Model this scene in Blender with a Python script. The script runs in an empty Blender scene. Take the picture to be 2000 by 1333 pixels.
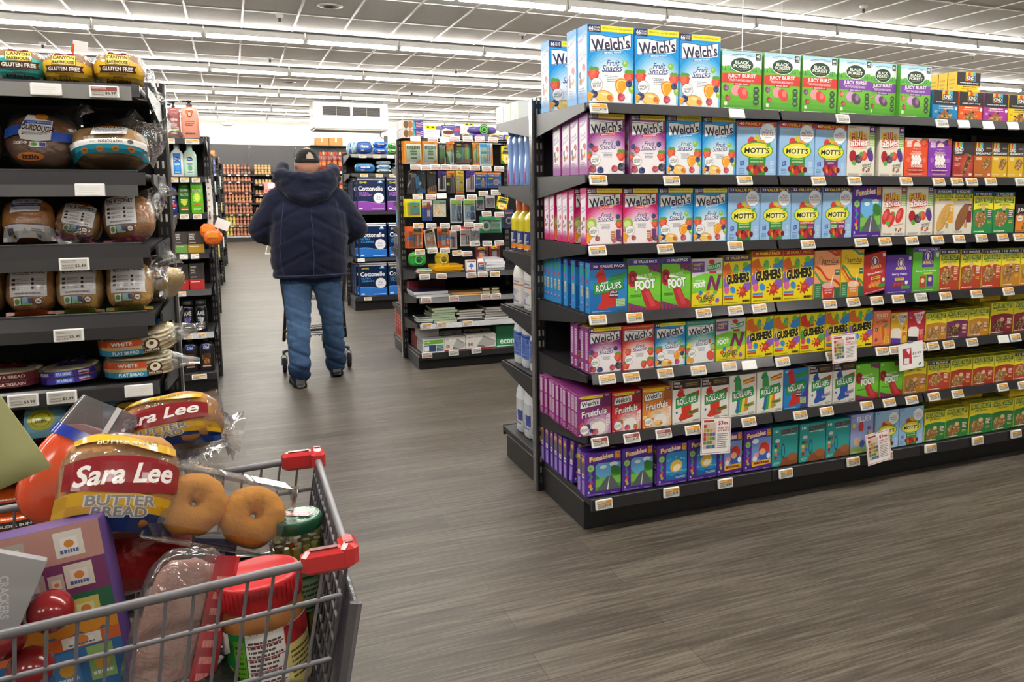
import bpy, bmesh, math, random
from mathutils import Vector, Matrix, Euler, noise
rnd = random.Random(7)
PI = math.pi
SC = bpy.context.scene
COL = SC.collection
# ------------------------------------------------------------------ colours and materials
def lin(h):
    if isinstance(h, tuple): return h
    h = h.lstrip('#')
    if len(h) == 3: h = ''.join(c * 2 for c in h)
    v = []
    for i in (0, 2, 4):
        c = int(h[i:i + 2], 16) / 255
        v.append(c / 12.92 if c <= .04045 else ((c + .055) / 1.055) ** 2.4)
    return (v[0], v[1], v[2], 1.0)
_lin = {}
def L(h):
    if h not in _lin: _lin[h] = lin(h)
    return _lin[h]
def mixc(a, b, t):
    a = a.lstrip('#'); b = b.lstrip('#')
    f = lambda s: [int((s if len(s) == 6 else ''.join(c * 2 for c in s))[i:i + 2], 16) for i in (0, 2, 4)]
    a, b = f(a), f(b)
    return ''.join('%02x' % int(max(0, min(255, x + (y - x) * t))) for x, y in zip(a, b))
MATS = {}
def nodes(name):
    m = bpy.data.materials.new(name); m.use_nodes = True
    nt = m.node_tree; nt.nodes.clear()
    out = nt.nodes.new('ShaderNodeOutputMaterial')
    return m, nt, out
def N(nt, t, **kw):
    n = nt.nodes.new(t)
    for k, v in kw.items():
        if k in n.inputs: n.inputs[k].default_value = v
        else: setattr(n, k, v)
    return n
def coloured(name, rough=.5, metal=0., spec=.5, bump=0., bscale=60., vary=.06, vscale=25., coat=0., alpha=None, stretch=None, sheen=0.):
    """A procedural material whose hue comes from the mesh's own flat print colours, with noise for wear and grain."""
    m, nt, out = nodes(name)
    b = N(nt, 'ShaderNodeBsdfPrincipled', Roughness=rough, Metallic=metal)
    b.inputs['Specular IOR Level'].default_value = spec
    b.inputs['Coat Weight'].default_value = coat
    b.inputs['Coat Roughness'].default_value = .12
    if sheen: b.inputs['Sheen Weight'].default_value = sheen
    at = N(nt, 'ShaderNodeAttribute', attribute_name='Col')
    tc = N(nt, 'ShaderNodeTexCoord')
    src = tc.outputs['Object']
    if stretch:
        mp = N(nt, 'ShaderNodeMapping'); mp.inputs['Scale'].default_value = stretch
        nt.links.new(src, mp.inputs['Vector']); src = mp.outputs['Vector']
    nz = N(nt, 'ShaderNodeTexNoise', Scale=vscale, Detail=3.)
    nt.links.new(src, nz.inputs['Vector'])
    mr = N(nt, 'ShaderNodeMapRange'); mr.inputs['To Min'].default_value = 1 - vary; mr.inputs['To Max'].default_value = 1 + vary
    nt.links.new(nz.outputs['Fac'], mr.inputs['Value'])
    mx = N(nt, 'ShaderNodeMix', data_type='RGBA', blend_type='MULTIPLY'); mx.inputs[0].default_value = 1.
    nt.links.new(at.outputs['Color'], mx.inputs[6]); nt.links.new(mr.outputs['Result'], mx.inputs[7])
    nt.links.new(mx.outputs[2], b.inputs['Base Color'])
    if bump:
        n2 = N(nt, 'ShaderNodeTexNoise', Scale=bscale, Detail=4.)
        nt.links.new(src, n2.inputs['Vector'])
        bp = N(nt, 'ShaderNodeBump', Strength=bump, Distance=.01)
        nt.links.new(n2.outputs['Fac'], bp.inputs['Height']); nt.links.new(bp.outputs['Normal'], b.inputs['Normal'])
    if alpha is not None: b.inputs['Alpha'].default_value = alpha
    nt.links.new(b.outputs[0], out.inputs[0])
    return m
def film(name, tint, refl=.16, rough=.12, bump=.35, bscale=38., haze=.03):
    """Clear crinkled plastic: mostly see-through, with sharp glints on its folds."""
    m, nt, out = nodes(name)
    tr = N(nt, 'ShaderNodeBsdfTransparent', Color=L(tint))
    gl = N(nt, 'ShaderNodeBsdfGlossy', Roughness=rough, Color=(1, 1, 1, 1))
    df = N(nt, 'ShaderNodeBsdfDiffuse', Color=(.8, .8, .8, 1))
    tc = N(nt, 'ShaderNodeTexCoord')
    n2 = N(nt, 'ShaderNodeTexNoise', Scale=bscale, Detail=3., Distortion=1.2)
    nt.links.new(tc.outputs['Object'], n2.inputs['Vector'])
    bp = N(nt, 'ShaderNodeBump', Strength=bump, Distance=.012)
    nt.links.new(n2.outputs['Fac'], bp.inputs['Height'])
    nt.links.new(bp.outputs['Normal'], gl.inputs['Normal'])
    fr = N(nt, 'ShaderNodeLayerWeight', Blend=.25)
    nt.links.new(bp.outputs['Normal'], fr.inputs['Normal'])
    ma = N(nt, 'ShaderNodeMath', operation='MULTIPLY_ADD'); ma.inputs[1].default_value = .55; ma.inputs[2].default_value = refl * .45
    nt.links.new(fr.outputs['Fresnel'], ma.inputs[0])
    m1 = N(nt, 'ShaderNodeMixShader', Fac=haze)
    nt.links.new(tr.outputs[0], m1.inputs[1]); nt.links.new(df.outputs[0], m1.inputs[2])
    m2 = N(nt, 'ShaderNodeMixShader')
    nt.links.new(ma.outputs[0], m2.inputs[0]); nt.links.new(m1.outputs[0], m2.inputs[1]); nt.links.new(gl.outputs[0], m2.inputs[2])
    nt.links.new(m2.outputs[0], out.inputs[0])
    return m
MATS['carton'] = coloured('carton_print', .42, spec=.45, vary=.03)
MATS['matte'] = coloured('matte_print', .75, spec=.3, vary=.05)
MATS['gloss'] = coloured('glossy_plastic', .18, spec=.5, vary=.02, coat=.3)
MATS['plastic'] = coloured('satin_plastic', .38, spec=.5, vary=.03)
MATS['steel'] = coloured('powder_coated_steel', .42, spec=.5, vary=.12, bump=.06, bscale=300., vscale=9.)
MATS['chrome'] = coloured('bright_zinc_wire', .3, metal=.85, vary=.08)
MATS['grey_wire'] = coloured('painted_grey_wire', .42, metal=.25, vary=.1)
MATS['crust'] = coloured('baked_crust', .62, spec=.3, vary=.3, vscale=16., bump=.35, bscale=70.)
MATS['crumb'] = coloured('flour_dusted_bread', .8, spec=.2, vary=.18, vscale=45., bump=.4, bscale=90.)
MATS['cloth'] = coloured('brushed_cloth', .95, spec=.1, vary=.12, vscale=30., bump=.3, bscale=180., sheen=.15)
MATS['denim'] = coloured('worn_denim', .9, spec=.12, vary=.22, vscale=14., bump=.4, bscale=260.)
MATS['skin'] = coloured('skin', .5, spec=.35, vary=.08, bump=.08, bscale=120.)
MATS['leather'] = coloured('black_leather', .4, spec=.5, vary=.1, bump=.15, bscale=120.)
MATS['paper'] = coloured('paper', .85, spec=.15, vary=.04)
MATS['foil'] = coloured('crinkled_foil_wrap', .22, spec=.6, vary=.04, bump=.5, bscale=34.)
MATS['board'] = coloured('brown_corrugated_board', .85, spec=.1, vary=.08, vscale=12.)
MATS['film'] = film('clear_bag_film', 'ffffff', refl=.2, rough=.07, bump=.6, bscale=30.)
MATS['filmsoft'] = film('soft_clear_film', 'f6f4f2', refl=.16, rough=.1, bump=.65, bscale=22., haze=.05)
MATS['clear'] = film('clear_rigid_plastic', 'fbfbfb', refl=.3, rough=.04, bump=.04, bscale=10., haze=.02)
MATS['smoke'] = film('grey_tinted_plastic', 'b4b0bb', refl=.16, rough=.15, bump=.08, bscale=20., haze=.1)
MATS['glassjar'] = film('jar_glass', 'f2f6ea', refl=.25, rough=.03, bump=.02, bscale=8., haze=.0)
# ------------------------------------------------------------------ mesh builder
class MB:
    def __init__(s): s.v = []; s.f = []; s.c = []; s.m = []; s.s = []; s.mats = []
    def mi(s, k):
        if k not in s.mats: s.mats.append(k)
        return s.mats.index(k)
    def add(s, vs, fs, col, mat='plastic', smooth=False, M=None):
        o = len(s.v)
        if M is not None: vs = [M @ Vector(p) for p in vs]
        s.v += [tuple(p) for p in vs]
        k = s.mi(mat); multi = isinstance(col, list)
        for i, f in enumerate(fs):
            s.f.append([o + j for j in f]); s.c.append(col[i] if multi else col); s.m.append(k); s.s.append(smooth)
    def box(s, a, b, col, mat='plastic', M=None, bev=0):
        (x0, y0, z0), (x1, y1, z1) = a, b
        if not bev:
            vs = [(x0, y0, z0), (x1, y0, z0), (x1, y1, z0), (x0, y1, z0), (x0, y0, z1), (x1, y0, z1), (x1, y1, z1), (x0, y1, z1)]
            s.add(vs, [(0, 1, 5, 4), (1, 2, 6, 5), (2, 3, 7, 6), (3, 0, 4, 7), (4, 5, 6, 7), (3, 2, 1, 0)], col, mat, False, M)
            return
        e = bev; P = []
        for z, i in ((z0, e), (z0 + e, 0), (z1 - e, 0), (z1, e)):
            P.append([(x0 + i + e, y0 + i, z), (x1 - i - e, y0 + i, z), (x1 - i, y0 + i + e, z), (x1 - i, y1 - i - e, z),
                      (x1 - i - e, y1 - i, z), (x0 + i + e, y1 - i, z), (x0 + i, y1 - i - e, z), (x0 + i, y0 + i + e, z)])
        s.loft(P, col, mat, True, M, smooth=False)
    def loft(s, rings, col, mat='plastic', cap=True, M=None, smooth=True, close=True):
        n = len(rings[0]); vs = [p for r in rings for p in r]; fs = []; cs = []
        rc = isinstance(col, list)
        for i in range(len(rings) - 1):
            for j in range(n if close else n - 1):
                k = (j + 1) % n
                fs.append((i * n + j, i * n + k, (i + 1) * n + k, (i + 1) * n + j)); cs.append(col[i] if rc else col)
        s.add(vs, fs, cs, mat, smooth, M)
        if cap:
            s.add(rings[0], [tuple(range(n - 1, -1, -1))], cs[0], mat, False, M)
            s.add(rings[-1], [tuple(range(n))], cs[-1], mat, False, M)
    def lathe(s, prof, col, mat='plastic', n=20, M=None, sx=1., sy=1., cap=True, smooth=True, exp=2.):
        R = []
        for r, z in prof:
            ring = []
            for j in range(n):
                a = 2 * PI * j / n; c, d = math.cos(a), math.sin(a)
                if exp != 2.:
                    k = (abs(c) ** exp + abs(d) ** exp) ** (-1 / exp); c, d = c * k, d * k
                ring.append((r * sx * c, r * sy * d, z))
            R.append(ring)
        s.loft(R, col, mat, cap, M, smooth)
    def tube(s, path, r, col, mat='plastic', n=8, M=None, cap=True):
        P = [Vector(p) for p in path]; R = []
        up = None
        for i, p in enumerate(P):
            d = (P[min(i + 1, len(P) - 1)] - P[max(i - 1, 0)])
            d = d.normalized() if d.length > 1e-9 else Vector((0, 0, 1))
            if up is None: up = Vector((0, 0, 1)) if abs(d.z) < .9 else Vector((1, 0, 0))
            a = d.cross(up).normalized(); b = a.cross(d).normalized(); up = b
            rr = r[i] if isinstance(r, (list, tuple)) else r
            R.append([p + (a * math.cos(2 * PI * k / n) + b * math.sin(2 * PI * k / n)) * rr for k in range(n)])
        s.loft(R, col, mat, cap, M)
    def blob(s, c, r, col, mat='plastic', n=16, m=10, e=2., e2=None, M=None, nz=0., ns=3., seed=0., fn=None):
        """A rounded lump: super-ellipsoid about c with half sizes r, optionally roughened."""
        e2 = e2 or e; R = []
        sg = lambda x, p: math.copysign(abs(x) ** (2 / p), x)
        for i in range(m + 1):
            t = -PI / 2 + PI * i / m; ring = []
            t = max(-PI / 2 + .02, min(PI / 2 - .02, t))
            for j in range(n):
                a = 2 * PI * j / n
                p = Vector((sg(math.cos(t), e) * sg(math.cos(a), e2), sg(math.cos(t), e) * sg(math.sin(a), e2), sg(math.sin(t), e)))
                if nz: p = p * (1 + nz * noise.noise(p * ns + Vector((seed, seed * .7, 0))))
                q = Vector((p.x * r[0], p.y * r[1], p.z * r[2]))
                if fn: q = fn(q)
                ring.append(Vector(c) + q)
            R.append(ring)
        s.loft(R, col, mat, True, M)
    def build(s, name, parent=None, bevel=0, loc=None, rot=None, **props):
        o = bpy.data.objects.new(name, s.mesh(name)); COL.objects.link(o)
        if parent is not None: o.parent = parent
        if loc is not None: o.location = loc
        if rot is not None: o.rotation_euler = rot
        if bevel:
            md = o.modifiers.new('edge', 'BEVEL'); md.width = bevel; md.segments = 2; md.limit_method = 'ANGLE'; md.angle_limit = .7
        for k, v in props.items(): o[k] = v
        return o
    def mesh(s, name):
        me = bpy.data.meshes.new(name)
        me.from_pydata(s.v, [], s.f)
        me.attributes.new('Col', 'FLOAT_COLOR', 'CORNER')
        buf = []
        for f, c in zip(s.f, s.c): buf += list(L(c)) * len(f)
        at = me.attributes['Col']
        if len(at.data) * 4 == len(buf): at.data.foreach_set('color', buf)
        me.polygons.foreach_set('material_index', s.m)
        me.polygons.foreach_set('use_smooth', s.s)
        for k in s.mats: me.materials.append(MATS[k])
        me.update()
        return me
def empty(name, loc=(0, 0, 0), rot=(0, 0, 0)):
    o = bpy.data.objects.new(name, None); COL.objects.link(o)
    o.location = loc; o.rotation_euler = rot; o.empty_display_size = .05
    return o
def photo_xy(p):
    """Where a point stands in the photograph, as a fraction of its width and height."""
    x, y, z = p[0], p[1], p[2] - 1.4
    d = max(.05, .40972 * x + .90418 * y - .12079 * z)
    return (1628.9 * (.91078 * x - .41289 * y - .00134 * z) / d + 1193.65) / 2000, (1628.9 * (-.05109 * x - .10946 * y - .99268 * z) / d + 573.15) / 1333
LABELLED = []
def tag(o, label, cat, group=None, share=False, kind=None):
    o['label'] = label; o['category'] = cat
    if group: o['group'] = group
    if kind: o['kind'] = kind
    LABELLED.append((o, share))
    return o
def structure(o, label=None):
    o['kind'] = 'structure'
    if label: o['label'] = label
    return o
def dup(root, loc, rot=None, scale=None):
    """A copy of a thing with copies of its parts and sub-parts (mesh data shared)."""
    r = root.copy(); COL.objects.link(r); r.location = loc
    if rot is not None: r.rotation_euler = rot
    if scale is not None: r.scale = scale
    for ch in root.children:
        c = ch.copy(); COL.objects.link(c); c.parent = r
        for g in ch.children:
            d = g.copy(); COL.objects.link(d); d.parent = c
    return r
# ------------------------------------------------------------------ lettering and flat print
_txt = {}
def glyphs(t, bold=0., shear=0., sp=1.):
    """Triangles of a line of lettering, scaled to width 1; returns (verts, faces, height)."""
    bold = min(bold, .026) if bold <= .05 else bold
    key = (t, bold, shear, sp)
    if key not in _txt:
        cu = bpy.data.curves.new('t', 'FONT'); cu.body = t; cu.resolution_u = 3; cu.offset = bold; cu.shear = shear
        cu.space_character = sp
        cu.align_x = 'CENTER'
        o = bpy.data.objects.new('t', cu)
        me = o.to_mesh()
        vs = [tuple(v.co) for v in me.vertices]; fs = [tuple(p.vertices) for p in me.polygons]
        o.to_mesh_clear(); bpy.data.objects.remove(o); bpy.data.curves.remove(cu)
        if not vs: vs = [(0, 0, 0), (1, 0, 0), (1, 1, 0)]; fs = [(0, 1, 2)]
        x0 = min(v[0] for v in vs); x1 = max(v[0] for v in vs); y0 = min(v[1] for v in vs); y1 = max(v[1] for v in vs)
        w = max(x1 - x0, 1e-6)
        _txt[key] = ([((v[0] - x0) / w - .5, (v[1] - (y0 + y1) / 2) / w) for v in vs], fs, (y1 - y0) / w)
    return _txt[key]
def clip(P, lo=0., hi=1.):
    for ax, lim, sgn in ((0, lo, 1), (0, hi, -1), (1, lo, 1), (1, hi, -1)):
        ins = [sgn * (p[ax] - lim) >= -1e-9 for p in P]
        if all(ins): continue
        Q = []
        for i in range(len(P)):
            a, b = P[i - 1], P[i]; ia, ib = ins[i - 1], ins[i]
            if ia != ib:
                t = (lim - a[ax]) / (b[ax] - a[ax]); Q.append((a[0] + (b[0] - a[0]) * t, a[1] + (b[1] - a[1]) * t))
            if ib: Q.append(b)
        P = Q
        if len(P) < 3: return []
    return P
def cut(Q, grid):
    out = [Q]
    for ax, n in ((0, grid[0]), (1, grid[1])):
        nx = []
        for P in out:
            a = min(p[ax] for p in P); b = max(p[ax] for p in P)
            i0, i1 = int(a * n + 1e-6), int(math.ceil(b * n - 1e-6))
            if i1 - i0 <= 1: nx.append(P); continue
            for i in range(i0, i1):
                lo, hi = i / n, (i + 1) / n; R = P
                for lim, sg in ((lo, 1), (hi, -1)):
                    S = []
                    for k in range(len(R)):
                        u, v = R[k - 1], R[k]; iu, iv = sg * (u[ax] - lim) >= -1e-9, sg * (v[ax] - lim) >= -1e-9
                        if iu != iv:
                            t = (lim - u[ax]) / (v[ax] - u[ax]); S.append((u[0] + (v[0] - u[0]) * t, u[1] + (v[1] - u[1]) * t))
                        if iv: S.append(v)
                    R = S
                    if len(R) < 3: break
                if len(R) >= 3: nx.append(R)
        out = nx
    return out
class Art:
    """Flat printed artwork on a face of w by h metres; u, v run 0..1. asp turns v-lengths into u-lengths."""
    def __init__(s, w, h): s.w = w; s.h = h; s.asp = w / h; s.p = []; s.z = 0
    def poly(s, P, col, cl=True):
        if cl: P = clip(list(P))
        if len(P) >= 3: s.z += 1; s.p.append((P, [tuple(range(len(P)))], col, s.z))
    def rect(s, u0, v0, u1, v1, col): s.poly([(u0, v0), (u1, v0), (u1, v1), (u0, v1)], col)
    def ell(s, u, v, ru, rv, col, n=20, rot=0., a0=0., a1=2 * PI):
        P = []
        full = a1 - a0 > 6.2
        for i in range(n + (0 if full else 1)):
            a = a0 + (a1 - a0) * i / n; x, y = ru * math.cos(a), rv * math.sin(a) / s.asp
            P.append((u + x * math.cos(rot) - y * math.sin(rot), v + (x * math.sin(rot) + y * math.cos(rot)) * s.asp))
        s.poly(P, col)
    def circ(s, u, v, r, col, n=18): s.ell(u, v, r, r * s.asp, col, n)
    def text(s, t, u, v, w, col, h=None, bold=.02, shear=0., rot=0., out=None, ow=.03, arc=0., sp=1., grow=0., cl=True):
        """Lettering centred at (u, v), w wide in u; h gives its height in v; out = outline colour."""
        if out: s.text(t, u, v, w * (1 + ow), out, (h * (1 + ow * 2.2)) if h else None, bold + ow, shear, rot, None, 0, arc, sp, grow)
        vs, fs, hh = glyphs(t, bold, shear, sp)
        k = (h / s.asp / (hh * w)) if h else 1.
        c, d = math.cos(rot), math.sin(rot); Q = []
        for x, y in vs:
            g = 1 + grow * x * 2
            X = x * w; Y = y * w * k * g + arc * (.25 - x * x) * w
            Q.append((u + X * c - Y * d, v + (X * d + Y * c) * s.asp))
        if cl and (min(q[0] for q in Q) < 0 or max(q[0] for q in Q) > 1 or min(q[1] for q in Q) < 0 or max(q[1] for q in Q) > 1):
            s.z += 1
            for f in fs:
                P = clip([Q[i] for i in f])
                if len(P) >= 3: s.p.append((P, [tuple(range(len(P)))], col, s.z))
        else:
            s.z += 1; s.p.append((Q, fs, col, s.z))
    def lines(s, u0, v0, u1, v1, n, col, fill=.45, seed=1, ragged=.25):
        """Rows of small print too fine to read."""
        r = random.Random(seed); dv = (v1 - v0) / n; s.z += 1
        for i in range(n):
            u = u0; v = v1 - (i + .8) * dv; end = u1 - r.random() * ragged * (u1 - u0)
            while u < end:
                w = (.04 + r.random() * .14) * max(.15, (u1 - u0)); e = min(u + w, end)
                P = clip([(u, v), (e, v), (e, v + dv * fill), (u, v + dv * fill)])
                if len(P) >= 3: s.p.append((P, [tuple(range(len(P)))], col, s.z))
                u += w + .02 * max(.3, u1 - u0)
    def bars(s, u0, v0, u1, v1, col='111111', seed=3):
        r = random.Random(seed); u = u0; s.z += 1
        while u < u1:
            w = (u1 - u0) * (.012 + r.random() * .035)
            s.p.append(([(u, v0), (min(u + w, u1), v0), (min(u + w, u1), v1), (u, v1)], [(0, 1, 2, 3)], col, s.z)); u += w * 2
    def band(s, u0, u1, lo, hi, col, n=14):
        """A band between two curves lo(u), hi(u)."""
        for i in range(n):
            a = u0 + (u1 - u0) * i / n; b = u0 + (u1 - u0) * (i + 1) / n
            P = clip([(a, lo(a)), (b, lo(b)), (b, hi(b)), (a, hi(a))])
            if len(P) >= 3: s.p.append((P, [tuple(range(len(P)))], col, s.z + 1))
        s.z += 1
    def grad(s, u0, v0, u1, v1, a, b, n=6):
        for i in range(n):
            p = v0 + (v1 - v0) * i / n; q = v0 + (v1 - v0) * (i + 1) / n
            s.rect(u0, p, u1, q, mixc(a, b, (i + .5) / n)); s.z -= 1
        s.z += 1
    def halo(s, u, v, ru, rv, a, b, n=5):
        for i in range(n): k = 1 - i / n; s.ell(u, v, ru * k, rv * k, mixc(a, b, (i + 1) / n), 24)
    def put(s, mb, fn, mat='carton', lift=.00012, grid=(12, 10)):
        """Lay the art over a curved face: large areas are cut along a grid so that they follow the curve."""
        for P, fs, col, z in s.p:
            for f in fs:
                Q = [P[i] for i in f]
                for q in cut(Q, grid): mb.add([fn(p[0], p[1], z * lift + .0002) for p in q], [tuple(range(len(q)))], col, mat, True)
    def face(s, mb, o, ux, vx, mat='carton', lift=.000012):
        """Lay the art on the plane o + u*ux + v*vx."""
        o, ux, vx = Vector(o), Vector(ux), Vector(vx); n = ux.cross(vx).normalized()
        s.put(mb, lambda u, v, d: o + ux * u + vx * v + n * d, mat, lift, (1, 1))
# ------------------------------------------------------------------ carton artwork
def strawberry(a, u, v, r, leaf=True):
    a.poly([(u + r * math.cos(t) * (1 if math.sin(t) > 0 else .8), v + r * a.asp * (1.05 if math.sin(t) < 0 else .85) * math.sin(t)) for t in [i * PI / 9 for i in range(18)]], 'd8402f')
    a.ell(u - r * .2, v + r * .2 * a.asp, r * .6, r * .6, 'e4614b')
    for i in range(9): a.circ(u + r * .62 * math.cos(i * 2.4) * (i / 9) ** .5, v + r * .62 * a.asp * math.sin(i * 2.4) * (i / 9) ** .5, r * .05, 'f6d28a', 6)
    if leaf:
        for k in (-1, 0, 1): a.ell(u + k * r * .45, v + r * .85 * a.asp, r * .42, r * .2, '5d9a34', 8, k * -.5 + .2)
def blueberry(a, u, v, r):
    a.circ(u, v, r, '2c3560'); a.circ(u - r * .15, v + r * .15 * a.asp, r * .75, '4a5688'); a.circ(u + r * .1, v + r * .25 * a.asp, r * .32, '1d2344', 8)
def raspberry(a, u, v, r, c='c22f45'):
    a.circ(u, v, r * .95, mixc(c, '000000', .3))
    for i in range(14): q = r * .8 * (i / 14) ** .5; a.circ(u + q * math.cos(i * 2.4), v + q * a.asp * math.sin(i * 2.4), r * .27, mixc(c, 'ffffff', .08 + .14 * (i % 3)), 8)
def orange_wedge(a, u, v, r):
    a.ell(u, v, r, r, 'e8901c', 16, .9, 0, PI); a.ell(u, v, r * .86, r * .86, 'f9dc98', 16, .9, 0, PI); a.ell(u, v, r * .78, r * .78, 'f4a52b', 16, .9, 0, PI)
def peach(a, u, v, r):
    a.ell(u, v, r * 1.35, r * .62, 'e09a3c', 16, -.1); a.ell(u - r * .05, v + r * .07 * a.asp, r * 1.25, r * .48, 'f5cf74', 16, -.1); a.ell(u + r * .75, v - r * .02 * a.asp, r * .42, r * .26, 'd8743c', 10, -.5); a.ell(u, v + r * .42 * a.asp, r * .5, r * .12, 'fae6b0', 10, -.1)
def grape(a, u, v, r, c='8cbf3f'):
    a.circ(u, v, r, c); a.circ(u - r * .2, v + r * .25 * a.asp, r * .45, mixc(c, 'ffffff', .4), 8)
def wfruits(a, k):
    if k in 'B':
        strawberry(a, .13, .37, .13); strawberry(a, .9, .36, .12); grape(a, .82, .53, .065); grape(a, .97, .2, .08)
        orange_wedge(a, .82, .2, .17); blueberry(a, .9, .27, .07); raspberry(a, .73, .09, .085); peach(a, .36, .08, .15); blueberry(a, .13, .12, .08); orange_wedge(a, .06, .05, .12)
    elif k == 'V':
        blueberry(a, .82, .52, .07); blueberry(a, .08, .47, .07); raspberry(a, .19, .42, .09); strawberry(a, .9, .32, .13); raspberry(a, .91, .13, .11, '2a2233')
        raspberry(a, .72, .1, .09); blueberry(a, .33, .07, .09); raspberry(a, .12, .09, .1, '9c2430'); strawberry(a, .02, .3, .1)
    elif k == 'K':
        blueberry(a, .88, .5, .065); a.poly([(.04, .46), (.16, .5), (.2, .43), (.1, .41)], 'f0d83c'); a.ell(.12, .36, .16, .12, '9cc04a', 16, -.4); a.ell(.12, .36, .1, .07, 'd6e59a', 12, -.4)
        strawberry(a, .92, .36, .11); orange_wedge(a, .12, .1, .16); raspberry(a, .3, .11, .07, '9c3a2a'); raspberry(a, .78, .08, .08); raspberry(a, .93, .1, .08, '2a2233')
        a.rect(.68, .08, .8, .24, 'c2703f'); a.rect(.82, .1, .96, .27, '6d3a6a'); a.lines(.69, .1, .79, .22, 3, 'f2e6d8')
    elif k == 'R':
        strawberry(a, .17, .4, .1); strawberry(a, .88, .38, .11); strawberry(a, .88, .14, .14); strawberry(a, .66, .1, .1); strawberry(a, .1, .1, .12)
    else:
        a.ell(.1, .42, .14, .06, 'ecd04a', 12, .9); strawberry(a, .82, .5, .06); a.ell(.93, .36, .09, .09, '8a5a2c', 14); a.ell(.93, .36, .07, .07, 'a9c94e', 12)
        a.ell(.85, .16, .14, .12, 'e2574c', 14, .5); strawberry(a, .06, .3, .1); a.ell(.12, .08, .14, .08, 'f0a93a', 12)
WC = dict(B=('1690d6', 'MIXED FRUIT', '2f9bdd'), V=('8b2c7e', "BERRIES 'N CHERRIES", 'cf2f45'), K=('c51463', 'FRUIT PUNCH  BERRIES', 'e2503a'),
          R=('cf3a30', 'STRAWBERRY', 'd6342c'), T=('3f9c98', 'ISLAND FRUITS', '35a39a'))
def welch(a, k, count):
    c, fl, fc = WC[k]
    a.rect(0, 0, 1, 1, c)
    w = mixc(c, 'fcf8f8', .97)
    for i in range(7):
        q = 1 - i / 7; a.ell(.53, .27, .34 * q + .27, .3 * q + .17, mixc(c, w, ((i + 1) / 7) ** .8), 26)
    a.rect(.1, .02, .95, .3, w)
    top = {'66': '2b2347', '40': '3a2f57', '22': '33274e', '10': '2b2347'}[count]
    if k in 'RT': a.text(count + '  Whole Fruit is our Main Ingredient!', .5, .955, .92, 'f7e46a', .035, .0, .25)
    else:
        a.rect(.0, .925, 1, 1, 'f3dd2c')
        a.rect(0, .905, .28 if count != '10' else .14, 1, top)
        a.text(count, .075, .955, .1, 'ffffff', .05, .03)
        if count != '10':
            x = {'66': ('CLUB', 'SIZE'), '40': ('FAMILY', 'SIZE'), '22': ('VALUE', 'PACK')}[count]
            if k == 'K': x = ('VARIETY', 'PACK')
            a.text(x[0], .195, .97, .12, 'f0e8e0', .022, .01); a.text(x[1], .195, .94, .12, 'f0e8e0', .022, .01)
            a.lines(.03, .915, .13, .93, 1, 'd8d0d8')
        a.text('Whole Fruit is our Main Ingredient!', .64 if count != '10' else .57, .963, .64 if count != '10' else .8, '3a3030', .034, .0, .3)
    # the white banner with wavy edges and the maker's name
    lo = lambda u: .66 + .1 * (u - .05) + .012 * math.sin(u * 7)
    hi = lambda u: .85 + .035 * u + .018 * math.sin(u * 7 + .5) + .03 * max(0, u - .6)
    a.band(.06, .94, lambda u: .83 + .03 * u - .02 * math.sin(u * 6), lambda u: .895 - .01 * u, mixc(c, 'ffffff', .1) if k == 'B' else 'ffffff', 12)
    a.band(.06, .93, lambda u: lo(u) - .03 * max(0, u - .5) - .012, lambda u: lo(u) + .01, 'ffffff', 12)
    a.band(.04, .95, lambda u: lo(u) - .008, lambda u: hi(u) + .008, '2d2a55', 14)
    a.band(.05, .94, lo, hi, 'fbfaf8', 14)
    a.text("Welch's", .5, .772, .84, '2d2a4a', .165, .045, .0, .13, grow=-.05)
    a.lines(.3, .665, .78, .68, 1, '9aa0b8', .8, 5, 0)
    a.band(.32, .78, lambda u: .612 + .06 * u, lambda u: .652 + .06 * u, fc, 3)
    a.text(fl, .55, .664, .38, 'fff6f0', .022, .015, 0, .09)
    a.text('Fruit', .55, .53, .3, '2b3478', .075, .006, .35, .06); a.text('Snacks', .53, .46, .46, '2b3478', .085, .006, .35, .08)
    a.band(.36, .72, lambda u: .404 + .02 * u, lambda u: .412 + .02 * u, '2b3478', 6)
    a.lines(.42, .28, .68, .37, 4, '8a8fa0', .5, 9, .2); a.text('v', .39, .36, .03, '555b70', .015)
    wfruits(a, k)
    a.circ(.19, .24, .135, '3a3a44', 22); a.circ(.19, .24, .128, 'fdfcfa', 22)
    a.text('WHOLE', .19, .25, .19, '2d2d38', .03, .02, 0, .12); a.text('FRUIT!', .19, .215, .17, '2d2d38', .03, .02, 0, .12); a.lines(.13, .275, .25, .285, 1, 'c06a6a')
    a.lines(.05, .01, .65, .025, 1, 'f4f0f0', .7, 4, .1); a.text(count, .07, .025, .09, 'ffffff', .028, .02)
    a.lines(.78, .012, .97, .04, 2, 'e6f2fa', .7, 8, 0)
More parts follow.
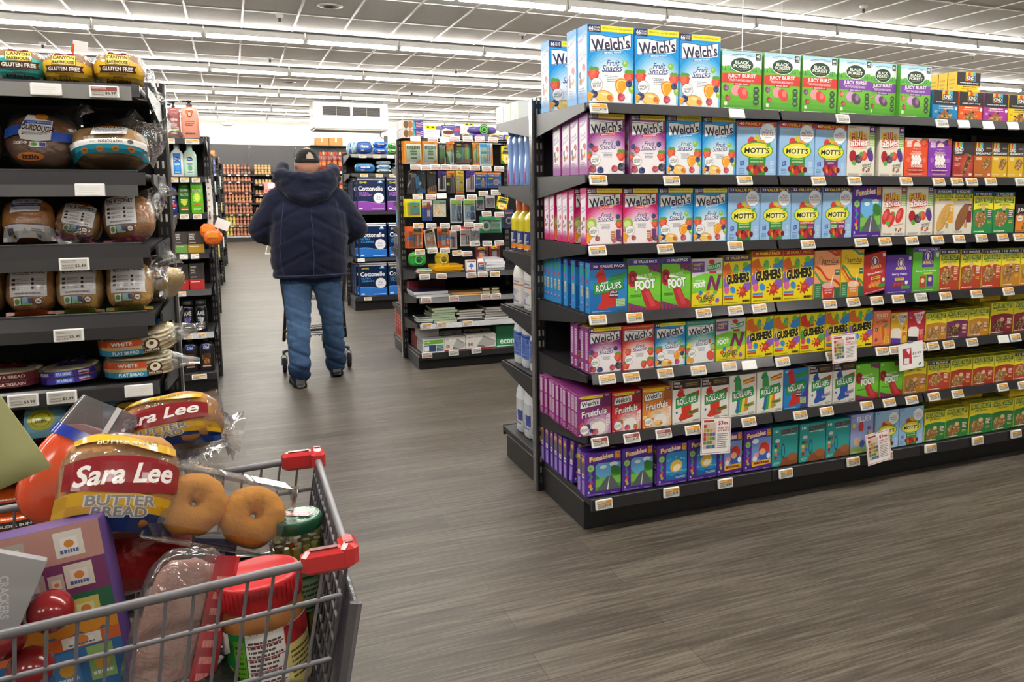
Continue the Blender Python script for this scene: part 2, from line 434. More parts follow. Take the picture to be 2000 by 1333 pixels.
def welch_side(a, k, count):
    c, fl, fc = WC[k]
    a.rect(0, 0, 1, 1, c if k != 'V' or count == '10' else '9a4a9a')
    if count == '10':
        a.rect(.25, .05, .75, .2, 'f4f0f0'); a.bars(.3, .07, .7, .18); a.rect(.25, .3, .75, .9, mixc(c, 'ffffff', .75)); a.lines(.3, .32, .7, .88, 14, '6a5a70')
        return
    for i in range(4): a.poly([(.02 + .03 * i, .1 + .03 * i), (.98 - .03 * i, .1 + .03 * i), (.98 - .03 * i, .93 - .02 * i), (.02 + .03 * i, .9 - .02 * i)], mixc(c, 'f5eef5', (i + 1) / 4))
    a.text("Welch's", .5, .84, .8, '6a5a90', .06, .02, 0, .3); a.text('Fruit', .5, .66, .6, '3c4a8a', .05, .0, .35, .3); a.text('Snacks', .5, .6, .75, '3c4a8a', .05, .0, .35, .3)
    raspberry(a, .65, .46, .17); blueberry(a, .3, .38, .13); grape(a, .6, .33, .15, 'd8963c'); raspberry(a, .35, .29, .14, '7a3a30'); a.circ(.52, .38, .17, 'f6f2f0')
    a.lines(.2, .06, .7, .22, 5, '8a80a0', .4)
def bforest(a, k):
    a.rect(0, 0, 1, 1, '79c142'); a.grad(0, 0, 1, .3, '4f9a34', '79c142', 4); a.rect(0, .83, 1, 1, 'b5dcf0')
    for i in range(9): a.ell(.06 + i * .12, .83 + .02 * math.sin(i * 2.1), .11, .1, 'f4f8fa', 12)
    for i in range(16):
        u = .01 + i * .065; h = .1 + .05 * ((i * 7) % 5) / 5
        if .3 < u < .7: h *= .8
        a.poly([(u - .045, .62), (u + .045, .62), (u, .64 + h)], ('4aa36a', '3f9450', '62b45a')[i % 3])
    a.rect(0, .56, 1, .66, '6fbb3f')
    a.text('100% REAL FRUIT JUICE!', .5, .915, .62, '3a4a40', .022, .005, 0, 0, arc=.28)
    a.ell(.5, .775, .3, .135, 'ffffff', 22)
    a.ell(.5, .775, .285, .123, '2f4b38', 22)
    a.text('BLACK', .5, .815, .36, 'fbfbf5', .055, .035); a.text('FOREST', .5, .752, .44, 'fbfbf5', .055, .035); a.text('Real Juicy & Real Yummy', .5, .7, .28, 'f0d83c', .018, .01)
    a.rect(.84, .87, .97, .98, '2f4030'); a.text('40', .905, .935, .1, 'fff', .05, .03); a.lines(.86, .885, .95, .9, 1, 'fff')
    c = 'd8453d' if k == 'R' else '8350a8'
    a.band(0, 1, lambda u: .455, lambda u: .615 + .02 * math.sin(u * 3), c, 8)
    a.text('JUICY BURST', .5, .575, .72, 'fff8f0', .085, .035, .0, .02); a.text('FRUIT FLAVORED SNACKS', .5, .508, .62, 'f3e2e6', .04, .01)
    a.rect(.3, .42, .7, .468, mixc(c, '000000', .15)); a.text('MIXED FRUIT' if k == 'R' else 'BERRY MEDLEY', .5, .443, .34, 'fff2f0', .025, .015)
    f = 'e2504c' if k == 'R' else '6a4a6a'
    a.ell(.36, .33, .13, .09, 'f0a0a4' if k == 'R' else 'd8a8d0', 16, .2); a.ell(.53, .29, .12, .12, f, 18, .9); a.ell(.56, .31, .06, .06, mixc(f, 'ffffff', .3), 10)
    raspberry(a, .15, .2, .07, 'a83238'); raspberry(a, .1, .37, .07, '74406a' if k == 'R' else 'e0605a')
    for i in range(3): a.circ(.87, .35 - i * .1, .075, '3a5a38', 14); a.lines(.83, .33 - i * .1, .91, .37 - i * .1, 2, 'b8d8a8')
    a.lines(.05, .015, .6, .035, 1, 'd8eec0', .6, 3); a.rect(.06, .07, .13, .13, 'e8f4d8')
def motts(a, count, k):
    a.rect(0, 0, 1, 1, '9cc4ea'); a.grad(0, 0, 1, .4, 'a8cdf0', '93bce6', 3)
    if count != '10':
        hd = ('c8352c', 'f3d02c', 'FAMILY PACK') if count == '40' else ('4a3068', 'f3dd3c', 'VALUE PACK')
        a.rect(0, .9, 1, 1, hd[0]); a.text(count, .11, .955, .13, 'ffffff', .05, .03); a.text(hd[2], .57, .952, .74, hd[1], .06, .025)
        a.lines(.04, .84, .4, .88, 2, 'c8def4', .4)
    else: a.text('10', .12, .95, .13, '3a7ac0', .05, .03)
    a.circ(.77, .79, .22, '2f86c8', 22); a.circ(.77, .79, .208, 'f6f9fc', 22)
    a.text('Real', .8, .845, .18, '3a8acc', .035, 0, .3); a.text('FRUIT+', .77, .8, .3, '3a7ec0', .035, .02); a.text('VEGGIE', .77, .755, .32, 'e8763a', .035, .02); a.text('juice', .78, .71, .18, '3a8acc', .035, 0, .3)
    a.ell(.36, .62, .1, .1, 'd8413a', 14); a.ell(.5, .65, .075, .11, 'd4c83c', 14); a.ell(.5, .71, .04, .05, 'c8cc3c', 10); a.ell(.62, .61, .1, .06, 'ef9a34', 12); a.ell(.43, .6, .1, .06, 'c63a34', 12)
    if k == 'A': g = [('3b8a3c', .3, .72)]
    elif k == 'B': g = [('7a2f70', .3, .72)]
    else: g = [('3b8a3c', .28, .52), ('6a2c6c', .52, .76)]
    for c, p, q in g:
        a.poly([(p, 0), (q, 0), (q + (.02 if q > .6 else 0), .42), (p - (.02 if p < .4 else 0), .42)], c)
    a.ell(.5, .47, .42, .155, '3f9c48', 28); a.ell(.5, .47, .395, .137, 'f3e53a', 28); a.ell(.5, .47, .28, .09, 'f8f08c', 22)
    for i in range(9): a.poly([(.5, .4), (.5 + .3 * math.cos(.3 + i * .31), .41 + .14 * math.sin(.3 + i * .31)), (.5 + .3 * math.cos(.38 + i * .31), .41 + .14 * math.sin(.38 + i * .31))], 'fbf6b8')
    a.text("MOTT'S", .5, .465, .64, '1d3028', .1, .045, .08); a.ell(.8, .575, .07, .03, '4aa648', 10, .7)
    if k == 'V': a.rect(.26, .285, .78, .335, 'c8352c'); a.text('VARIETY PACK', .52, .31, .46, 'fff', .03, .02)
    t = {'A': 'ASSORTED FRUIT', 'B': 'BERRY', 'V': ''}[k]
    a.lines(.34, .3, .68, .325, 1, 'b8dca0', .7) if k != 'V' else None
    if t: a.text(t, .51, .26, .34 if k == 'A' else .2, 'f8fff0', .026, .015)
    else: a.lines(.3, .2, .5, .26, 2, 'e8f4e0'); a.lines(.55, .2, .74, .26, 2, 'f0e0f0')
    for i in range(9): a.ell(.3 + .055 * i, .13 + .03 * math.sin(i * 2.3), .06, .055, ('8a2430', 'c8402f', 'e08a2c', '6a1a28', 'a02a34')[i % 5], 12)
    a.ell(.48, .07, .07, .06, 'c2303a', 12, .4)
    a.poly([(.07, .26), (.18, .28), (.19, .2), (.08, .18)], '3450a8'); a.lines(.09, .2, .17, .26, 3, 'c8d4f0')
    a.lines(.04, .03, .2, .14, 4, '4a7ab4'); a.lines(.85, .05, .95, .28, 8, 'e4f0fa')
def funables(a, scene, count):
    a.rect(0, 0, 1, 1, '56309a'); a.grad(0, 0, 1, .25, '4a2888', '56309a', 3)
    a.text('Funables', .45, .89, .68, 'ffffff', .12, .05, .05, .1, out='b82f3a', ow=.07)
    a.text('Funables', .45, .89, .66, 'fbf3e2', .1, .03, .05, .1)
    a.circ(.25, .86, .05, 'f3c93c')
    a.rect(.84, .83, .98, .99, 'f0b52c'); a.text(count, .91, .94, .1, 'b82f2f', .06, .03); a.text('MORE', .91, .87, .1, 'b82f2f', .025, .01)
    a.circ(.15, .66, .1, '6cc04a', 18); a.circ(.15, .66, .085, 'a6dc7c', 16); a.lines(.1, .63, .2, .69, 2, '2f7a2c')
    for i, c in enumerate(('7a5ac8', '3f9c58', '4a7ad0', 'd83f3a', 'e8a03c', 'b8c83c')): a.ell(.13 + .03 * (i % 2), .53 - i * .07, .045, .04, c, 12)
    if scene == 'road':
        a.poly([(.28, .1), (1, .1), (1, .74), (.36, .76), (.28, .7)], '6cb4e8'); a.ell(.8, .7, .12, .05, 'e8f4fc'); a.ell(.5, .66, .1, .04, 'e8f4fc')
        a.band(.28, 1, lambda u: .1, lambda u: .45 + .1 * math.sin(u * 9), '4a9a3c', 10); a.poly([(.28, .2), (1, .25), (1, .42), (.28, .38)], '7cc050')
        a.poly([(.3, .1), (1, .1), (.74, .42), (.6, .42)], '5a5f66'); a.poly([(.6, .1), (.64, .1), (.68, .4), (.665, .4)], 'e8e8e0')
        for i in range(4): a.ell(.9 - .09 * (i % 2), .5 + .03 * i, .1, .08, '3a7a34', 12)
    elif scene == 'sea':
        a.poly([(.3, .1), (1, .1), (1, .8), (.36, .8), (.3, .74)], '2f8ccc'); a.band(.3, 1, lambda u: .1, lambda u: .22 + .03 * math.sin(u * 22), '1f6aac', 14); a.band(.3, 1, lambda u: .3, lambda u: .33 + .02 * math.sin(u * 26), '6cc0ea', 14)
        for i in range(7): a.circ(.36 + .09 * i, .6 + .07 * math.sin(i * 2.6), .022, 'b8e4f8', 10)
        a.ell(.64, .44, .21, .15, 'f0c23c', 20, .35); a.ell(.66, .4, .14, .08, 'fbf3dc', 16, .35); a.ell(.8, .18, .2, .035, '1f5aa0')
        a.lines(.62, .13, .96, .19, 2, 'e8f4fc')
    else:
        a.poly([(.28, .14), (1, .14), (1, .8), (.36, .8), (.28, .74)], '7a9cd8'); a.ell(.42, .72, .12, .06, 'f4f8ff'); a.ell(.74, .5, .2, .17, 'd83a2f', 20); a.ell(.72, .33, .2, .13, '3460b8', 18)
        a.ell(.68, .44, .12, .08, 'eab48a', 14); a.ell(.9, .32, .07, .07, 'f4f4f4', 12); a.ell(.45, .36, .1, .08, 'e89ab0', 14); a.ell(.4, .28, .08, .07, 'f4efe4', 12)
        a.poly([(.3, .09), (.98, .12), (.98, .24), (.3, .22)], 'f0b82c'); a.lines(.36, .13, .92, .2, 1, '8a2f2c', .8, 6, 0)
    a.lines(.05, .02, .55, .05, 2, 'b8a0e0', .5); a.lines(.72, .015, .96, .04, 1, 'd8c8f0'); a.rect(.06, .07, .11, .12, 'd8c8f0')
def funables_side(a):
    a.rect(0, 0, 1, 1, '56309a'); a.text('Funables', .5, .95, .8, 'e8c8d8', .035, .02); a.rect(.15, .78, .85, .9, 'f0b52c'); a.rect(.15, .56, .85, .77, '4f8a4a'); a.ell(.5, .64, .28, .2, '7a5a3c', 10)
    a.rect(.2, .42, .8, .53, 'f2efe0'); a.rect(.38, .45, .62, .5, '3a3a3a'); a.rect(.2, .04, .8, .36, 'b8a4dc'); a.lines(.25, .06, .75, .34, 9, '6a4aa8')
def funables_cream(a, k, count):
    a.rect(0, 0, 1, 1, 'ece6d6')
    c = '6a2f8a' if k == 'C' else 'a0303a'
    a.rect(.79, .86, 1, 1, c); a.text(count, .895, .945, .13, 'ffffff', .06, .03); a.lines(.82, .87, .97, .89, 1, 'fff')
    for i in range(3): a.rect(.79, .775 - i * .083, 1, .852 - i * .083, '86bc42'); 
    a.lines(.81, .62, .98, .84, 6, 'f0f8e0')
    for t, u, v, w in (('FUn', .38, .8, .62), ('ables', .42, .665, .64)):
        a.text(t, u, v, w, 'c8322f', .155, .075, .06, .08, out='c8322f', ow=.05); a.text(t, u, v + .006, w, 'f5d63c', .15, .035, .06, .08) if t == 'FUn' else a.text(t, u, v + .006, w, 'fdf6ee', .14, .035, .06, .08)
    a.text('fruits & berries' if k == 'C' else 'strawberry', .44, .565, .5, 'd88a3c', .04, .01, .2, .05)
    if k == 'C':
        a.ell(.2, .4, .13, .12, 'a8242f', 16); raspberry(a, .42, .35, .14, '3d2438'); strawberry(a, .63, .41, .13, False); a.ell(.84, .43, .11, .14, '5c3a88', 14, .3); a.ell(.84, .55, .05, .03, '4f8a3a', 8)
        a.text('mixed', .72, .24, .34, '43305a', .05, .01, .2, .15); a.text('berry', .74, .19, .3, '43305a', .05, .01, .2, .15)
    else:
        for u, v in ((.16, .4), (.38, .34), (.74, .42)): a.ell(u, v, .15, .17, 'cf3a35', 16, -.4); a.ell(u - .03, v + .02, .07, .09, 'e4675c', 10, -.4)
        a.text('strawberry', .7, .23, .46, 'a8303a', .05, .01, .25, .1)
    a.ell(.25, .27, .09, .05, '62a83c', 10, -.4); a.ell(.5, .45, .07, .04, '62a83c', 10, .7); strawberry(a, .6, .13, .05); strawberry(a, .8, .13, .05); blueberry(a, .72, .1, .03)
    a.lines(.05, .02, .45, .07, 2, 'a09888'); a.lines(.55, .02, .95, .07, 2, 'a09888'); a.lines(.05, .95, .3, .97, 1, 'b0a898')
def yoggies(a, k):
    c = 'e8552f' if k == 'O' else '8a3fae'
    a.rect(0, 0, 1, 1, c); a.band(0, 1, lambda u: .9 + .05 * abs(math.sin(u * 11)), lambda u: 1, 'fbf0ee', 20)
    strawberry(a, .85, .9, .17) if k == 'O' else (blueberry(a, .78, .9, .1), strawberry(a, .93, .92, .12))
    a.rect(.07, .76, .3, .97, 'f6b8a4' if k == 'O' else 'd8b0e6'); a.text('MULTI', .185, .93, .18, 'fff', .045, .02); a.text('PACK', .185, .87, .18, 'fff', .045, .02); a.lines(.1, .78, .27, .83, 2, 'fff')
    a.ell(.52, .78, .16, .12, 'f8d8cc', 16, 0, 0, PI); a.text('Yogurt', .52, .72, .34, 'ffe8e0', .045, .0, .3); a.text('Probiotic', .5, .645, .42, 'ffe8e0', .05, .0, .3)
    a.text('STRAWBERRY' if k == 'O' else 'MIXED BERRY', .5, .585, .5, 'ffe4da', .05, .02)
    for i in range(9): a.ell(.36 + .13 * (i % 3) + (.06 if i // 3 % 2 else 0), .5 - .065 * (i // 3), .075, .07, 'b8a8a0', 14); a.ell(.355 + .13 * (i % 3) + (.06 if i // 3 % 2 else 0), .505 - .065 * (i // 3), .066, .06, 'fdf8f2', 14)
    a.circ(.16, .44, .08, mixc(c, 'ffffff', .25)); a.circ(.86, .44, .08, mixc(c, 'ffffff', .25))
    a.text('YOGGIES', .52, .29, .52, 'fff6f0', .085, .02); a.ell(.5, .17, .4, .07, 'b8342a' if k == 'O' else '6a2a8c'); a.lines(.15, .155, .85, .19, 1, 'f4c8b8', .8, 3, 0); a.lines(.2, .05, .8, .09, 2, 'f4c8b8', .5)
def kstripes(a, u0, u1, v0, v1):
    for i, c in enumerate(('e9c43c', 'd8463a', 'b8cc3c', '5ab0dc')): a.rect(u0 + (u1 - u0) * i / 4, v0, u0 + (u1 - u0) * (i + 1) / 4, v1, c)
def granola(a, P, c='b98a52', n=26, seed=2):
    a.poly(P, mixc(c, '000000', .2)); r = random.Random(seed)
    u0 = min(p[0] for p in P); u1 = max(p[0] for p in P); v0 = min(p[1] for p in P); v1 = max(p[1] for p in P)
    def inside(u, v):
        k = False
        for i in range(len(P)):
            (x1, y1), (x2, y2) = P[i - 1], P[i]
            if (y1 > v) != (y2 > v) and u < (x2 - x1) * (v - y1) / (y2 - y1) + x1: k = not k
        return k
    k = 0
    for _ in range(n * 4):
        u, v = r.uniform(u0, u1), r.uniform(v0, v1)
        if inside(u, v):
            a.ell(u, v, .035, .022, mixc(c, r.choice(('f6e2b0', 'd9b070', '6a4526', 'ecd09a')), .55), 8, r.random() * 3); a.z -= 1; k += 1
            if k >= n: break
    a.z += 1
def kind_grain(a, k):
    c = dict(B='2a86bc', O='e2622f', P='a83f98', Y='f0cc2f')[k]
    a.rect(0, 0, 1, 1, c); a.rect(0, .5, 1, 1, '3c3a3e'); kstripes(a, .36, .78, .68, 1); a.rect(.385, .7, .755, .87, '2c2a2e'); a.text('KIND', .57, .785, .32, 'fff', .13, .04)
    a.text('healthy grains energy', .53, .595, .8, 'fff', .055, .025, .2); a.lines(.25, .42, .8, .47, 1, 'f6ecd8' if k != 'Y' else '5a4a20', .8, 3, 0); a.lines(.2, .36, .85, .39, 1, 'f6ecd8' if k != 'Y' else '5a4a20', .7, 4, 0)
    granola(a, [(.2, .03), (.8, .03), (.5, .36)], 'c08c4c', 24)
    for i in range(4): a.ell(.28 + .16 * i, .27 - .05 * (i % 2) - (.06 if i in (0, 3) else -.02), .045, .035, ('3a3440', 'c84a3a', '4a2f50', 'd8a850')[i], 10)
    a.rect(.9, .34, 1, .44, 'f4f0e8'); a.lines(.06, .22, .2, .3, 3, 'f6ecd8' if k != 'Y' else '5a4a20')
def kind_bar(a, k):
    c = dict(R='a8352f', O='b8672a', Y='e0b22f')[k]
    a.rect(0, 0, 1, 1, c); a.rect(0, .62, 1, 1, '3c383a'); kstripes(a, .08, .45, .84, 1); a.text('KIND', .27, .79, .42, 'fff', .1, .04)
    if k == 'R':
        a.text('CHEWY', .25, .695, .36, 'fff', .06, .02); a.text('Chocolate', .25, .545, .36, 'f8e8d8', .05, .01); a.text('Chip', .17, .49, .18, 'f8e8d8', .045, .01); a.halo(.66, .33, .35, .35, c, 'c8664a', 4)
        granola(a, [(.44, .12), (.62, .1), (.9, .6), (.74, .66)], '6a5238', 26); a.lines(.08, .32, .36, .42, 3, 'e8c8b0')
    else:
        a.text('BREAKFAST', .53, .69, .9, 'fff', .06, .02); a.lines(.1, .5, .4, .58, 2, 'f8e8c8', .6); a.lines(.66, .82, .95, .86, 2, 'f0c8a0'); granola(a, [(.42, .28), (.7, .2), (.98, .42), (.86, .56), (.55, .52)], 'b08048', 26)
    a.lines(.06, .04, .5, .1, 2, 'f0dcc0'); a.rect(.8, .05, .94, .12, 'f0e0d0')
def nature(a, sub, bg, hdr=None, tall=False, tagc='a03a2c', bar='c08c54'):
    a.rect(0, 0, 1, 1, bg); top = 1
    if hdr: a.rect(0, .89, 1, 1, '2d3266'); a.text(hdr, .5, .945, .8, 'f4f4e8', .06, .02); top = .89
    h = .3 if tall else .38
    a.band(0, 1, lambda u: top - h - .03 + .2 * (u - .5) ** 2 * -1 + .05, lambda u: top, 'f2e23a', 12)
    a.band(.05, .95, lambda u: top - h * .47 - .11 * (u - .5) ** 2, lambda u: top - .02, '2f7a3c', 12)
    a.text('NATURE VALLEY', .5, top - h * .26, .84, 'f3e858', h * .34, .03)
    a.text(sub, .5, top - h * .66, .7 if len(sub) > 8 else .55, '2f5a2c', h * .19, .02, 0, 0, arc=.12)
    v = .42 if tall else .33
    granola(a, [(.1, v - .22), (.42, v - .28), (.68, v - .08), (.62, v + .1), (.22, v + .12), (.06, v)], bar, 34, len(sub) + len(bg))
    a.ell(.5, v + .2 if tall else v + .12, .1, .07, mixc(bar, 'f8e4b8', .6), 12)
    a.rect(.72, v - .06, .96, v + .16, tagc); a.lines(.74, v - .04, .94, v + .15, 4, 'f8e8d8', .6); a.lines(.74, v - .18, .92, v - .1, 2, 'f2dc6a')
    a.lines(.05, .03, .6, .07, 1, 'f8f0e0', .6, 4)
def nature_top(a):
    a.rect(0, 0, 1, 1, 'e8d83a'); a.rect(.1, .2, .9, .8, '3a7f3c'); a.text('NATURE VALLEY', .5, .5, .7, 'f3e858', .35, .02)
def biscuits(a, k):
    a.rect(0, 0, 1, 1, 'e6dfce'); a.rect(0, .9, 1, 1, '3a4470'); a.text('10 POUCHES', .5, .95, .72, 'f4f4e8', .055, .02)
    a.band(0, 1, lambda u: .72 + .05 * (1 - (2 * u - 1) ** 2), lambda u: .9, 'f2e23a', 12); a.rect(.05, .805, .95, .885, '2f7a3c'); a.text('NATURE VALLEY', .5, .845, .84, 'f3e858', .06, .03); a.text('BISCUITS', .5, .765, .64, '4a4a2c', .045, .02)
    a.rect(.68, .26, .97, .68, 'e0a43c' if k == 'P' else '8a2f38'); a.lines(.72, .52, .94, .64, 4, 'fff4e0', .6)
    c = 'd8a85a' if k == 'P' else '8f5f3c'
    a.ell(.45, .38, .24, .34, mixc(c, '000000', .25), 20, -.5); a.ell(.43, .39, .23, .33, c, 20, -.5)
    for i in range(18): a.ell(.43 + .16 * math.sin(i * 2.4) * (i / 18) ** .5, .39 + .15 * math.cos(i * 2.4) * (i / 18) ** .5, .02, .012, mixc(c, '4a2a14', .35), 6)
    a.ell(.66, .2, .09, .07, 'c89a5c', 12); a.lines(.06, .03, .5, .08, 2, '8a8470')
def junk(a):
    a.rect(0, 0, 1, 1, 'e2832c'); a.rect(0, .6, 1, 1, '2a2628'); a.text('JUNKLESS', .52, .78, .88, 'fbf6ea', .16, .04); a.lines(.1, .63, .6, .67, 1, 'e2832c')
    a.ell(.22, .5, .15, .1, 'f6f2e4', 16); a.lines(.1, .46, .32, .53, 2, '3a3030'); granola(a, [(.3, .12), (.8, .08), (.95, .38), (.45, .44)], '8a5a2c', 24); a.lines(.06, .03, .5, .07, 1, '5a2a10')
def rollups(a, k):
    bg = dict(B='2a86c8', J='2a86c8').get(k, 'eeebe2')
    a.rect(0, 0, 1, 1, bg); top = 1
    if k == 'B': a.rect(0, .87, 1, 1, '4b2f7a'); a.text('20', .14, .94, .12, 'fff', .05, .03); a.text('VALUE PACK', .6, .94, .68, 'fff', .055, .03); a.band(0, 1, lambda u: .0, lambda u: .5 - .3 * u, '1f6cb0', 8); top = .87
    if k in 'RW': a.rect(0, .8, 1, 1, '2c2024'); a.text('FREE', .15, .94, .22, 'f0dcd8', .05, .03); a.text('SNACKS', .19, .87, .3, 'f0dcd8', .05, .03); a.rect(.42, .84, .95, .96, '4a3428'); a.lines(.45, .86, .9, .94, 2, '9a8a4a'); top = .8
    if k == 'J': a.poly([(.7, 0), (1, 0), (1, .6), (.75, .3)], '4a3f9c'); a.text('10', .11, .94, .11, 'fff', .05, .03)
    red = {'B': 'c8352f', 'J': 'c8352f', 'R': 'd23a2c', 'W': '2f5ab0', 'T': '3a9a58'}[k]
    a.ell(.28, top - .06, .11, .05, red, 14, .2); a.ell(.28, top - .12, .13, .06, mixc(red, '000000', .12), 14, .1); a.ell(.31, top - .01, .05, .05, red, 10)
    a.poly([(.2, top - .13), (.42, top - .1), (.46, top - .35), (.2, top - .38)], red)
    a.poly([(.5, top - .14), (.95, top - .06), (.95, top - .18), (.5, top - .24)], {'B': '3a8f50', 'J': '3a9a48', 'T': 'c85a2c', 'R': 'c8302c', 'W': 'c8302c'}[k])
    if k == 'T': a.poly([(.5, top - .18), (.95, top - .1), (.95, top - .14), (.5, top - .23)], 'f0c83c')
    a.poly([(.3, .44), (.66, .48), (.66, .3), (.74, .14), (.5, .1), (.28, .06), (.2, .12), (.32, .26)], red)
    if k == 'T':
        for i, cc in enumerate(('2f6ab0', '3fa85a', 'f0d03c', 'e8823c')): a.poly([(.3 + .1 * i, .44), (.4 + .1 * i, .45), (.36 + .1 * i, .1), (.24 + .1 * i, .1)], cc)
    a.poly([(.1, .36), (.1, .6), (.88, .7), (.92, .6), (.9, .47)], '1f6a34'); a.poly([(.115, .375), (.115, .59), (.87, .687), (.905, .595), (.885, .48)], '34a04a')
    a.text('FRUIT', .4, .605, .18, 'fff', .04, .02, 0, .12); a.text('ROLL-UPS', .5, .525, .68, 'ffffff', .13, .05, .0, .12, out='1f5a30', ow=.05)
    if k in 'BJ': a.rect(.52, .3, .76, .46, '5a2a34'); a.text('JOLLY', .64, .41, .2, 'fff', .05, .03); a.text('RANCHER', .64, .35, .22, 'fff', .035, .02); a.rect(.7, .12, .94, .27, 'b8d8a0'); a.lines(.72, .13, .92, .26, 4, '3a6a3a')
    else: a.poly([(.54, .26), (.92, .33), (.94, .24), (.56, .17)], dict(R='8a7a2c', T='9ab04a', W='c0b8c8')[k]); a.lines(.58, .22, .9, .28, 2, '3a2f1c' if k != 'W' else '4a3f6a', .6)
    a.lines(.06, .02, .6, .05, 1, '9a9a90' if k in 'RTW' else 'a8d0ec'); a.lines(.72, .02, .96, .08, 2, '3a5a3a'); a.circ(.14, .27, .04, '3a6ab0', 10) if k in 'RW' else None
def rollups_side(a):
    a.rect(0, 0, 1, 1, '2a86c8'); a.poly([(.2, .72), (.75, .8), (.8, .9), (.2, .86)], '34a04a'); a.rect(.3, .6, .7, .68, 'c8352f'); a.rect(.25, .3, .75, .52, 'd8c890'); a.lines(.3, .31, .7, .5, 6, '3a6a8a'); a.circ(.5, .16, .18, 'e87a9c', 14); a.circ(.5, .13, .12, '3a3a8a', 12); a.lines(.3, .94, .7, .97, 1, 'd8ecf8')
def byfoot(a, hdr):
    a.rect(0, 0, 1, 1, '7ccf3c'); a.grad(0, 0, 1, .3, '5cb430', '7ccf3c', 3); top = .88 if hdr else 1
    a.poly([(.5, top), (1, top), (1, top - .17), (.75, top - .12), (.6, top - .02)], '5a3a7a')
    for i in range(4): a.poly([(.6 + .1 * i, top - .01), (.66 + .1 * i, top - .01), (.72 + .1 * i, top - .15), (.66 + .1 * i, top - .13)], '8a3a4c')
    if hdr: a.rect(0, .88, 1, 1, '4b2f8a'); a.text('12', .22, .945, .1, 'fff', .05, .03); a.text('VALUE PACK', .6, .945, .6, 'fff', .055, .03)
    else: a.text('6', .1, .94, .06, 'fff', .06, .03)
    a.ell(.13, .62, .16, .16, 'a82c34', 18); a.ell(.13, .62, .1, .1, '7a1c28', 14); a.ell(.13, .62, .05, .05, 'c8444a', 10)
    a.poly([(.36, .42), (.62, .44), (.8, .2), (1, .14), (1, 0), (.62, 0), (.5, .12)], 'bc3038'); a.poly([(.5, .36), (.62, .38), (.86, .08), (.7, .06)], 'd2484c')
    a.poly([(0, .16), (.5, .06), (.66, 0), (0, 0)], '5a3a7a')
    for i in range(5): a.poly([(.03 + .12 * i, .14 - .018 * i), (.09 + .12 * i, .13 - .018 * i), (.06 + .12 * i, 0), (0 + .12 * i, 0)], 'a82f48')
    a.text('FRUIT BY THE', .5, .675, .46, 'f6ffe8', .05, .02, 0, .1); a.band(.24, .8, lambda u: .6 + .02 * math.sin(u * 6), lambda u: .63 + .03 * math.sin(u * 6), 'fff', 8)
    a.text('FOOT', .52, .5, .62, 'ffffff', .19, .06, 0, .1, out='3f8a2c', ow=.06); a.lines(.06, .26, .4, .32, 2, '2f6a24', .5)
def variety(a):
    a.rect(0, 0, 1, 1, 'f0dc2c'); a.rect(0, .62, 1, 1, 'd8d4dc'); a.rect(0, .72, .4, .95, '6a4a9c'); a.text('VARIETY', .2, .88, .34, 'f4d83c', .06, .03); a.text('PACK', .16, .8, .24, 'f4d83c', .06, .03)
    a.ell(.64, .93, .1, .05, 'c8352f'); a.poly([(.5, .74), (.5, .86), (.94, .92), (.94, .8)], '34a04a'); a.text('ROLL-UPS', .72, .83, .4, 'fff', .07, .04, 0, .1); a.rect(.56, .66, .8, .74, 'c8352f')
    a.poly([(0, .28), (1, .36), (1, .68), (.4, .7), (0, .62)], '7ccf3c'); a.text('FRUIT BY THE', .25, .545, .3, 'f6ffe8', .035, .02); a.text('FOOT', .24, .46, .4, 'fff', .12, .06, 0, .08)
    a.poly([(.46, .34), (.58, .64), (.68, .64), (.78, .44), (.86, .66), (.98, .66), (.84, .3), (.74, .32), (.64, .52), (.58, .34)], '8a2f4c'); a.poly([(.52, .4), (.6, .6), (.65, .58), (.57, .4)], '5a3a8a'); a.poly([(.82, .42), (.9, .62), (.94, .6), (.86, .4)], '5a3a8a')
    for i in range(9): a.ell(.2 + .08 * i, .2 + .1 * math.sin(i * 2.1), .07, .05, ('e8562f', '3f7ad0', '6cc04a', '8a5ac0', 'e8a02c')[i % 5], 10, i)
    a.text('GUSHERS', .47, .16, .52, '2a2420', .12, .05, 0, .08, out='f4e83c', ow=.04); a.lines(.06, .02, .7, .05, 1, '8a7a20')
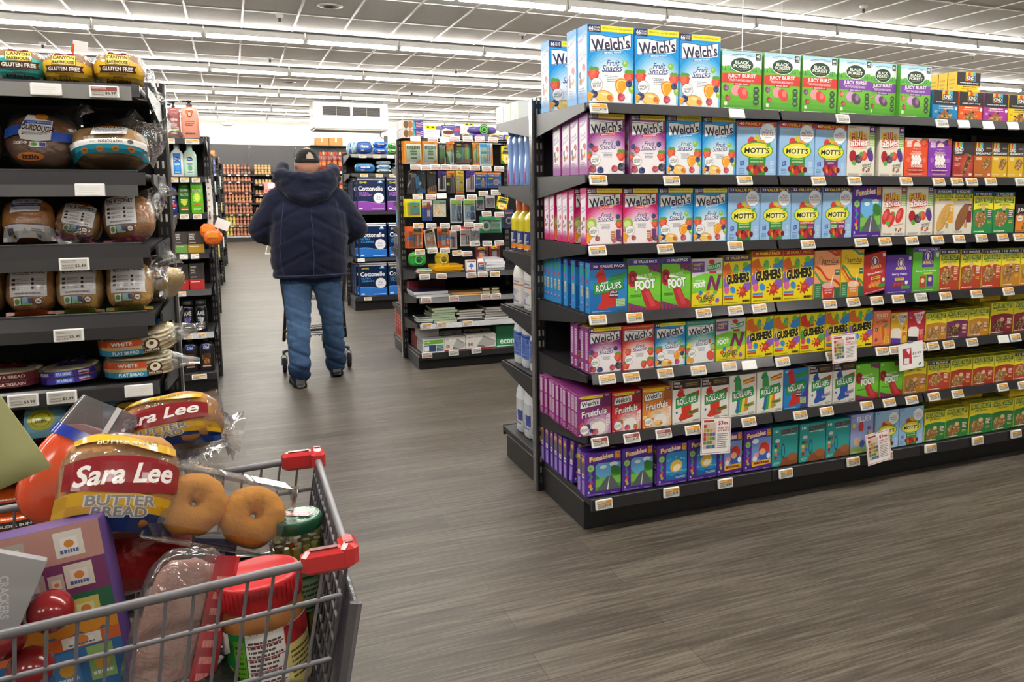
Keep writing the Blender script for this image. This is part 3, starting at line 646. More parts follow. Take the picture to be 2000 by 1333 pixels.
def gushers(a, k):
    a.rect(0, 0, 1, 1, 'f3df1f'); top = .88 if k in 'VF' else 1
    P = ('e8722f', '6cc04a', '3f8fd0', '8a5fc0', 'e06aa0') if k != 'G' else ('d83f2f', '6cc04a', '3f7ad0', '4aa85a', 'd83f6a')
    a.poly([(0, top - .08), (.2, top - .02), (.3, top - .2), (.5, top - .16), (.55, top - .32), (.3, top - .36), (0, top - .3)], P[0]); a.poly([(.6, top - .3), (.72, top - .14), (1, top - .05), (1, top - .3), (.8, top - .36)], P[2])
    a.ell(.46, top - .17, .09, .12, P[1], 14); a.ell(.8, top - .08, .1, .06, P[1], 12, .4); a.ell(.88, .36, .16, .1, P[3], 14, .4); a.ell(.1, .45, .12, .14, P[3] if k != 'G' else '3a9a3c', 12); a.ell(.12, .3, .1, .08, P[4], 12)
    for i in range(7): a.circ(.2 + .1 * i, top - .1 - .05 * ((i * 5) % 3), .03, P[i % 5], 10)
    a.ell(.34, .3, .09, .08, P[2], 12, .5); r = 'c83a2f'
    for i in range(9): a.ell(.68 + .17 * math.cos(i * .7), .25 + .1 * math.sin(i * .7), .05, .02, r, 8, i * .7)
    a.poly([(.58, .2), (.64, .34), (.8, .33), (.82, .2), (.7, .14)], r); a.poly([(.62, .24), (.66, .31), (.76, .3), (.76, .23)], 'dd5c48')
    if k in 'VF':
        a.rect(0, .88, 1, 1, '4b2f6a' if k == 'V' else 'c02f2c'); a.text('12' if k == 'V' else '20', .15, .945, .1, 'f3df3c', .055, .03); a.text('VALUE PACK' if k == 'V' else 'FAMILY PACK', .58, .945, .68, 'f3df3c', .055, .03)
    else: a.text('6', .07, .95, .04, '2a2420', .05, .03); a.lines(.13, .94, .24, .96, 1, '2a2420')
    a.text('GUSHERS', .53, .53, .84, '231f1c', .2, .06, 0, .08, out='f6ea58', ow=.05); a.text('Fruit', .2, .63, .14, '231f1c', .04, .01)
    a.rect(.03, .15, .36, .19, P[2] if k != 'G' else 'd83f2f'); a.rect(.03, .1, .36, .14, 'd2402c'); a.lines(.05, .03, .55, .06, 1, '7a6a1c'); a.lines(.7, .025, .97, .08, 1, '2a2420', .9, 5, 0)
def jamba(a, k):
    a.rect(0, 0, 1, 1, 'f2a46f' if k == 'P' else 'ecc42f')
    q = ('c8402c', 'f0b43c', '4a9a58') if k == 'P' else ('3f9458', 'c8402c', 'e8862c')
    for i, c in enumerate(q): a.band(0, 1, lambda u, i=i: .62 - .42 * u + .05 * math.sin(u * 9 + i) - .07 * i, lambda u, i=i: .69 - .42 * u + .05 * math.sin(u * 9 + i) - .07 * i, c, 16)
    a.band(.5, 1, lambda u: 1.06 - .2 * u + .02 * math.sin(u * 14), lambda u: 1.12 - .2 * u + .02 * math.sin(u * 14), q[0], 8); a.band(.5, 1, lambda u: 1.12 - .2 * u, lambda u: 1.3 - .2 * u, q[0] if k == 'P' else q[2], 6)
    a.text('jamba', .58, .765, .66, '3a3028', .14, .005, .15); a.circ(.22, .84, .07, 'd87a3c', 14); a.circ(.22, .84, .045, 'f2a46f' if k == 'P' else 'ecc42f', 12); a.lines(.36, .69, .86, .71, 1, '5a4030', .8, 3, 0)
    a.rect(.8, .48, .98, .6, '2f6a4c'); a.text('50%', .89, .55, .13, 'fff', .03, .03); a.rect(0, 0, .3, .32, '2f7a50'); a.rect(.78, 0, 1, .22, '2f6a4c'); a.lines(.05, .04, .25, .28, 6, 'a8d8b8')
    cup = 'd23a38' if k == 'P' else 'e88a2c'
    a.poly([(.36, 0), (.72, 0), (.8, .26), (.3, .26)], cup); a.ell(.55, .27, .25, .07, mixc(cup, 'ffffff', .6), 16); a.poly([(.62, .26), (.66, .26), (.74, .48), (.71, .48)], 'f8f4ec'); a.text('STRAWBERRY' if k == 'P' else 'MANGO', .55, .17, .3, 'fff4ea', .03, .02); a.text('SURF RIDER' if k == 'P' else 'A GO GO', .55, .12, .28, 'fff4ea', .03, .02)
def annies(a, k):
    c = dict(P='5f3a9c', G='63b83f', R='c23a34')[k]
    a.rect(0, 0, 1, 1, c); a.grad(0, 0, 1, .3, mixc(c, '000000', .12), c, 3)
    if k == 'G': a.rect(0, .91, 1, 1, '5f3a9c'); a.text('VARIETY PACK', .56, .955, .76, 'e8d8f4', .045, .02); a.rect(.34, .56, .78, .91, '5f3a9c')
    a.ell(.56, .8, .13, .13, 'f0dca0', 18); a.ell(.56, .8, .11, .11, '5f3a9c', 18); a.ell(.56, .8, .05, .08, 'f8f4e8', 12); a.text("Annie's", .56, .665, .42, 'f6e27a', .09, .025, .1)
    if k == 'G':
        a.text('Bunny Fruit Snacks', .5, .47, .76, 'f4fbe8', .045, .02); a.rect(.42, .4, .74, .435, 'f0d83c'); a.rect(.26, .1, .5, .36, 'b84a3a'); a.rect(.54, .12, .78, .38, '5f3a9c'); a.circ(.38, .26, .07, 'f0dca0'); a.circ(.66, .28, .07, 'f0dca0')
    else:
        a.text('Berry Patch' if k == 'P' else 'Strawberry', .52, .5, .58, 'f8f0fa', .075, .02); a.rect(.34, .345, .7, .41, 'f0d83c'); a.lines(.37, .36, .67, .395, 1, '5a3a1c', .8, 2, 0)
        for i in range(6): a.ell(.28 + .07 * i, .2 + .05 * (i % 2), .07, .05, ('8a3038', 'b8443c')[i % 2] if k == 'P' else ('e8a03c', 'e8824c')[i % 2], 10, i)
        a.rect(.6, .11, .95, .2, '4a9a3c'); a.circ(.8, .28, .06, 'e8f4e0')
    a.rect(.87, .87 if k != 'G' else .78, .97, .95 if k != 'G' else .88, 'f2ecf6'); a.lines(.06, .03, .8, .06, 1, 'e8d8f0')
def solely(a):
    a.rect(0, 0, 1, 1, 'ee8558'); a.text('SOLELY', .52, .88, .7, 'fff6e8', .1, .02); a.lines(.25, .78, .8, .8, 1, 'fff6e8', .8, 3, 0); a.text('FRUIT GUMMIES', .5, .68, .72, '7a2f24', .06, .02, arc=.1); a.text('MANGO', .5, .74, .3, '9a3a2c', .035, .02)
    a.circ(.2, .46, .08, '4a3a34', 14); a.text('2', .2, .46, .05, 'fff', .05, .02); a.ell(.6, .38, .2, .24, 'e8a03c', 18, .2); a.ell(.58, .36, .1, .22, 'd8622c', 14, .1); a.ell(.72, .56, .12, .04, '4f9a3c', 10, .5); a.poly([(.08, .15), (.2, .25), (.28, .17), (.16, .1)], 'a8442c'); a.rect(.66, .04, .97, .24, 'f4c04a'); a.lines(.7, .06, .94, .22, 4, 'b05a2c'); a.lines(.06, .03, .5, .06, 1, '9a4a2c')
def chum(a, k):
    c = 'e4b42f' if k == 'T' else 'c83040'
    a.rect(0, 0, 1, 1, c); a.poly([(.3, .93), (.98, .98), (.72, .58), (.55, .6)], 'f6f0f4'); a.text('CHUM', .63, .86, .54, '53307a' if k == 'T' else 'b02c3c', .1, .02); a.text('FRUIT', .64, .76, .32, '53307a' if k == 'T' else 'b02c3c', .07, .02); a.text('BITES', .65, .69, .26, '53307a' if k == 'T' else 'b02c3c', .06, .02)
    a.rect(.04, .84, .16, .92, '6a4aa0'); a.lines(.05, .76, .22, .82, 2, 'f6e8f0')
    a.poly([(0, 0), (.62, 0), (.66, .4), (.48, .5), (.1, .5), (0, .42)], 'f2e6d4' if k == 'T' else 'f4f0ea'); a.poly([(0, 0), (.6, 0), (.6, .16), (0, .2)], '5f3a9c' if k == 'T' else '2a2630')
    a.ell(.8, .28, .12, .1, 'e0702f' if k == 'T' else 'e88a84', 14); a.ell(.84, .16, .1, .08, 'f0c04a' if k == 'T' else 'e4605c', 12); a.poly([(.7, .5), (.86, .54), (.8, .42)], '8a4a2c'); a.lines(.68, .36, .96, .4, 1, 'fff')
def fruitfuls(a, k):
    c = dict(P='8f2f7c', R='cc3033', O='e8892c')[k]
    a.rect(0, 0, 1, 1, c); a.poly([(.7, .55), (1, .5), (1, .98), (.74, .98)], mixc(c, '3a1a2a', .35)); a.ell(.9, .58, .14, .1, mixc(c, 'd84a4a', .5), 14)
    a.rect(.1, .905, .76, .97, 'f3dd2c'); a.text('Whole Fruit is our Main Ingredient!', .43, .937, .6, '3a3030', .03, 0, .3); a.text('10', .05, .94, .06, 'fff', .03, .03); a.rect(.8, .92, .98, .98, '3a3350'); a.text('NEW', .89, .95, .13, 'fff', .03, .03)
    for i in range(4): a.ell(.62, .16, .5 - .09 * i, .44 - .09 * i, mixc(c, 'f8f2ec', (i + 1) / 4), 22)
    a.poly([(.05, .66), (.06, .86), (.7, .9), (.68, .72)], '2d2a4a'); a.poly([(.07, .675), (.08, .845), (.68, .885), (.66, .73)], 'fbfaf8'); a.text("Welch's", .37, .79, .52, '2d2a4a', .12, .03, 0, .1)
    a.text('Fruitfuls', .49, .55, .78, 'ffffff', .16, .05, .12, .1, out=mixc(c, '200010', .5), ow=.05); a.text('FRUIT STRIPS', .46, .455, .42, '4a2a3a', .04, .02, 0, .1); a.lines(.4, .32, .7, .4, 3, '9a8f90')
    a.poly([(.86, .2), (.97, .22), (.98, .5), (.87, .46)], 'f4ecec'); a.lines(.88, .23, .96, .46, 6, c)
    (raspberry if k != 'O' else peach)(a, .1, .26, .1); (blueberry if k == 'P' else strawberry if k == 'R' else peach)(a, .3, .22, .08); raspberry(a, .52, .08, .1) if k != 'O' else peach(a, .55, .1, .11); strawberry(a, .8, .08, .08) if k == 'R' else None; blueberry(a, .4, .12, .06) if k == 'P' else None
    a.circ(.19, .15, .14, '3a3a44', 20); a.circ(.19, .15, .132, 'fdfcfa', 20); a.text('WHOLE', .19, .165, .2, '2d2d38', .035, .02, 0, .12); a.text('FRUIT!', .19, .125, .18, '2d2d38', .035, .02, 0, .12); a.text('10', .05, .025, .06, 'fff', .03, .03); a.lines(.15, .015, .8, .035, 1, 'f4e8ec')
def fruitfuls_side(a):
    a.rect(0, 0, 1, 1, '8f2f7c'); a.rect(.2, .6, .8, .95, 'e4cfe0'); a.rect(.2, .2, .8, .55, 'd8bcd4'); a.lines(.25, .22, .75, .54, 9, '6a4a6a'); a.lines(.25, .62, .75, .93, 9, '6a4a6a'); a.lines(.2, .05, .8, .15, 2, 'd8a8cc')
def scoob(a):
    a.rect(0, 0, 1, 1, '2f9c98'); a.grad(0, 0, 1, .3, '2a8a88', '2f9c98', 2); a.text('10', .15, .9, .16, 'fff', .07, .04); a.text('SCOOBY-DOO!', .66, .88, .62, '7a3038', .12, .05, 0, .06, out='4a1c24', ow=.03); a.lines(.4, .77, .92, .8, 1, 'd8f0ec', .8, 3, 0)
    for i, c in enumerate(('2f4a5a', 'a8443c', 'e8b84a', '4a9a5a', 'd8702f', '3a6ab0', '8a3a4a')): a.ell(.13 + .12 * (i % 2), .52 - .1 * (i // 2), .06, .05, c, 12)
    a.ell(.42, .38, .08, .2, '2a4a7a', 14); a.ell(.42, .38, .05, .15, '2f9c98', 12); a.poly([(.3, 0), (1, 0), (1, .2), (.85, .3), (.6, .22), (.42, .2)], '8a5230'); a.ell(.8, .2, .2, .1, '9c6038', 14); a.ell(.2, .66, .1, .05, 'd8dce0', 12); a.lines(.05, .03, .3, .12, 3, 'b8e4e0')
def bluebox(a):
    a.rect(0, 0, 1, 1, '9aa6da'); a.grad(0, 0, 1, .3, '7fae7a', '9aa6da', 4); a.text('BLUEY', .6, .88, .66, 'f8f8ff', .14, .05, 0, .03); a.text('10', .1, .93, .1, '5a62a8', .05, .03); a.circ(.14, .72, .08, 'e8d83c', 14); a.ell(.45, .68, .12, .13, 'd2403c', 18); a.poly([(.44, .56), (.455, .56), (.46, .36), (.45, .36)], 'f4f0f0')
    a.band(0, 1, lambda u: 0, lambda u: .13 + .03 * math.sin(u * 8), '8fae5a', 10); a.ell(.3, .3, .16, .12, 'd8bc94', 16, .2); a.ell(.52, .24, .12, .1, '4a5a9c', 14, -.3)
    for i, c in enumerate(('3a7ac0', 'd84a3a', '5aa84a', 'e8b03c')): a.ell(.78 + .08 * (i % 2), .62 - .12 * (i // 2), .05, .05, c, 10)
    a.lines(.06, .02, .5, .05, 1, 'e8f0d8')
def kind_top(a): a.rect(0, 0, 1, 1, 'e8c62f'); a.lines(.2, .2, .8, .8, 4, 'c8a020')
# key: (artist, its arguments, side artist + arguments, base colour, top colour, depth, wording)
D = {}
for k, w in (('B', 'blue mixed-fruit'), ('V', 'purple berry'), ('K', 'pink fruit-punch'), ('R', 'red strawberry'), ('T', 'teal island-fruit')):
    for n, dp, sz in (('66', .105, 'extra-tall '), ('40', .09, 'tall '), ('22', .062, ''), ('10', .042, 'small ')):
        D['w' + k + n] = (welch, (k, n), (welch_side, (k, n)), WC[k][0], 'f0dc2c' if k not in 'RT' else WC[k][0], dp, sz + w + ' fruit snacks box')
for k, w in (('R', 'red-banded'), ('P', 'purple-banded')): D['bf' + k] = (bforest, (k,), None, '5aa838', 'b5dcf0', .09, 'green forest juicy snacks box, ' + w)
for k, w in (('B', 'blue'), ('O', 'orange'), ('P', 'magenta'), ('Y', 'yellow')): D['kg' + k] = (kind_grain, (k,), (kind_top, ()) if k == 'Y' else None, dict(B='2a86bc', O='e2622f', P='a83f98', Y='e8c62f')[k], 'c86ab0' if k in 'OP' else '4a9ad0', .06, w + ' and charcoal grain bar box')
D['mo40'] = (motts, ('40', 'A'), None, '9cc4ea', 'c8352c', .08, 'tall light-blue fruit gummies box with red header, green panel')
D['mo40b'] = (motts, ('40', 'B'), None, '9cc4ea', 'c8352c', .08, 'tall light-blue fruit gummies box with red header, purple panel')
D['mo22'] = (motts, ('22', 'A'), None, '9cc4ea', '4a3068', .06, 'light-blue fruit gummies box with purple header, green panel')
D['mo22v'] = (motts, ('22', 'V'), None, '9cc4ea', '4a3068', .06, 'light-blue fruit gummies box with purple header, two-tone panel')
D['mo10'] = (motts, ('10', 'A'), None, '8fb6da', '4a5a8a', .05, 'small light-blue fruit gummies box')
D['fuC40'] = (funables_cream, ('C', '40'), None, 'e6dfcf', 'e6dfcf', .08, 'tall cream mixed-berry gummies box')
D['fuC22'] = (funables_cream, ('C', '22'), None, 'e6dfcf', 'e6dfcf', .06, 'cream mixed-berry gummies box')
D['fuS22'] = (funables_cream, ('S', '22'), None, 'e6dfcf', 'e6dfcf', .06, 'cream strawberry gummies box')
D['fuP22'] = (funables, ('road', '22'), (funables_side, ()), '56309a', '4a2888', .06, 'purple road-scene gummies box')
D['fuP10'] = (funables, ('road', '10'), (funables_side, ()), '56309a', '4a2888', .042, 'small purple road-scene gummies box')
D['fuB10'] = (funables, ('sea', '10'), (funables_side, ()), '56309a', '4a2888', .042, 'small purple sea-scene gummies box')
D['fuM10'] = (funables, ('sky', '10'), (funables_side, ()), '56309a', '4a2888', .042, 'small purple sky-scene gummies box')
for k, w in (('O', 'orange'), ('P', 'purple')): D['yo' + k] = (yoggies, (k,), None, 'e8552f' if k == 'O' else '8a3fae', 'fbf0ee', .06, w + ' yogurt bites box')
D['kcR'] = (kind_bar, ('R',), None, '7a2a28', '3c383a', .06, 'dark red chewy bar box')
D['kbO'] = (kind_bar, ('O',), None, '8a5024', '3c383a', .06, 'brown breakfast bar box')
D['kbY'] = (kind_bar, ('Y',), None, 'c8a030', '3c383a', .06, 'yellow breakfast bar box')
for k, w, c in (('P', 'amber', 'e0a43c'), ('C', 'maroon', '8a2f38')): D['nb' + k] = (biscuits, (k,), None, 'd8ceb8', '3a4470', .06, 'cream biscuits box with a ' + w + ' panel')
D['ncG'] = (nature, ('CRUNCHY', '2f8a4c', '12 POUCHES', True, '3a4a70'), None, '2f8a4c', '3a4470', .06, 'tall green crunchy bar box')
D['nsS'] = (nature, ('SWEET & SALTY NUT', 'b8442c', '12 BARS', True, 'c2603a'), (nature_top, ()), 'd8c83a', 'e0d03a', .06, 'rust-red nut bar box with navy header')
D['npP'] = (nature, ('PROTEIN', 'c8862c', '10 BARS', True, '8a4a2c'), (nature_top, ()), 'd8c83a', 'e0d03a', .06, 'amber protein bar box with navy header')
D['juO'] = (junk, (), None, '2a2628', '2a2628', .06, 'black and orange bar box')
D['npN'] = (nature, ('PROTEIN', 'c08430', None, False, '9a4a30'), (nature_top, ()), 'd8c83a', 'e0d03a', .055, 'amber and yellow protein bar box')
D['nfP'] = (nature, ('FRUIT & NUT', '74325c', None, False, 'a83a50', '6a4a34'), (nature_top, ()), 'd8c83a', 'e0d03a', .055, 'plum and yellow fruit bar box')
D['nwR'] = (nature, ('WAFER', '7c2430', None, False, '8a3a3c', '6a3a30'), (nature_top, ()), 'd8c83a', 'e0d03a', .055, 'maroon and yellow wafer bar box')
D['nsC'] = (nature, ('SWEET & SALTY NUT', 'a83c28', None, False, 'b02f34'), (nature_top, ()), 'd8c83a', 'e0d03a', .055, 'rust and yellow nut bar box')
D['ncC'] = (nature, ('CRUNCHY', '2c7c40', None, False, '3f6a3a', 'b0824a'), (nature_top, ()), 'c8c03a', 'd0c43a', .055, 'green and yellow crunchy bar box')
D['nyT'] = (kind_top, (), None, 'd8c83a', 'e0d03a', .055, 'yellow bar box lying flat')
D['ruB20'] = (rollups, ('B',), (rollups_side, ()), '2a86c8', '3a3f8a', .045, 'blue fruit roll box with purple header')
D['ruJ'] = (rollups, ('J',), None, '2a86c8', '4a3f8a', .045, 'small blue fruit roll box')
for k, w in (('R', 'white fruit roll box with a red roll'), ('T', 'white fruit roll box with a rainbow roll'), ('W', 'white fruit roll box with a blue roll')): D['ru' + k] = (rollups, (k,), None, 'e4e0d6', '2c2024' if k != 'T' else 'd8d4c8', .045, w)
D['ftH'] = (byfoot, (True,), None, '6cc038', '4b2f8a', .05, 'bright green fruit tape box with purple header')
D['ftN'] = (byfoot, (False,), None, '6cc038', '5a9a34', .05, 'small bright green fruit tape box')
D['vaP'] = (variety, (), None, 'd8c82c', 'b8b4bc', .05, 'white, green and yellow variety box')
D['guV'] = (gushers, ('V',), None, 'e0cc20', '4b2f6a', .055, 'yellow gummies box with purple header')
D['guF'] = (gushers, ('F',), None, 'e0cc20', 'c02f2c', .055, 'yellow gummies box with red header')
D['guY'] = (gushers, ('Y',), None, 'e0cc20', 'd8c420', .045, 'small yellow splash gummies box')
D['guG'] = (gushers, ('G',), None, 'e0cc20', 'd8c420', .045, 'small yellow gummies box with green splashes')
D['jaP'] = (jamba, ('P',), None, 'f2a46f', 'e0946a', .05, 'peach smoothie gummies box')
D['jaY'] = (jamba, ('Y',), None, 'ecc42f', 'd8b42c', .05, 'golden smoothie gummies box')
for k, w in (('P', 'purple'), ('G', 'green'), ('R', 'red')): D['an' + k] = (annies, (k,), None, dict(P='5f3a9c', G='63b83f', R='c23a34')[k], dict(P='3a3a8a', G='4a8a34', R='a8302c')[k], .05, w + ' organic bunny snacks box')
D['soO'] = (solely, (), None, 'ee8558', 'c84a3a', .05, 'orange mango gummies box')
D['chT'] = (chum, ('T',), None, 'e4b42f', 'c84a3a', .05, 'golden fruit bites box')
D['chR'] = (chum, ('R',), None, 'c83040', 'b02c34', .05, 'crimson fruit bites box')
for k, w in (('P', 'purple'), ('R', 'red'), ('O', 'orange')): D['ff' + k] = (fruitfuls, (k,), (fruitfuls_side, ()), dict(P='8f2f7c', R='cc3033', O='e8892c')[k], dict(P='6f2260', R='a82a2c', O='c8742c')[k], .042, w + ' fruit strips box')
D['scT'] = (scoob, (), None, '2f9c98', '2a8a88', .045, 'teal dog-themed snacks box')
D['blS'] = (bluebox, (), None, '8a98cc', '8a98cc', .045, 'periwinkle gummies box with a red balloon')
_cart = {}
def carton(key, w, h, depth=None):
    """A printed folding carton, front face at y = 0, standing on z = 0, corner at the origin."""
    fn, args, side, base, top, dp, word = D[key]; dp = depth or dp
    q = (key, round(w, 3), round(h, 3), dp)
    if q in _cart: return _cart[q]
    mb = MB(); e = .0012
    mb.box((0, 0, 0), (w, dp, h), base, 'carton', bev=e)
    a = Art(w - 2 * e, h - 2 * e); fn(a, *args); a.face(mb, (e, 0, e), (w - 2 * e, 0, 0), (0, 0, h - 2 * e))
    if side:
        s = Art(dp - 2 * e, h - 2 * e); side[0](s, *side[1]); s.face(mb, (0, dp - e, e), (0, -(dp - 2 * e), 0), (0, 0, h - 2 * e))
    t = Art(w - 2 * e, dp - 2 * e); t.rect(0, 0, 1, 1, top); t.rect(0, .47, 1, .5, mixc(top, '000000', .25))
    if key[0] == 'n' and key not in ('nbP', 'nbC'): nature_top(t)
    t.face(mb, (e, e, h), (w - 2 * e, 0, 0), (0, dp - 2 * e, 0))
    _cart[q] = mb.mesh('snack_box'); return _cart[q]
# ------------------------------------------------------------------ the room
CEIL = 3.51
def floor_material():
    m, nt, out = nodes('vinyl_plank_floor')
    b = N(nt, 'ShaderNodeBsdfPrincipled', Roughness=.42); b.inputs['Specular IOR Level'].default_value = .35
    tc = N(nt, 'ShaderNodeTexCoord'); ob = tc.outputs['Object']
    br = N(nt, 'ShaderNodeTexBrick', Scale=1.); br.offset = .37; br.offset_frequency = 2; br.squash = 1.
    br.inputs['Brick Width'].default_value = 1.22; br.inputs['Row Height'].default_value = .152; br.inputs['Mortar Size'].default_value = .0012; br.inputs['Mortar Smooth'].default_value = .1; br.inputs['Bias'].default_value = 0.
    br.inputs['Color1'].default_value = (.42, .42, .42, 1); br.inputs['Color2'].default_value = (.6, .6, .6, 1); br.inputs['Mortar'].default_value = (.12, .12, .12, 1)
    nt.links.new(ob, br.inputs['Vector'])
    def streak(sc, scale, det):
        mp = N(nt, 'ShaderNodeMapping'); mp.inputs['Scale'].default_value = sc; nt.links.new(ob, mp.inputs['Vector'])
        n = N(nt, 'ShaderNodeTexNoise', Scale=scale, Detail=det, Roughness=.62, Distortion=.25); nt.links.new(mp.outputs[0], n.inputs['Vector']); return n.outputs['Fac']
    s1, s2, s3 = streak((1.1, 26., 1.), 2.6, 5.), streak((3., 120., 1.), 2., 3.), streak((.35, 4., 1.), 2., 2.)
    def math_(op, a, b_):
        n = N(nt, 'ShaderNodeMath', operation=op)
        for i, x in enumerate((a, b_)):
            if isinstance(x, (int, float)): n.inputs[i].default_value = x
            else: nt.links.new(x, n.inputs[i])
        return n.outputs[0]
    t = math_('ADD', math_('MULTIPLY', s1, .75), math_('ADD', math_('MULTIPLY', s2, .62), math_('MULTIPLY', s3, .3)))
    t = math_('ADD', t, math_('MULTIPLY', math_('SUBTRACT', br.outputs['Color'], .5), .55))
    cr = N(nt, 'ShaderNodeValToRGB'); e = cr.color_ramp.elements
    e[0].position = .5; e[0].color = L('322c26'); e[1].position = 1.1; e[1].color = L('6d655b')
    k = e.new(.79); k.color = L('4d463e')
    nt.links.new(t, cr.inputs['Fac']); nt.links.new(cr.outputs['Color'], b.inputs['Base Color'])
    bp = N(nt, 'ShaderNodeBump', Strength=.12, Distance=.004); nt.links.new(t, bp.inputs['Height']); nt.links.new(bp.outputs[0], b.inputs['Normal'])
    nt.links.new(b.outputs[0], out.inputs[0]); return m
def ceiling_material():
    m, nt, out = nodes('mineral_fibre_ceiling_tile')
    b = N(nt, 'ShaderNodeBsdfPrincipled', Roughness=.95); b.inputs['Specular IOR Level'].default_value = .1
    tc = N(nt, 'ShaderNodeTexCoord'); n = N(nt, 'ShaderNodeTexNoise', Scale=90., Detail=4.); nt.links.new(tc.outputs['Object'], n.inputs['Vector'])
    cr = N(nt, 'ShaderNodeValToRGB'); cr.color_ramp.elements[0].position = .3; cr.color_ramp.elements[0].color = L('cac6c1'); cr.color_ramp.elements[1].position = .6; cr.color_ramp.elements[1].color = L('e8e5e1')
    nt.links.new(n.outputs['Fac'], cr.inputs['Fac']); nt.links.new(cr.outputs['Color'], b.inputs['Base Color'])
    bp = N(nt, 'ShaderNodeBump', Strength=.3, Distance=.004); nt.links.new(n.outputs['Fac'], bp.inputs['Height']); nt.links.new(bp.outputs[0], b.inputs['Normal'])
    nt.links.new(b.outputs[0], out.inputs[0]); return m
def emitter(name, col, s):
    m, nt, out = nodes(name); e = N(nt, 'ShaderNodeEmission', Color=col, Strength=s); nt.links.new(e.outputs[0], out.inputs[0]); return m
MATS['floor'] = floor_material(); MATS['tile'] = ceiling_material()
MATS['wall'] = coloured('painted_wall', .8, spec=.2, vary=.03, bump=.08, bscale=60.)
MATS['lamp'] = emitter('fluorescent_lamp_glow', (1., .965, .9, 1), 70.)
RX0, RX1, RY0, RY1 = -11., 17., -5.5, 26.5
mb = MB(); mb.box((RX0, RY0, -.1), (RX1, RY1, 0), 'fff', 'floor'); structure(mb.build('floor'), 'grey-brown wood-look plank floor')
mb = MB(); mb.box((RX0, RY0, CEIL), (RX1, RY1, CEIL + .1), 'fff', 'tile')
x = .24 - .61 * 18
while x < RX1: mb.box((x - .012, RY0, CEIL - .009), (x + .012, RY1, CEIL), 'eceae6', 'plastic'); x += .61
y = 10.92 - 1.22 * 13
while y < RY1: mb.box((RX0, y - .012, CEIL - .0085), (RX1, y + .012, CEIL), 'eceae6', 'plastic'); y += 1.22
structure(mb.build('ceiling'), 'grey speckled drop ceiling with white grid')
for nm, a, b in (('wall_back', (RX0, RY1, 0), (RX1, RY1 + .1, CEIL)), ('wall_left', (RX0 - .1, RY0, 0), (RX0, RY1, CEIL)), ('wall_right', (RX1, RY0, 0), (RX1 + .1, RY1, CEIL)), ('wall_front', (RX0, RY0 - .1, 0), (RX1, RY0, CEIL))):
    mb = MB(); mb.box(a, b, 'f3efe4', 'wall'); structure(mb.build(nm))
mb = MB(); px_ = -8.
while px_ < 14: mb.box((px_ + .004, RY1 - .03, 1.2), (px_ + 1.216, RY1, 2.76), '3b393a', 'steel'); mb.box((px_ + .03, RY1 - .036, 2.68), (px_ + .05, RY1 - .03, 2.7), 'e8e8e8'); px_ += 1.22
structure(mb.build('trim_1'), 'dark grey wall panelling above the back shelves')
# ------------------------------------------------------------------ ceiling lights
def make_light():
    b = MB()
    b.loft([[(x, yy, zz) for yy, zz in ((-.043, -.078), (-.03, -.05), (-.03, -.012), (-.024, 0), (.024, 0), (.03, -.012), (.03, -.05), (.043, -.078))] for x in (-.6, .6)], 'd6d4d0', 'plastic', True, smooth=False)
    r = b.build('strip_light')
    t = MB()
    t.loft([[(x, yy, zz) for yy, zz in ((-.03, -.08), (-.046, -.09), (-.046, -.104), (-.028, -.118), (.028, -.118), (.046, -.104), (.046, -.09), (.03, -.08))] for x in (-.575, .575)], 'ffffff', 'lamp', True, smooth=False); t.build('lamp_tube', r)
    for s in (-1, 1): e = MB(); e.box((s * .588 - .012, -.044, -.112), (s * .588 + .012, .044, -.076), 'c9c7c4'); e.build('end_cap', r)
    c = MB(); c.box((-.6, -.018, 0), (.6, .018, .02), '4a4846', 'steel'); c.build('mounting_channel', r)
    return r
ROWS = [-1.3, 2.1, 5.45, 8.78, 12.09, 15.43, 18.8, 22.2, 25.]
ORD = ['first', 'second', 'third', 'fourth', 'fifth', 'sixth', 'seventh', 'eighth', 'ninth', 'tenth', 'eleventh', 'twelfth', 'thirteenth', 'fourteenth', 'fifteenth', 'sixteenth', 'seventeenth', 'eighteenth', 'nineteenth', 'twentieth', 'twenty-first', 'twenty-second', 'twenty-third']
SIDE = {}
light0 = make_light(); first = True
for ri, ly in enumerate(ROWS):
    xs = [-.207 + .61 + 1.22 * k for k in range(-6 if ri > 2 else -4, 12 if ri > 2 else 6)]
    if ri == 0: xs = xs[::2]
    for i, lx in enumerate(xs):
        o = light0 if first else dup(light0, (0, 0, 0)); first = False
        o.location = (lx, ly, CEIL - .025)
        vis = [q for q in xs if -.02 < photo_xy((q, ly, CEIL))[0] < 1.02 and photo_xy((q, ly, CEIL))[1] > -.01]
        if lx in vis: tag(o, 'white ceiling strip light, %s from left in the %s row of lights back' % (ORD[vis.index(lx)], ORD[max(0, ri - 3)]), 'ceiling light', 'ceiling strip lights')
        else: tag(o, 'white ceiling strip light outside the picture, ceiling row %s, place %s' % (ORD[ri], ORD[i]), 'ceiling light', 'ceiling strip lights')
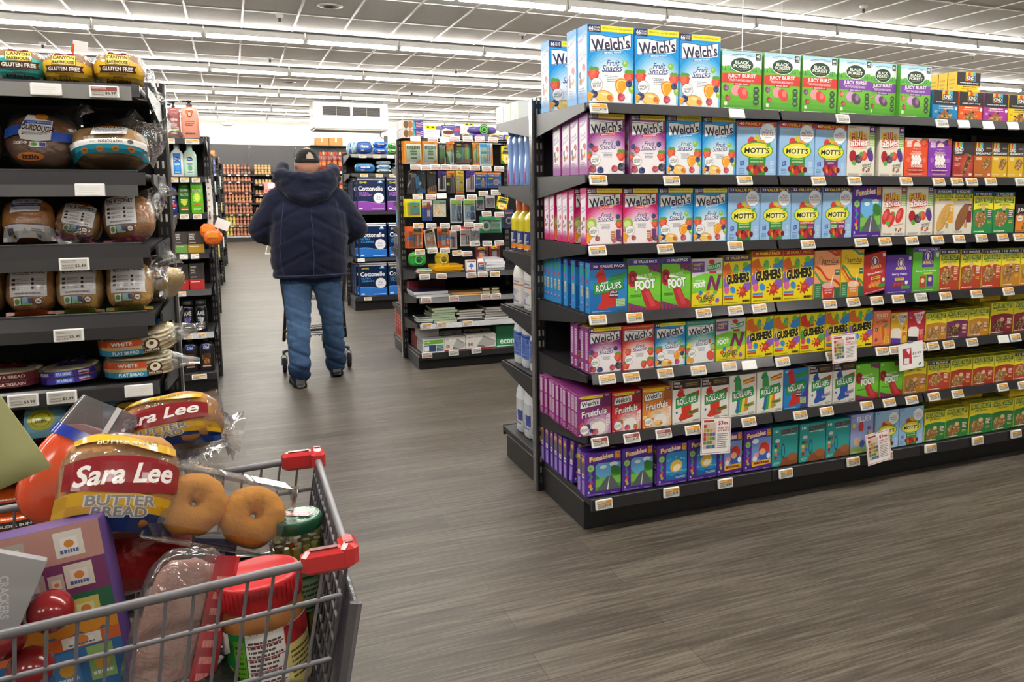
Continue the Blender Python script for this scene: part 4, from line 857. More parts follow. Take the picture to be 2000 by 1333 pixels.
# ------------------------------------------------------------------ sprinklers, discs, hanging wires, the air unit
def make_sprinkler():
    b = MB(); b.lathe([(.045, 0), (.046, -.012), (.03, -.035)], 'd8d6d2', 'plastic', 14); r = b.build('fire_sprinkler')
    h = MB(); h.lathe([(.012, -.03), (.014, -.05), (.01, -.07), (.02, -.078), (.02, -.082)], '6a6460', 'chrome', 10)
    for s in (-1, 1): h.tube([(s * .012, 0, -.035), (s * .02, 0, -.055), (s * .006, 0, -.078)], .003, '7a7470', 'chrome', 5)
    h.build('sprinkler_head', r); return r
sp0 = make_sprinkler(); first = True
for x, y in ((.64, 10.98), (3.65, 10.9), (6.67, 7.75), (-2.3, 14.3), (.67, 14.4), (3.63, 14.44), (.63, 17.9), (3.57, 18.), (6.5, 18.), (10.5, 9.7)):
    o = sp0 if first else dup(sp0, (0, 0, 0)); first = False; o.location = (x, y, CEIL - .01)
    tag(o, 'small fire sprinkler hanging from the ceiling, row %s' % ('nearest' if y < 12 else 'second' if y < 16 else 'third'), 'sprinkler', 'ceiling sprinklers')
for i, (x, y) in enumerate(((1.14, 10.24), (1.13, 17.43))):
    b = MB(); b.lathe([(.0, -.012), (.1, -.014), (.135, -.008), (.14, 0)], 'bdb8b4', 'plastic', 24); d = b.build('ceiling_speaker', loc=(x, y, CEIL - .008))
    g = MB(); [g.lathe([(r_, -.0135), (r_ + .004, -.0155), (r_ + .008, -.0135)], '8f8a86', 'plastic', 24) for r_ in (.03, .06, .09)]; g.build('grille', d)
    tag(d, 'round grey ceiling speaker %s' % ('beside the sprinkler in front of the first visible lights' if i == 0 else 'farther back, behind the second light row'), 'speaker', 'round ceiling speakers')
b = MB(); b.lathe([(.0, -.09), (.1, -.085), (.17, -.05), (.2, 0)], 'd8d4cc', 'plastic', 24); bm_ = b.build('dome_camera', loc=(.02, 25.6, 3.3)); b = MB(); b.tube([(0, 0, 0), (0, 0, .21)], .012, 'cfcac2'); b.build('stem', bm_); tag(bm_, 'pale domed fixture hanging before the back wall', 'camera')
for i, (x, y) in enumerate(((4.3, 6.6), (5.3, 7.4))):
    b = MB(); b.tube([(0, 0, 1.9), (0, 0, CEIL)], .0035, 'd8d6d2', 'chrome', 5); b.box((-.04, -.002, 1.86), (.04, .002, 1.9), 'e8e6e2', 'plastic'); o = b.build('hanging_wire', loc=(x, y, 0)); tag(o, 'thin ceiling wire hanging behind the green boxes, %s one' % ('left' if i == 0 else 'right'), 'wire')
au = empty('cooling_unit', (1.77, 20., 2.83)); tag(au, 'white ceiling-hung cooling unit with two dark louvred grilles', 'air conditioner')
b = MB(); b.box((0, 0, 0), (1.64, .9, .59), 'f0efec', 'gloss', bev=.015); b.box((.05, -.004, .19), (1.6, 0, .2), 'c8c6c2'); b.build('housing', au)
b = MB(); b.box((.03, .03, -.03), (1.6, .85, 0), '9a968e', 'steel'); b.build('drain_pan', au)
for i, gx in enumerate((.2, .86)):
    b = MB(); b.box((gx, -.012, .29), (gx + .6, .01, .49), '2d2a28', 'matte')
    for k in range(9): b.box((gx, -.018, .3 + k * .021), (gx + .6, -.012, .306 + k * .021), '5a5652', 'steel')
    b.box((gx + .295, -.02, .29), (gx + .305, -.01, .49), '8a8680', 'steel'); b.build('louvre_grille', au)
for x_ in (.1, 1.54): b = MB(); b.tube([(x_, .1, .59), (x_, .1, .68)], .012, '8a8680', 'chrome', 6); b.build('hanger_rod', au)
b = MB(); b.tube([(1.45, -.02, -.03), (1.45, -.03, -.16), (1.5, -.03, -.2), (1.58, -.03, -.17)], .012, '2a2826', 'steel', 6); b.box((1.53, -.08, -.34), (1.6, .02, -.14), '3a3836', 'steel'); b.build('drain_pipe', au)
# ------------------------------------------------------------------ shelving gondolas
STEEL, DARK = '1e1d1f', '121113'
def shelf_part(parent, x0, x1, yf, yb, z, tilt=0., lip=.036, left=True, right=True, col=STEEL, name='shelf', br=.1):
    """One bay's shelf: deck, angled price rail and a tapering bracket at each end. yf is the customer's edge."""
    s = 1 if yf < yb else -1; g = .006
    b = MB(); b.box((x0 + g, min(yf, yb), z - .022), (x1 - g, max(yf, yb), z), col, 'steel')
    P = [(yf, z + .004), (yf - s * .004, z + .004), (yf - s * .02, z - lip), (yf - s * .016, z - lip), (yf, z - .004)]
    b.loft([[(x, y, zz) for y, zz in P] for x in (x0 + g, x1 - g)], '2c2b2d', 'gloss', True, smooth=False)
    o = b.build(name, parent)
    for on_, x, t in ((left, x0 - .012, 1), (right, x1 + .012, -1)):
        if not on_: continue
        k = MB(); d = .0035
        P = [(yf, z - .03), (yf, z - .0006), (yb, z - .0006), (yb, z - br), (yb - s * .05, z - br * .93), (yf + s * .12, z - .045)]
        k.loft([[(x - d, y, zz) for y, zz in P], [(x + d, y, zz) for y, zz in P]], '39383a' if z > 1.6 else STEEL, 'steel', True, smooth=False)  # high brackets get a paler grey: lamp light put into the steel colour
        k.build('bracket', o)
    return o
def gondola(name, label, x0, bays, ys, H, front=None, back=None, sgn=1, panel='161517', deck=.55, depth=.6, base_z=.15, slots='8a8682', lipc=None):
    """Double-sided shelving run: end at x0, bays running in direction sgn; ys is its spine. front/back: shelf heights (or (z, depth))."""
    r = empty(name, (0, 0, 0)); tag(r, label, 'shelving unit', 'store shelving units')
    X = [x0]
    for w in bays: X.append(X[-1] + sgn * w)
    a, e = min(X), max(X)
    b = MB(); b.box((a, ys - .012, .02), (e, ys + .012, H - .02), panel, 'matte')
    b.build('back_panel', r)
    for x in X:
        b = MB(); b.box((x - .022, ys - .03, 0), (x + .022, ys + .03, H), DARK, 'steel')
        for side in (-1, 1):
            for i in range(int(H / .05)):
                for q in (-.009, .009): b.box((x + q - .0035, ys + side * .0302 - .0006, .1 + i * .05 - .06), (x + q + .0035, ys + side * .0302 + .0006, .128 + i * .05 - .06), slots if i % 3 else '4a4846', 'matte')
        b.build('upright', r)
    b = MB(); b.box((x0 - sgn * .024 - .006, ys - .02, 0), (x0 - sgn * .024 + .006, ys + .02, H), '5a5856', 'gloss'); b.build('end_trim', r)
    b = MB(); b.box((a, ys - .03, H - .012), (e, ys + .03, H), DARK, 'steel'); b.build('top_rail', r)
    for side, zs in ((-1, front), (1, back)):
        if not zs: continue
        b = MB(); yk = ys + side * deck
        b.box((a, min(ys + side * .03, yk), 0), (e, max(ys + side * .03, yk), base_z - .03), DARK, 'steel', bev=.003); b.build('kick_base', r)
        for i in range(len(bays)):
            xa, xb = sorted((X[i], X[i + 1]))
            b = MB(); yl = ys + side * depth
            b.box((xa + .002, min(ys + side * .03, yl), base_z - .03), (xb - .002, max(ys + side * .03, yl), base_z), STEEL, 'steel', bev=.002)
            b.box((xa + .002, min(yl, yl + side * .012), base_z - .05), (xb - .002, max(yl, yl + side * .012), base_z + .003), '262527', 'steel', bev=.002)
            b.build('base_deck', r)
            for q in zs:
                z, dp = q if isinstance(q, tuple) else (q, depth)
                shelf_part(r, xa, xb, ys + side * dp, ys + side * .03, z, left=i == (0 if sgn > 0 else len(bays) - 1), right=i == (len(bays) - 1 if sgn > 0 else 0))
    return r
# ------------------------------------------------------------------ electronic price tags
def tag_face(kind, price):
    a = Art(.064, .031)
    a.rect(0, 0, 1, 1, 'e9e7e2' if kind == 'w' else 'b9b6ae')  # near-white screens have glare painted over the grey display colour
    if kind == 'w': a.lines(.1, .15, .9, .8, 3, 'dcd9d3', .5); return a
    if kind in 'am': a.rect(0, .56, 1, 1, 'cc8f2c' if kind == 'a' else '8e4a44'); a.lines(.04, .7, .6, .95, 2, 'e6d8b8' if kind == 'a' else 'd8c0bc', .5); a.lines(.04, .6, .4, .68, 1, '5a4a2c')
    elif kind == 'r': a.rect(0, .0, 1, .46, '9c5a48'); a.lines(.04, .05, .9, .4, 2, 'd8b8a8', .5); a.lines(.04, .6, .7, .95, 2, '5a5650', .4); return a
    else: a.lines(.04, .66, .6, .95, 2, '7a766e', .4)
    if kind in 'amg' and price: a.text(price, .74, .34, .42, '26241f', .34, .02)
    a.bars(.05, .08, .5, .25, '3a3832', 3); a.lines(.05, .3, .5, .5, 2, '5a564c', .5)
    return a
_tags = {}
def price_tag(kind, price='', w=.074, h=.041):
    k = (kind, price, w)
    if k not in _tags:
        b = MB(); b.box((-w / 2, 0, -h / 2), (w / 2, .011, h / 2), 'eceae7', 'plastic', bev=.002)
        s = MB(); a = tag_face(kind, price); a.face(s, (-w * .435, -.0003, -h * .39), (w * .87, 0, 0), (0, 0, h * .78), 'gloss')
        _tags[k] = (b.mesh('price_tag'), s.mesh('screen'))
    m = _tags[k]
    r = bpy.data.objects.new('price_tag', m[0]); COL.objects.link(r)
    c = bpy.data.objects.new('screen', m[1]); COL.objects.link(c); c.parent = r
    return r
# ------------------------------------------------------------------ the snack aisle unit on the right
SH = ['top', 'second', 'third', 'fourth', 'fifth', 'sixth', 'bottom']
ZS = [1.741, 1.4665, 1.189, .914, .67, .414, .155]
YF = 3.02; YS = 3.62
gondola('snack_shelving', 'long black shelving unit stocked with fruit snack and bar boxes', 1.273, [.885, .885, .885, .885], YS, 1.805, front=ZS[:6], back=[(1.745, .58), (1.43, .56), (1.105, .5), (.82, .56), (.52, .56)], base_z=.152, deck=.535)
STOCK = '''wB66,1277,199,298;wB66,1479,199,298;wB66,1681,196,294;bfR,1880,199,240;bfR,2091,190,245;bfR,2290,190,245;bfP,2486,189,246;bfP,2677,163,243;bfP,2841,189,239;kgB,3048,160,136;kgO,3213,157,136;kgP,3376,166,136;kgY,3548,166,136;kgO,3718,160,136
wV40,1277,162,238;wV40,1460,160,238;wB40,1624,165,242;wB40,1793,162,242;mo40,1960,202,231;mo40,2177,188,234;mo40b,2367,178,230;fuC40,2549,161,230;fuC40,2734,149,230;yoO,2886,145,184;yoP,3034,150,184;kcR,3193,138,172;kbO,3333,121,172;kbY,3456,109,173;kbY,3567,110,173;kbY,3679,110,173;kbO,3795,115,172
wK22,1270,158,225;wK22,1429,160,225;wB22,1590,164,226;wB22,1755,164,226;mo22,1921,163,230;mo22,2085,163,230;mo22v,2249,168,231;mo22v,2418,168,231;fuP22,2588,171,235;fuS22,2762,147,233;fuC22,2912,168,233;nbP,3090,124,222;nbC,3216,126,222;ncG,3344,135,209;ncG,3481,150,207;juO,3640,150,146;juO,3795,150,146
ruB20,1283,168,203;ftH,1453,152,215;ftH,1607,140,216;vaP,1749,152,205;guV,1903,142,215;guF,2047,164,231;guF,2213,168,231;jaP,2383,148,221;jaY,2533,134,221;anP,2802,160,186;anG,2965,172,217;nsS,3139,131,203;nsS,3277,142,199;nsS,3421,137,196;npP,3560,133,195;npP,3696,132,193;npP,3832,132,193
wV10,1276,148,187;wR10,1426,149,187;wB10,1577,147,186;wT10,1726,143,186;vaP,1871,152,185;guY,2025,143,183;guY,2169,142,183;guG,2313,140,183;guY,2455,137,183;guY,2594,142,186;soO,2739,107,166;chT,2848,107,152;chR,2957,107,153;npN,3066,137,137;nfP,3206,147,141;npN,3355,143,142;nwR,3508,160,164;nwR,3671,162,162
ffP,1228,148,172;ffR,1380,137,170;ffO,1519,139,172;ruR,1660,139,191;ruR,1801,140,189;ruT,1943,141,186;ruT,2086,143,189;ruJ,2232,136,188;ruW,2371,135,194;ruW,2508,136,194;ftN,2646,142,174;ftN,2790,144,172;npN,2937,149,154;nsS,3094,149,148;nsC,3245,149,146;nsC,3396,149,146;nsC,3547,142,144;nsS,3691,150,144
fuP10,1260,163,182;fuP10,1425,146,184;fuB10,1587,148,176;fuB10,1737,147,183;fuM10,1886,131,188;fuM10,2021,150,187;scT,2175,144,183;scT,2327,148,181;scT,2477,142,182;blS,2621,138,192;mo10,2770,151,191;mo10,2923,158,191;ncC,3085,141,150;ncC,3228,157,154;ncC,3389,161,164;ncC,3553,158,160;ncC,3716,148,160'''
TAGS = ['a1273 w1900 g2453 g3041 w3180 w3341 w3511', 'a1270 a1594 a1944 a2330 a2530 a2834 a3038 a3154 a3251 a3379 g3589', 'a1266 a1568 a1903 a2282 a2581 a2721 a2885 a3047 a3186 a3337 a3482 a3598',
        'a1267 a1429 a1751 a1909 a2032 a2413 a2547 a2686 a2816 g2957 a3115 a3321 a3544', 'a1306 a1415 a1571 a1730 a1883 w1984 a2161 a2439 a2729 a2810 a2965 a3049 a3152 a3309 w3528 a3614',
        'm1274 m1417 m1565 a1705 a1988 a2265 a2413 a2649 a2786 a2927 a3071 a3228 a3543 a3691', 'a1286 a1598 a1865 a2185 a2570 a2773 a3053 a3371 a3647']
def which(i, n):
    if n == 1: return ''
    if n == 2: return (', left of two', ', right of two')[i]
    return ', %s of %s from left' % (ORD[i], ('', '', '', 'three', 'four', 'five', 'six')[n])
def snack(key, w, h, loc, label, group, rot=None, depth=None, cat='snack box'):
    o = bpy.data.objects.new('snack_box', carton(key, w, h, depth)); COL.objects.link(o)
    o.location = loc
    if rot: o.rotation_euler = rot
    return tag(o, label, cat, group)
for si, line in enumerate(STOCK.split('\n')):
    row = [q.split(',') for q in line.split(';')]
    cnt = {}
    for q in row: cnt[q[0]] = cnt.get(q[0], 0) + 1
    seen = {}; names = []
    z = ZS[si] + .0005
    for q in row:
        k, x, w, h = q[0], int(q[1]) / 1000, int(q[2]) / 1000 - .002, int(q[3]) / 1000
        i = seen.get(k, 0); seen[k] = i + 1
        word = D[k][6]; n = cnt[k]; y = YF + .014 + rnd.uniform(0, .006)
        if k == 'bfP' and i == 1: y += .02
        lab = word + which(i, n) + ', ' + SH[si] + ' shelf'
        snack(k, w, h, (x, y, z), lab, 'snack boxes on the %s shelf' % SH[si])
        names.append((x, x + w, word))
        dp = D[k][5]
        if si >= 4 and (si > 4 or k[0] in 'wn' or k in ('soO', 'chR')) and not (k in ('wV10', 'ffP') or (k == 'fuP10' and i == 0)):
            for r_ in range(1, 4 if k[0] == 'n' else 3):
                snack(k, w, h, (x + rnd.uniform(-.003, .003), y + r_ * (dp + .004), z), '%s, %s, %s back, %s shelf' % (word, which(i, n)[2:] or 'only stack', ORD[r_ - 1], SH[si]), 'snack boxes waiting on the %s shelf' % SH[si])
    # the left-end column, seen from its narrow side
    k, x, w, h = row[0][0], int(row[0][1]) / 1000, int(row[0][2]) / 1000 - .002, int(row[0][3]) / 1000
    ys = [[3.14], [3.135, 3.235, 3.34], [3.176, 3.242, 3.304, 3.405, 3.47], [3.11, 3.2, 3.285, 3.365, 3.41, 3.455, 3.5, 3.543], [3.08, 3.15, 3.2], [3.078, 3.121, 3.164, 3.207, 3.25, 3.3, 3.343, 3.4, 3.443], [3.1, 3.2, 3.262, 3.32, 3.375, 3.43, 3.49, 3.55]][si]
    for i, y in enumerate(ys):
        dx = rnd.uniform(-.004, .004); rot = None; zz = z
        if si in (2, 3): dx = abs(dx)
        if si == 6: dx = .006; rot = (0, .06, 0) if i == 1 else None; zz = z + (.009 if i == 1 else 0)
        snack(k, w, h, (x + dx, y, zz), '%s, %s in line behind the left-end front box, %s shelf' % (D[k][6].replace(' with purple header', ''), ORD[i], SH[si]), 'left-end column on the %s shelf' % SH[si], rot)
    for t in TAGS[si].split():
        tx = int(t[1:]) / 1000 + .037
        near = min(names, key=lambda q: max(q[0] - tx, tx - q[1], 0) + abs((q[0] + q[1]) / 2 - tx) * .1)
        o = price_tag(t[0], ('$8.88', '$5.99', '$3.99', '$4.29', '$6.49', '$3.29', '$5.49')[(si * 3 + int(t[1:])) % 7] if t[0] in 'amg' and not (si == 0) else ('$12.99' if t[0] != 'w' else ''))
        o.location = (tx, YF - .0195 - (.012 if si == 6 else 0), ZS[si] - .019 + rnd.uniform(-.002, .002)); o.rotation_euler = (-.38 if si < 6 else -.1, rnd.uniform(-.02, .02), 0)
        tag(o, '%s price tag under the %s, %s shelf' % ({'a': 'amber-topped', 'm': 'maroon-topped', 'w': 'glare-whitened', 'g': 'grey-screen'}[t[0]], near[2].split(' with ')[0].split(',')[0], SH[si]), 'price tag', 'snack shelf price tags')
# more on the top shelf and between the rows
snack('wB66', .199, .298, (1.262, 3.42, ZS[0] + .0005), 'extra-tall blue fruit snacks box standing by itself deep on the top shelf end', 'snack boxes on the top shelf')
snack('anR', .16, .186, (2.672, YF + .02, ZS[3] + .0005), 'red organic bunny snacks box leaning over beside the purple one', 'snack boxes on the fourth shelf', (0, -.16, 0))
snack('kgY', .166, .136, (3.44, 3.27, ZS[0] + .137), 'yellow and charcoal grain bar box stacked up behind the front grain bars', 'snack boxes on the top shelf')
for i in range(5): snack('kgO' if i != 2 else 'kgP', .157, .136, (3.05 + .164 * i, 3.2, ZS[0] + .0005), 'grain bar box in the second row back, %s from left, top shelf' % ORD[i], 'grain bar boxes behind the front row')
for i in range(4): snack('kgY', .166, .136, (3.44, 3.335 + .064 * i, ZS[0] + .137), 'yellow grain bar box turned edge-on, %s behind the stacked one, top shelf' % ORD[i], 'yellow grain bar boxes seen edge-on')
for i in range(5): snack('kgO', .157, .136, (3.44, 3.266 + .064 * i * 2, ZS[0] + .0005), 'grain bar box under the yellow stack, %s back, top shelf' % ORD[i], 'grain bar boxes behind the front row')
for i, (x, y, zi, zt) in enumerate(((3.48, 3.09, 4, .166), (3.68, 3.09, 4, .164), (3.42, 3.12, 6, .166), (3.7, 3.06, 6, .162), (3.24, 3.16, 6, .156))):
    snack('nyT', .15, .055, (x, y, ZS[zi] + zt + .0008), 'yellow bar box lying flat on top of the %s boxes, %s shelf' % ('wafer' if zi == 4 else 'crunchy', SH[zi]) + (', farther right' if i in (1, 3) else ', pushed back' if i == 4 else ''), 'bar boxes lying flat', None, .15)
# hanging offer cards clipped over the rails
def offer(kind):
    a = Art(.145, .165 if kind != 'p' else .15)
    a.rect(0, 0, 1, 1, 'f4efeb')
    if kind == 'p': 
        a.rect(.04, .04, .96, .96, 'eef2ec'); a.rect(.06, .06, .94, .94, 'f7f5f2'); a.rect(.16, .2, .52, .8, 'c23a44'); a.poly([(.3, .76), (.5, .78), (.42, .56)], 'f4eef0'); a.poly([(.18, .22), (.4, .22), (.42, .42), (.2, .44)], 'f0ece8'); a.text('$3.99', .73, .55, .34, '2a2a2a', .1, .02); a.lines(.58, .4, .88, .46, 1, '6a6a6a'); a.ell(.84, .14, .07, .04, '3f8a4c', 10, .8)
    else:
        for q in ((.03, .03, .97, .045), (.03, .955, .97, .97), (.03, .03, .045, .97), (.955, .03, .97, .97)): a.rect(*q, 'c46a6a')
        a.rect(.08, .86, .42, .92, 'b8454a'); a.rect(.08, .15, .5, .84, 'd8c8b8'); r = random.Random(5)
        for i in range(22): a.rect(.08 + .1 * (i % 4), .16 + .11 * (i // 4), .17 + .1 * (i % 4), .25 + .11 * (i // 4), r.choice(('a8484a', '7f9a4a', '3f6ab0', 'c8a24a', 'd8b0a0', '5a8a50')))
        a.text('$3ea', .73, .82, .34, 'b02c34', .12, .03); a.text('WHEN YOU', .74, .69, .38, 'b02c34', .055, .02); a.text('BUY ANY 3', .74, .62, .38, 'b02c34', .055, .02); a.lines(.54, .15, .92, .56, 8, '8a7a78', .4)
    return a
for kind, x, z, w, h, si, tl, lab in (('o', 1.761, .288, .148, .162, 5, .06, 'white three-dollar offer card with red border hanging over the rail above the purple boxes'), ('o', 2.449, .622, .14, .13, 4, -.04, 'white three-dollar offer card with red border hanging below the yellow splash boxes'),
                                 ('p', 2.848, .552, .152, .128, 4, -.08, 'white $3.99 card with a red picture hanging below the crimson box'), ('o', 2.668, .116, .142, .15, 6, -.12, 'white three-dollar offer card with red border on the bottom shelf')):
    b = MB(); b.box((0, -.0008, 0), (w, 0, h), 'f4efeb', 'paper'); offer(kind).face(b, (0, -.0009, 0), (w, 0, 0), (0, 0, h), 'paper')
    b.box((w * .4, -.002, h - .004), (w * .6, .02, h + .004), 'c8c6c2', 'clear')
    o = b.build('offer_sign', loc=(x, YF - .048 + (-.012 if si == 6 else 0), z), rot=(-.05, tl, 0)); tag(o, lab, 'sign', 'hanging offer cards')
# ------------------------------------------------------------------ bread shelves on the left
ZB = [1.728, 1.458, 1.232, 1.014, .79, .585, .37]
bak = gondola('bread_shelving', 'black bread shelving unit at left, stocked with bagged loaves', -.234, [.9, .9], YS, 1.805, front=ZB[:6], back=[(1.7, .5), (1.3, .5), (.9, .5), (.5, .5)], sgn=-1, slots='d8d4cc')
for i, z in enumerate(ZB[:6]):
    b = MB()
    if 0 < i < 4: b.box((-1.13, 3.018, z - .004), (-.262, 3.026, z + .012), '262527', 'steel', bev=.002); b.box((-1.13, 3.012, z - .034), (-.262, 3.018, z - .006), '2b2a2c', 'steel')
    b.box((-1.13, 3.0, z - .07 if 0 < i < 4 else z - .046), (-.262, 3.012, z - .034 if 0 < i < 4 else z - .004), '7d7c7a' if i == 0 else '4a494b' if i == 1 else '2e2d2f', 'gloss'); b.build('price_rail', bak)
def hump(a, b, c, e=2.6):
    """Front surface of a pillow-shaped bag: maps (u, v) in -1..1 to a point on it."""
    def f(u, v, d):
        k = max(0., 1 - abs(u) ** e - abs(v) ** e) ** (1 / e)
        return Vector((u * a, -(k * b + d), v * c))
    return f
def bag(name, label, cat, loc, size, crust, art=None, region=(-.7, -.7, .7, .7), rot=(0, 0, 0), tail=None, loaf=(2.8, .1), bulge=1.045, filmk='film', group=None, mat='crust', inner=True, wob=.05, clip_=None, printmat='gloss'):
    """A loaf in a clear printed bag. size = half extents; tail = direction of the gathered end."""
    a, d, c = size
    r = empty(name, loc, rot); tag(r, label, cat, group)
    sd = rnd.random() * 50
    if inner:
        b = MB(); b.blob((0, 0, 0), (a, d, c), crust, mat, 22, 14, loaf[0], loaf[0], nz=loaf[1], ns=2.2, seed=sd); b.build('bread_loaf' if 'bagel' not in name else 'bagels', r)
    b = MB(); q = bulge
    def fn(p):
        w_ = noise.noise(Vector((p.x * 22 + sd, p.y * 22, p.z * 22))) * wob
        return p * (1 + w_)
    b.blob((0, 0, 0), (a * q, d * q, c * q), 'ffffff', filmk, 30, 20, 2.6, 2.6, fn=fn)
    if tail:
        t = Vector(tail); n_ = t.normalized(); L_ = t.length; st = Vector((n_.x * a * .8, n_.y * d * .8, n_.z * c * .8)); R = []
        s1 = n_.cross(Vector((0, 1, 0)) if abs(n_.y) < .9 else Vector((1, 0, 0))).normalized(); s2 = s1.cross(n_).normalized()
        for i in range(7):
            k = i / 6; rad = (max(a, c) * .75) * (1 - k) ** 1.4 + .011 + (.03 if k > .7 else 0) * (k - .7) / .3
            R.append([st + n_ * L_ * k + (s1 * math.cos(2 * PI * j / 18) + s2 * math.sin(2 * PI * j / 18) * .6) * rad * (1 + .22 * math.sin(j * 3 + i) * (1 if k > .1 else .3)) for j in range(18)])
        b.loft(R, 'ffffff', filmk, False)
    b.build('plastic_bag', r)
    if art:
        b = MB(); f = hump(a * q * 1.045, d * q * 1.045, c * q * 1.045); u0, v0, u1, v1 = region
        art.put(b, lambda u, v, h: f(u0 + (u1 - u0) * u, v0 + (v1 - v0) * v, h), printmat, .00025); b.build('printed_label', r)
    if clip_:
        b = MB(); b.box((-.018, -.001, 0), (.022, .001, .034), 'fbfaf8', 'plastic'); b.box((-.022, -.0015, -.006), (-.014, .0015, .022), 'e2622c'); b.build('bag_clip', r, loc=clip_, rot=(.2, .15, 0))
    if loc[1] > 2:
        M = Euler(rot).to_matrix(); Q = [M @ v.co for c_ in r.children for v in c_.data.vertices if not (tail and (v.co.x > a * 1.15 or abs(v.co.z) > c * 1.2 or v.co.y > d * 1.2))]
        r.location.z = max(z_ for z_ in ZB if z_ < loc[2]) + .0015 - min(q_.z for q_ in Q); r.location.y = max(loc[1], 3.032 - min(q_.y for q_ in Q))
    return r
def art_canyon(c, word):
    a = Art(.15, .1)
    n = 14
    a.poly([(0, 0), (1, .02), (1, .52), (.86, .62), (.6, .7), (.1, .66), (0, .56)], c)
    a.poly([(.3, .8), (.33, .94), (.5, 1.), (.67, .94), (.7, .8)], '7a2430'); a.ell(.5, .9, .09, .05, 'f2ede0', 12)
    a.rect(.26, .53, .74, .83, '4a2a22'); a.rect(.27, .54, .73, .82, 'f0dc6a'); a.text('CANYON', .5, .745, .42, '4a2420', .11, .04); a.text('BAKEHOUSE', .5, .605, .42, '4a2420', .09, .03)
    a.poly([(.12, .3), (.16, .41), (.12, .5), (.88, .52), (.84, .41), (.88, .32)], '4a2622'); a.text('GLUTEN FREE', .5, .41, .62, 'f6f0e4', .12, .05)
    a.text('100% WHOLE GRAIN', .5, .265, .36, '6a3a20', .035, .01); a.text('BAGELS', .5, .2, .2, '6a3a20', .05, .02); a.text(word, .5, .09, .5, '5a2a1c', .1, .03); return a
def art_izzio(title, accent, big=True, sub=True):
    a = Art(.13, .17)
    a.rect(.14, .3, .86, .86, 'f0eef0'); a.ell(.5, .9, .24, .1, 'c8702c', 20); a.text('izzio', .5, .9, .3, '3a1c10', .085, .02)
    for s in (-1, 1):
        for k in range(3): a.ell(.5 + s * (.3 + k * .05), .9, .03, .02, '4a2a1c', 6, s * .5)
    if len(title) > 9: a.text(title, .5, .765, .64, '4a2c30', .085, .025)
    else: a.text(title, .5, .765, .5, '4a2c30', .09, .03)
    a.lines(.2, .69, .55, .715, 1, '7a6a70'); 
    for i in range(3): a.rect(.19, .58 - i * .08, .26, .62 - i * .08, '4a2c28'); a.lines(.29, .57 - i * .08, .52, .625 - i * .08, 2, '9a9098'); a.ell(.6, .6 - i * .08, .03, .03, '4a3a38', 8); a.lines(.66, .57 - i * .08, .82, .625 - i * .08, 2, '9a9098')
    a.lines(.25, .33, .75, .36, 1, '8a8088', .7, 3, 0)
    if sub: a.rect(.22, .14, .36, .27, 'e8ece4'); a.ell(.29, .2, .05, .05, '6a9a4a', 10); a.rect(.38, .14, .58, .27, '8fb8d0'); a.rect(.5, .16, .58, .26, '4a4a8a'); a.poly([(.4, .14), (.56, .14), (.48, .2)], '8ab85a'); a.circ(.7, .2, .08, '5a4440', 14); a.circ(.7, .2, .062, 'f0e8e4', 14); a.lines(.66, .18, .74, .22, 1, '4a3430')
    a.text('100% RECYCLABLE', .47, .085, .55, '5a3424', .035, .01); a.band(0, 1, lambda u: .0 + .01 * math.sin(u * 9), lambda u: .06 + .012 * math.sin(u * 9 + 1), accent, 10)
    for i in range(4): a.ell(.14 + i * .24, .03, .06, .02, 'c8702c', 10)
    return a
G1 = 'bags of bagels on the top shelf'
bag('bagel_bag', 'teal-printed bag of bagels at the left end of the top bread shelf', 'bread', (-.572, 3.17, ZB[0] + .052), (.07, .1, .052), 'b08860', art_canyon('3fa8a2', 'Plain'), (-.85, -.8, .95, .95), (0, 0, .1), None, (2.6, .12), group=G1, mat='crumb')
bag('bagel_bag', 'yellow-printed bag of bagels with a white clip, middle of the top bread shelf', 'bread', (-.437, 3.165, ZB[0] + .05), (.068, .1, .05), 'b08a62', art_canyon('e2b52c', 'Deli White'), (-.9, -.92, .9, .95), (0, 0, -.05), None, (2.6, .12), group=G1, mat='crumb', clip_=(.03, -.03, .055))
bag('bagel_bag', 'yellow-printed bag of bagels at the right end of the top bread shelf', 'bread', (-.303, 3.165, ZB[0] + .053), (.07, .1, .052), 'c09a80', art_canyon('e2b52c', 'Deli White'), (-.9, -.95, .85, .97), (0, 0, .05), (.07, .02, -.07), (2.6, .12), group=G1, mat='crumb')
def art_sour():
    a = Art(.19, .19); a.band(0, 1, lambda u: .4 + .05 * math.sin(u * 6), lambda u: .58 + .06 * math.sin(u * 6), '2f5ac0', 14)
    a.poly([(.26, .36), (.22, .5), (.34, .86), (.46, .84), (.48, .78), (.72, .74), (.7, .36), (.5, .32)], 'f0eeee'); a.rect(.3, .66, .7, .73, '3f62c0'); a.text('ROCKY MOUNTAIN', .52, .695, .34, 'eef0fa', .03, .01); a.text('SOURDOUGH', .48, .58, .5, '43282c', .12, .03, 0, -.12)
    a.ell(.55, .82, .1, .07, 'c8802c', 14); a.lines(.28, .44, .66, .5, 3, '8a8088'); a.text('izzio', .26, .3, .2, 'f6f2ec', .06, .02); a.rect(.4, .22, .64, .31, 'e0e8dc'); a.rect(.54, .23, .63, .3, '5a4a9a'); a.ell(.46, .265, .05, .03, '6aa04a', 10); a.ell(.4, .07, .2, .06, 'c8742c', 16); a.text('izzio', .4, .065, .24, '3a1c10', .07, .02); return a
bag('bread_bag', 'large round sourdough loaf in a clear bag with blue band, second bread shelf', 'bread', (-.528, 3.17, ZB[1] + .097), (.098, .08, .088), '7e4e28', art_sour(), (-.85, -.9, .8, .85), (-.35, .05, 0), (.05, .03, .1), (2.2, .1), group='bagged loaves on the second bread shelf')
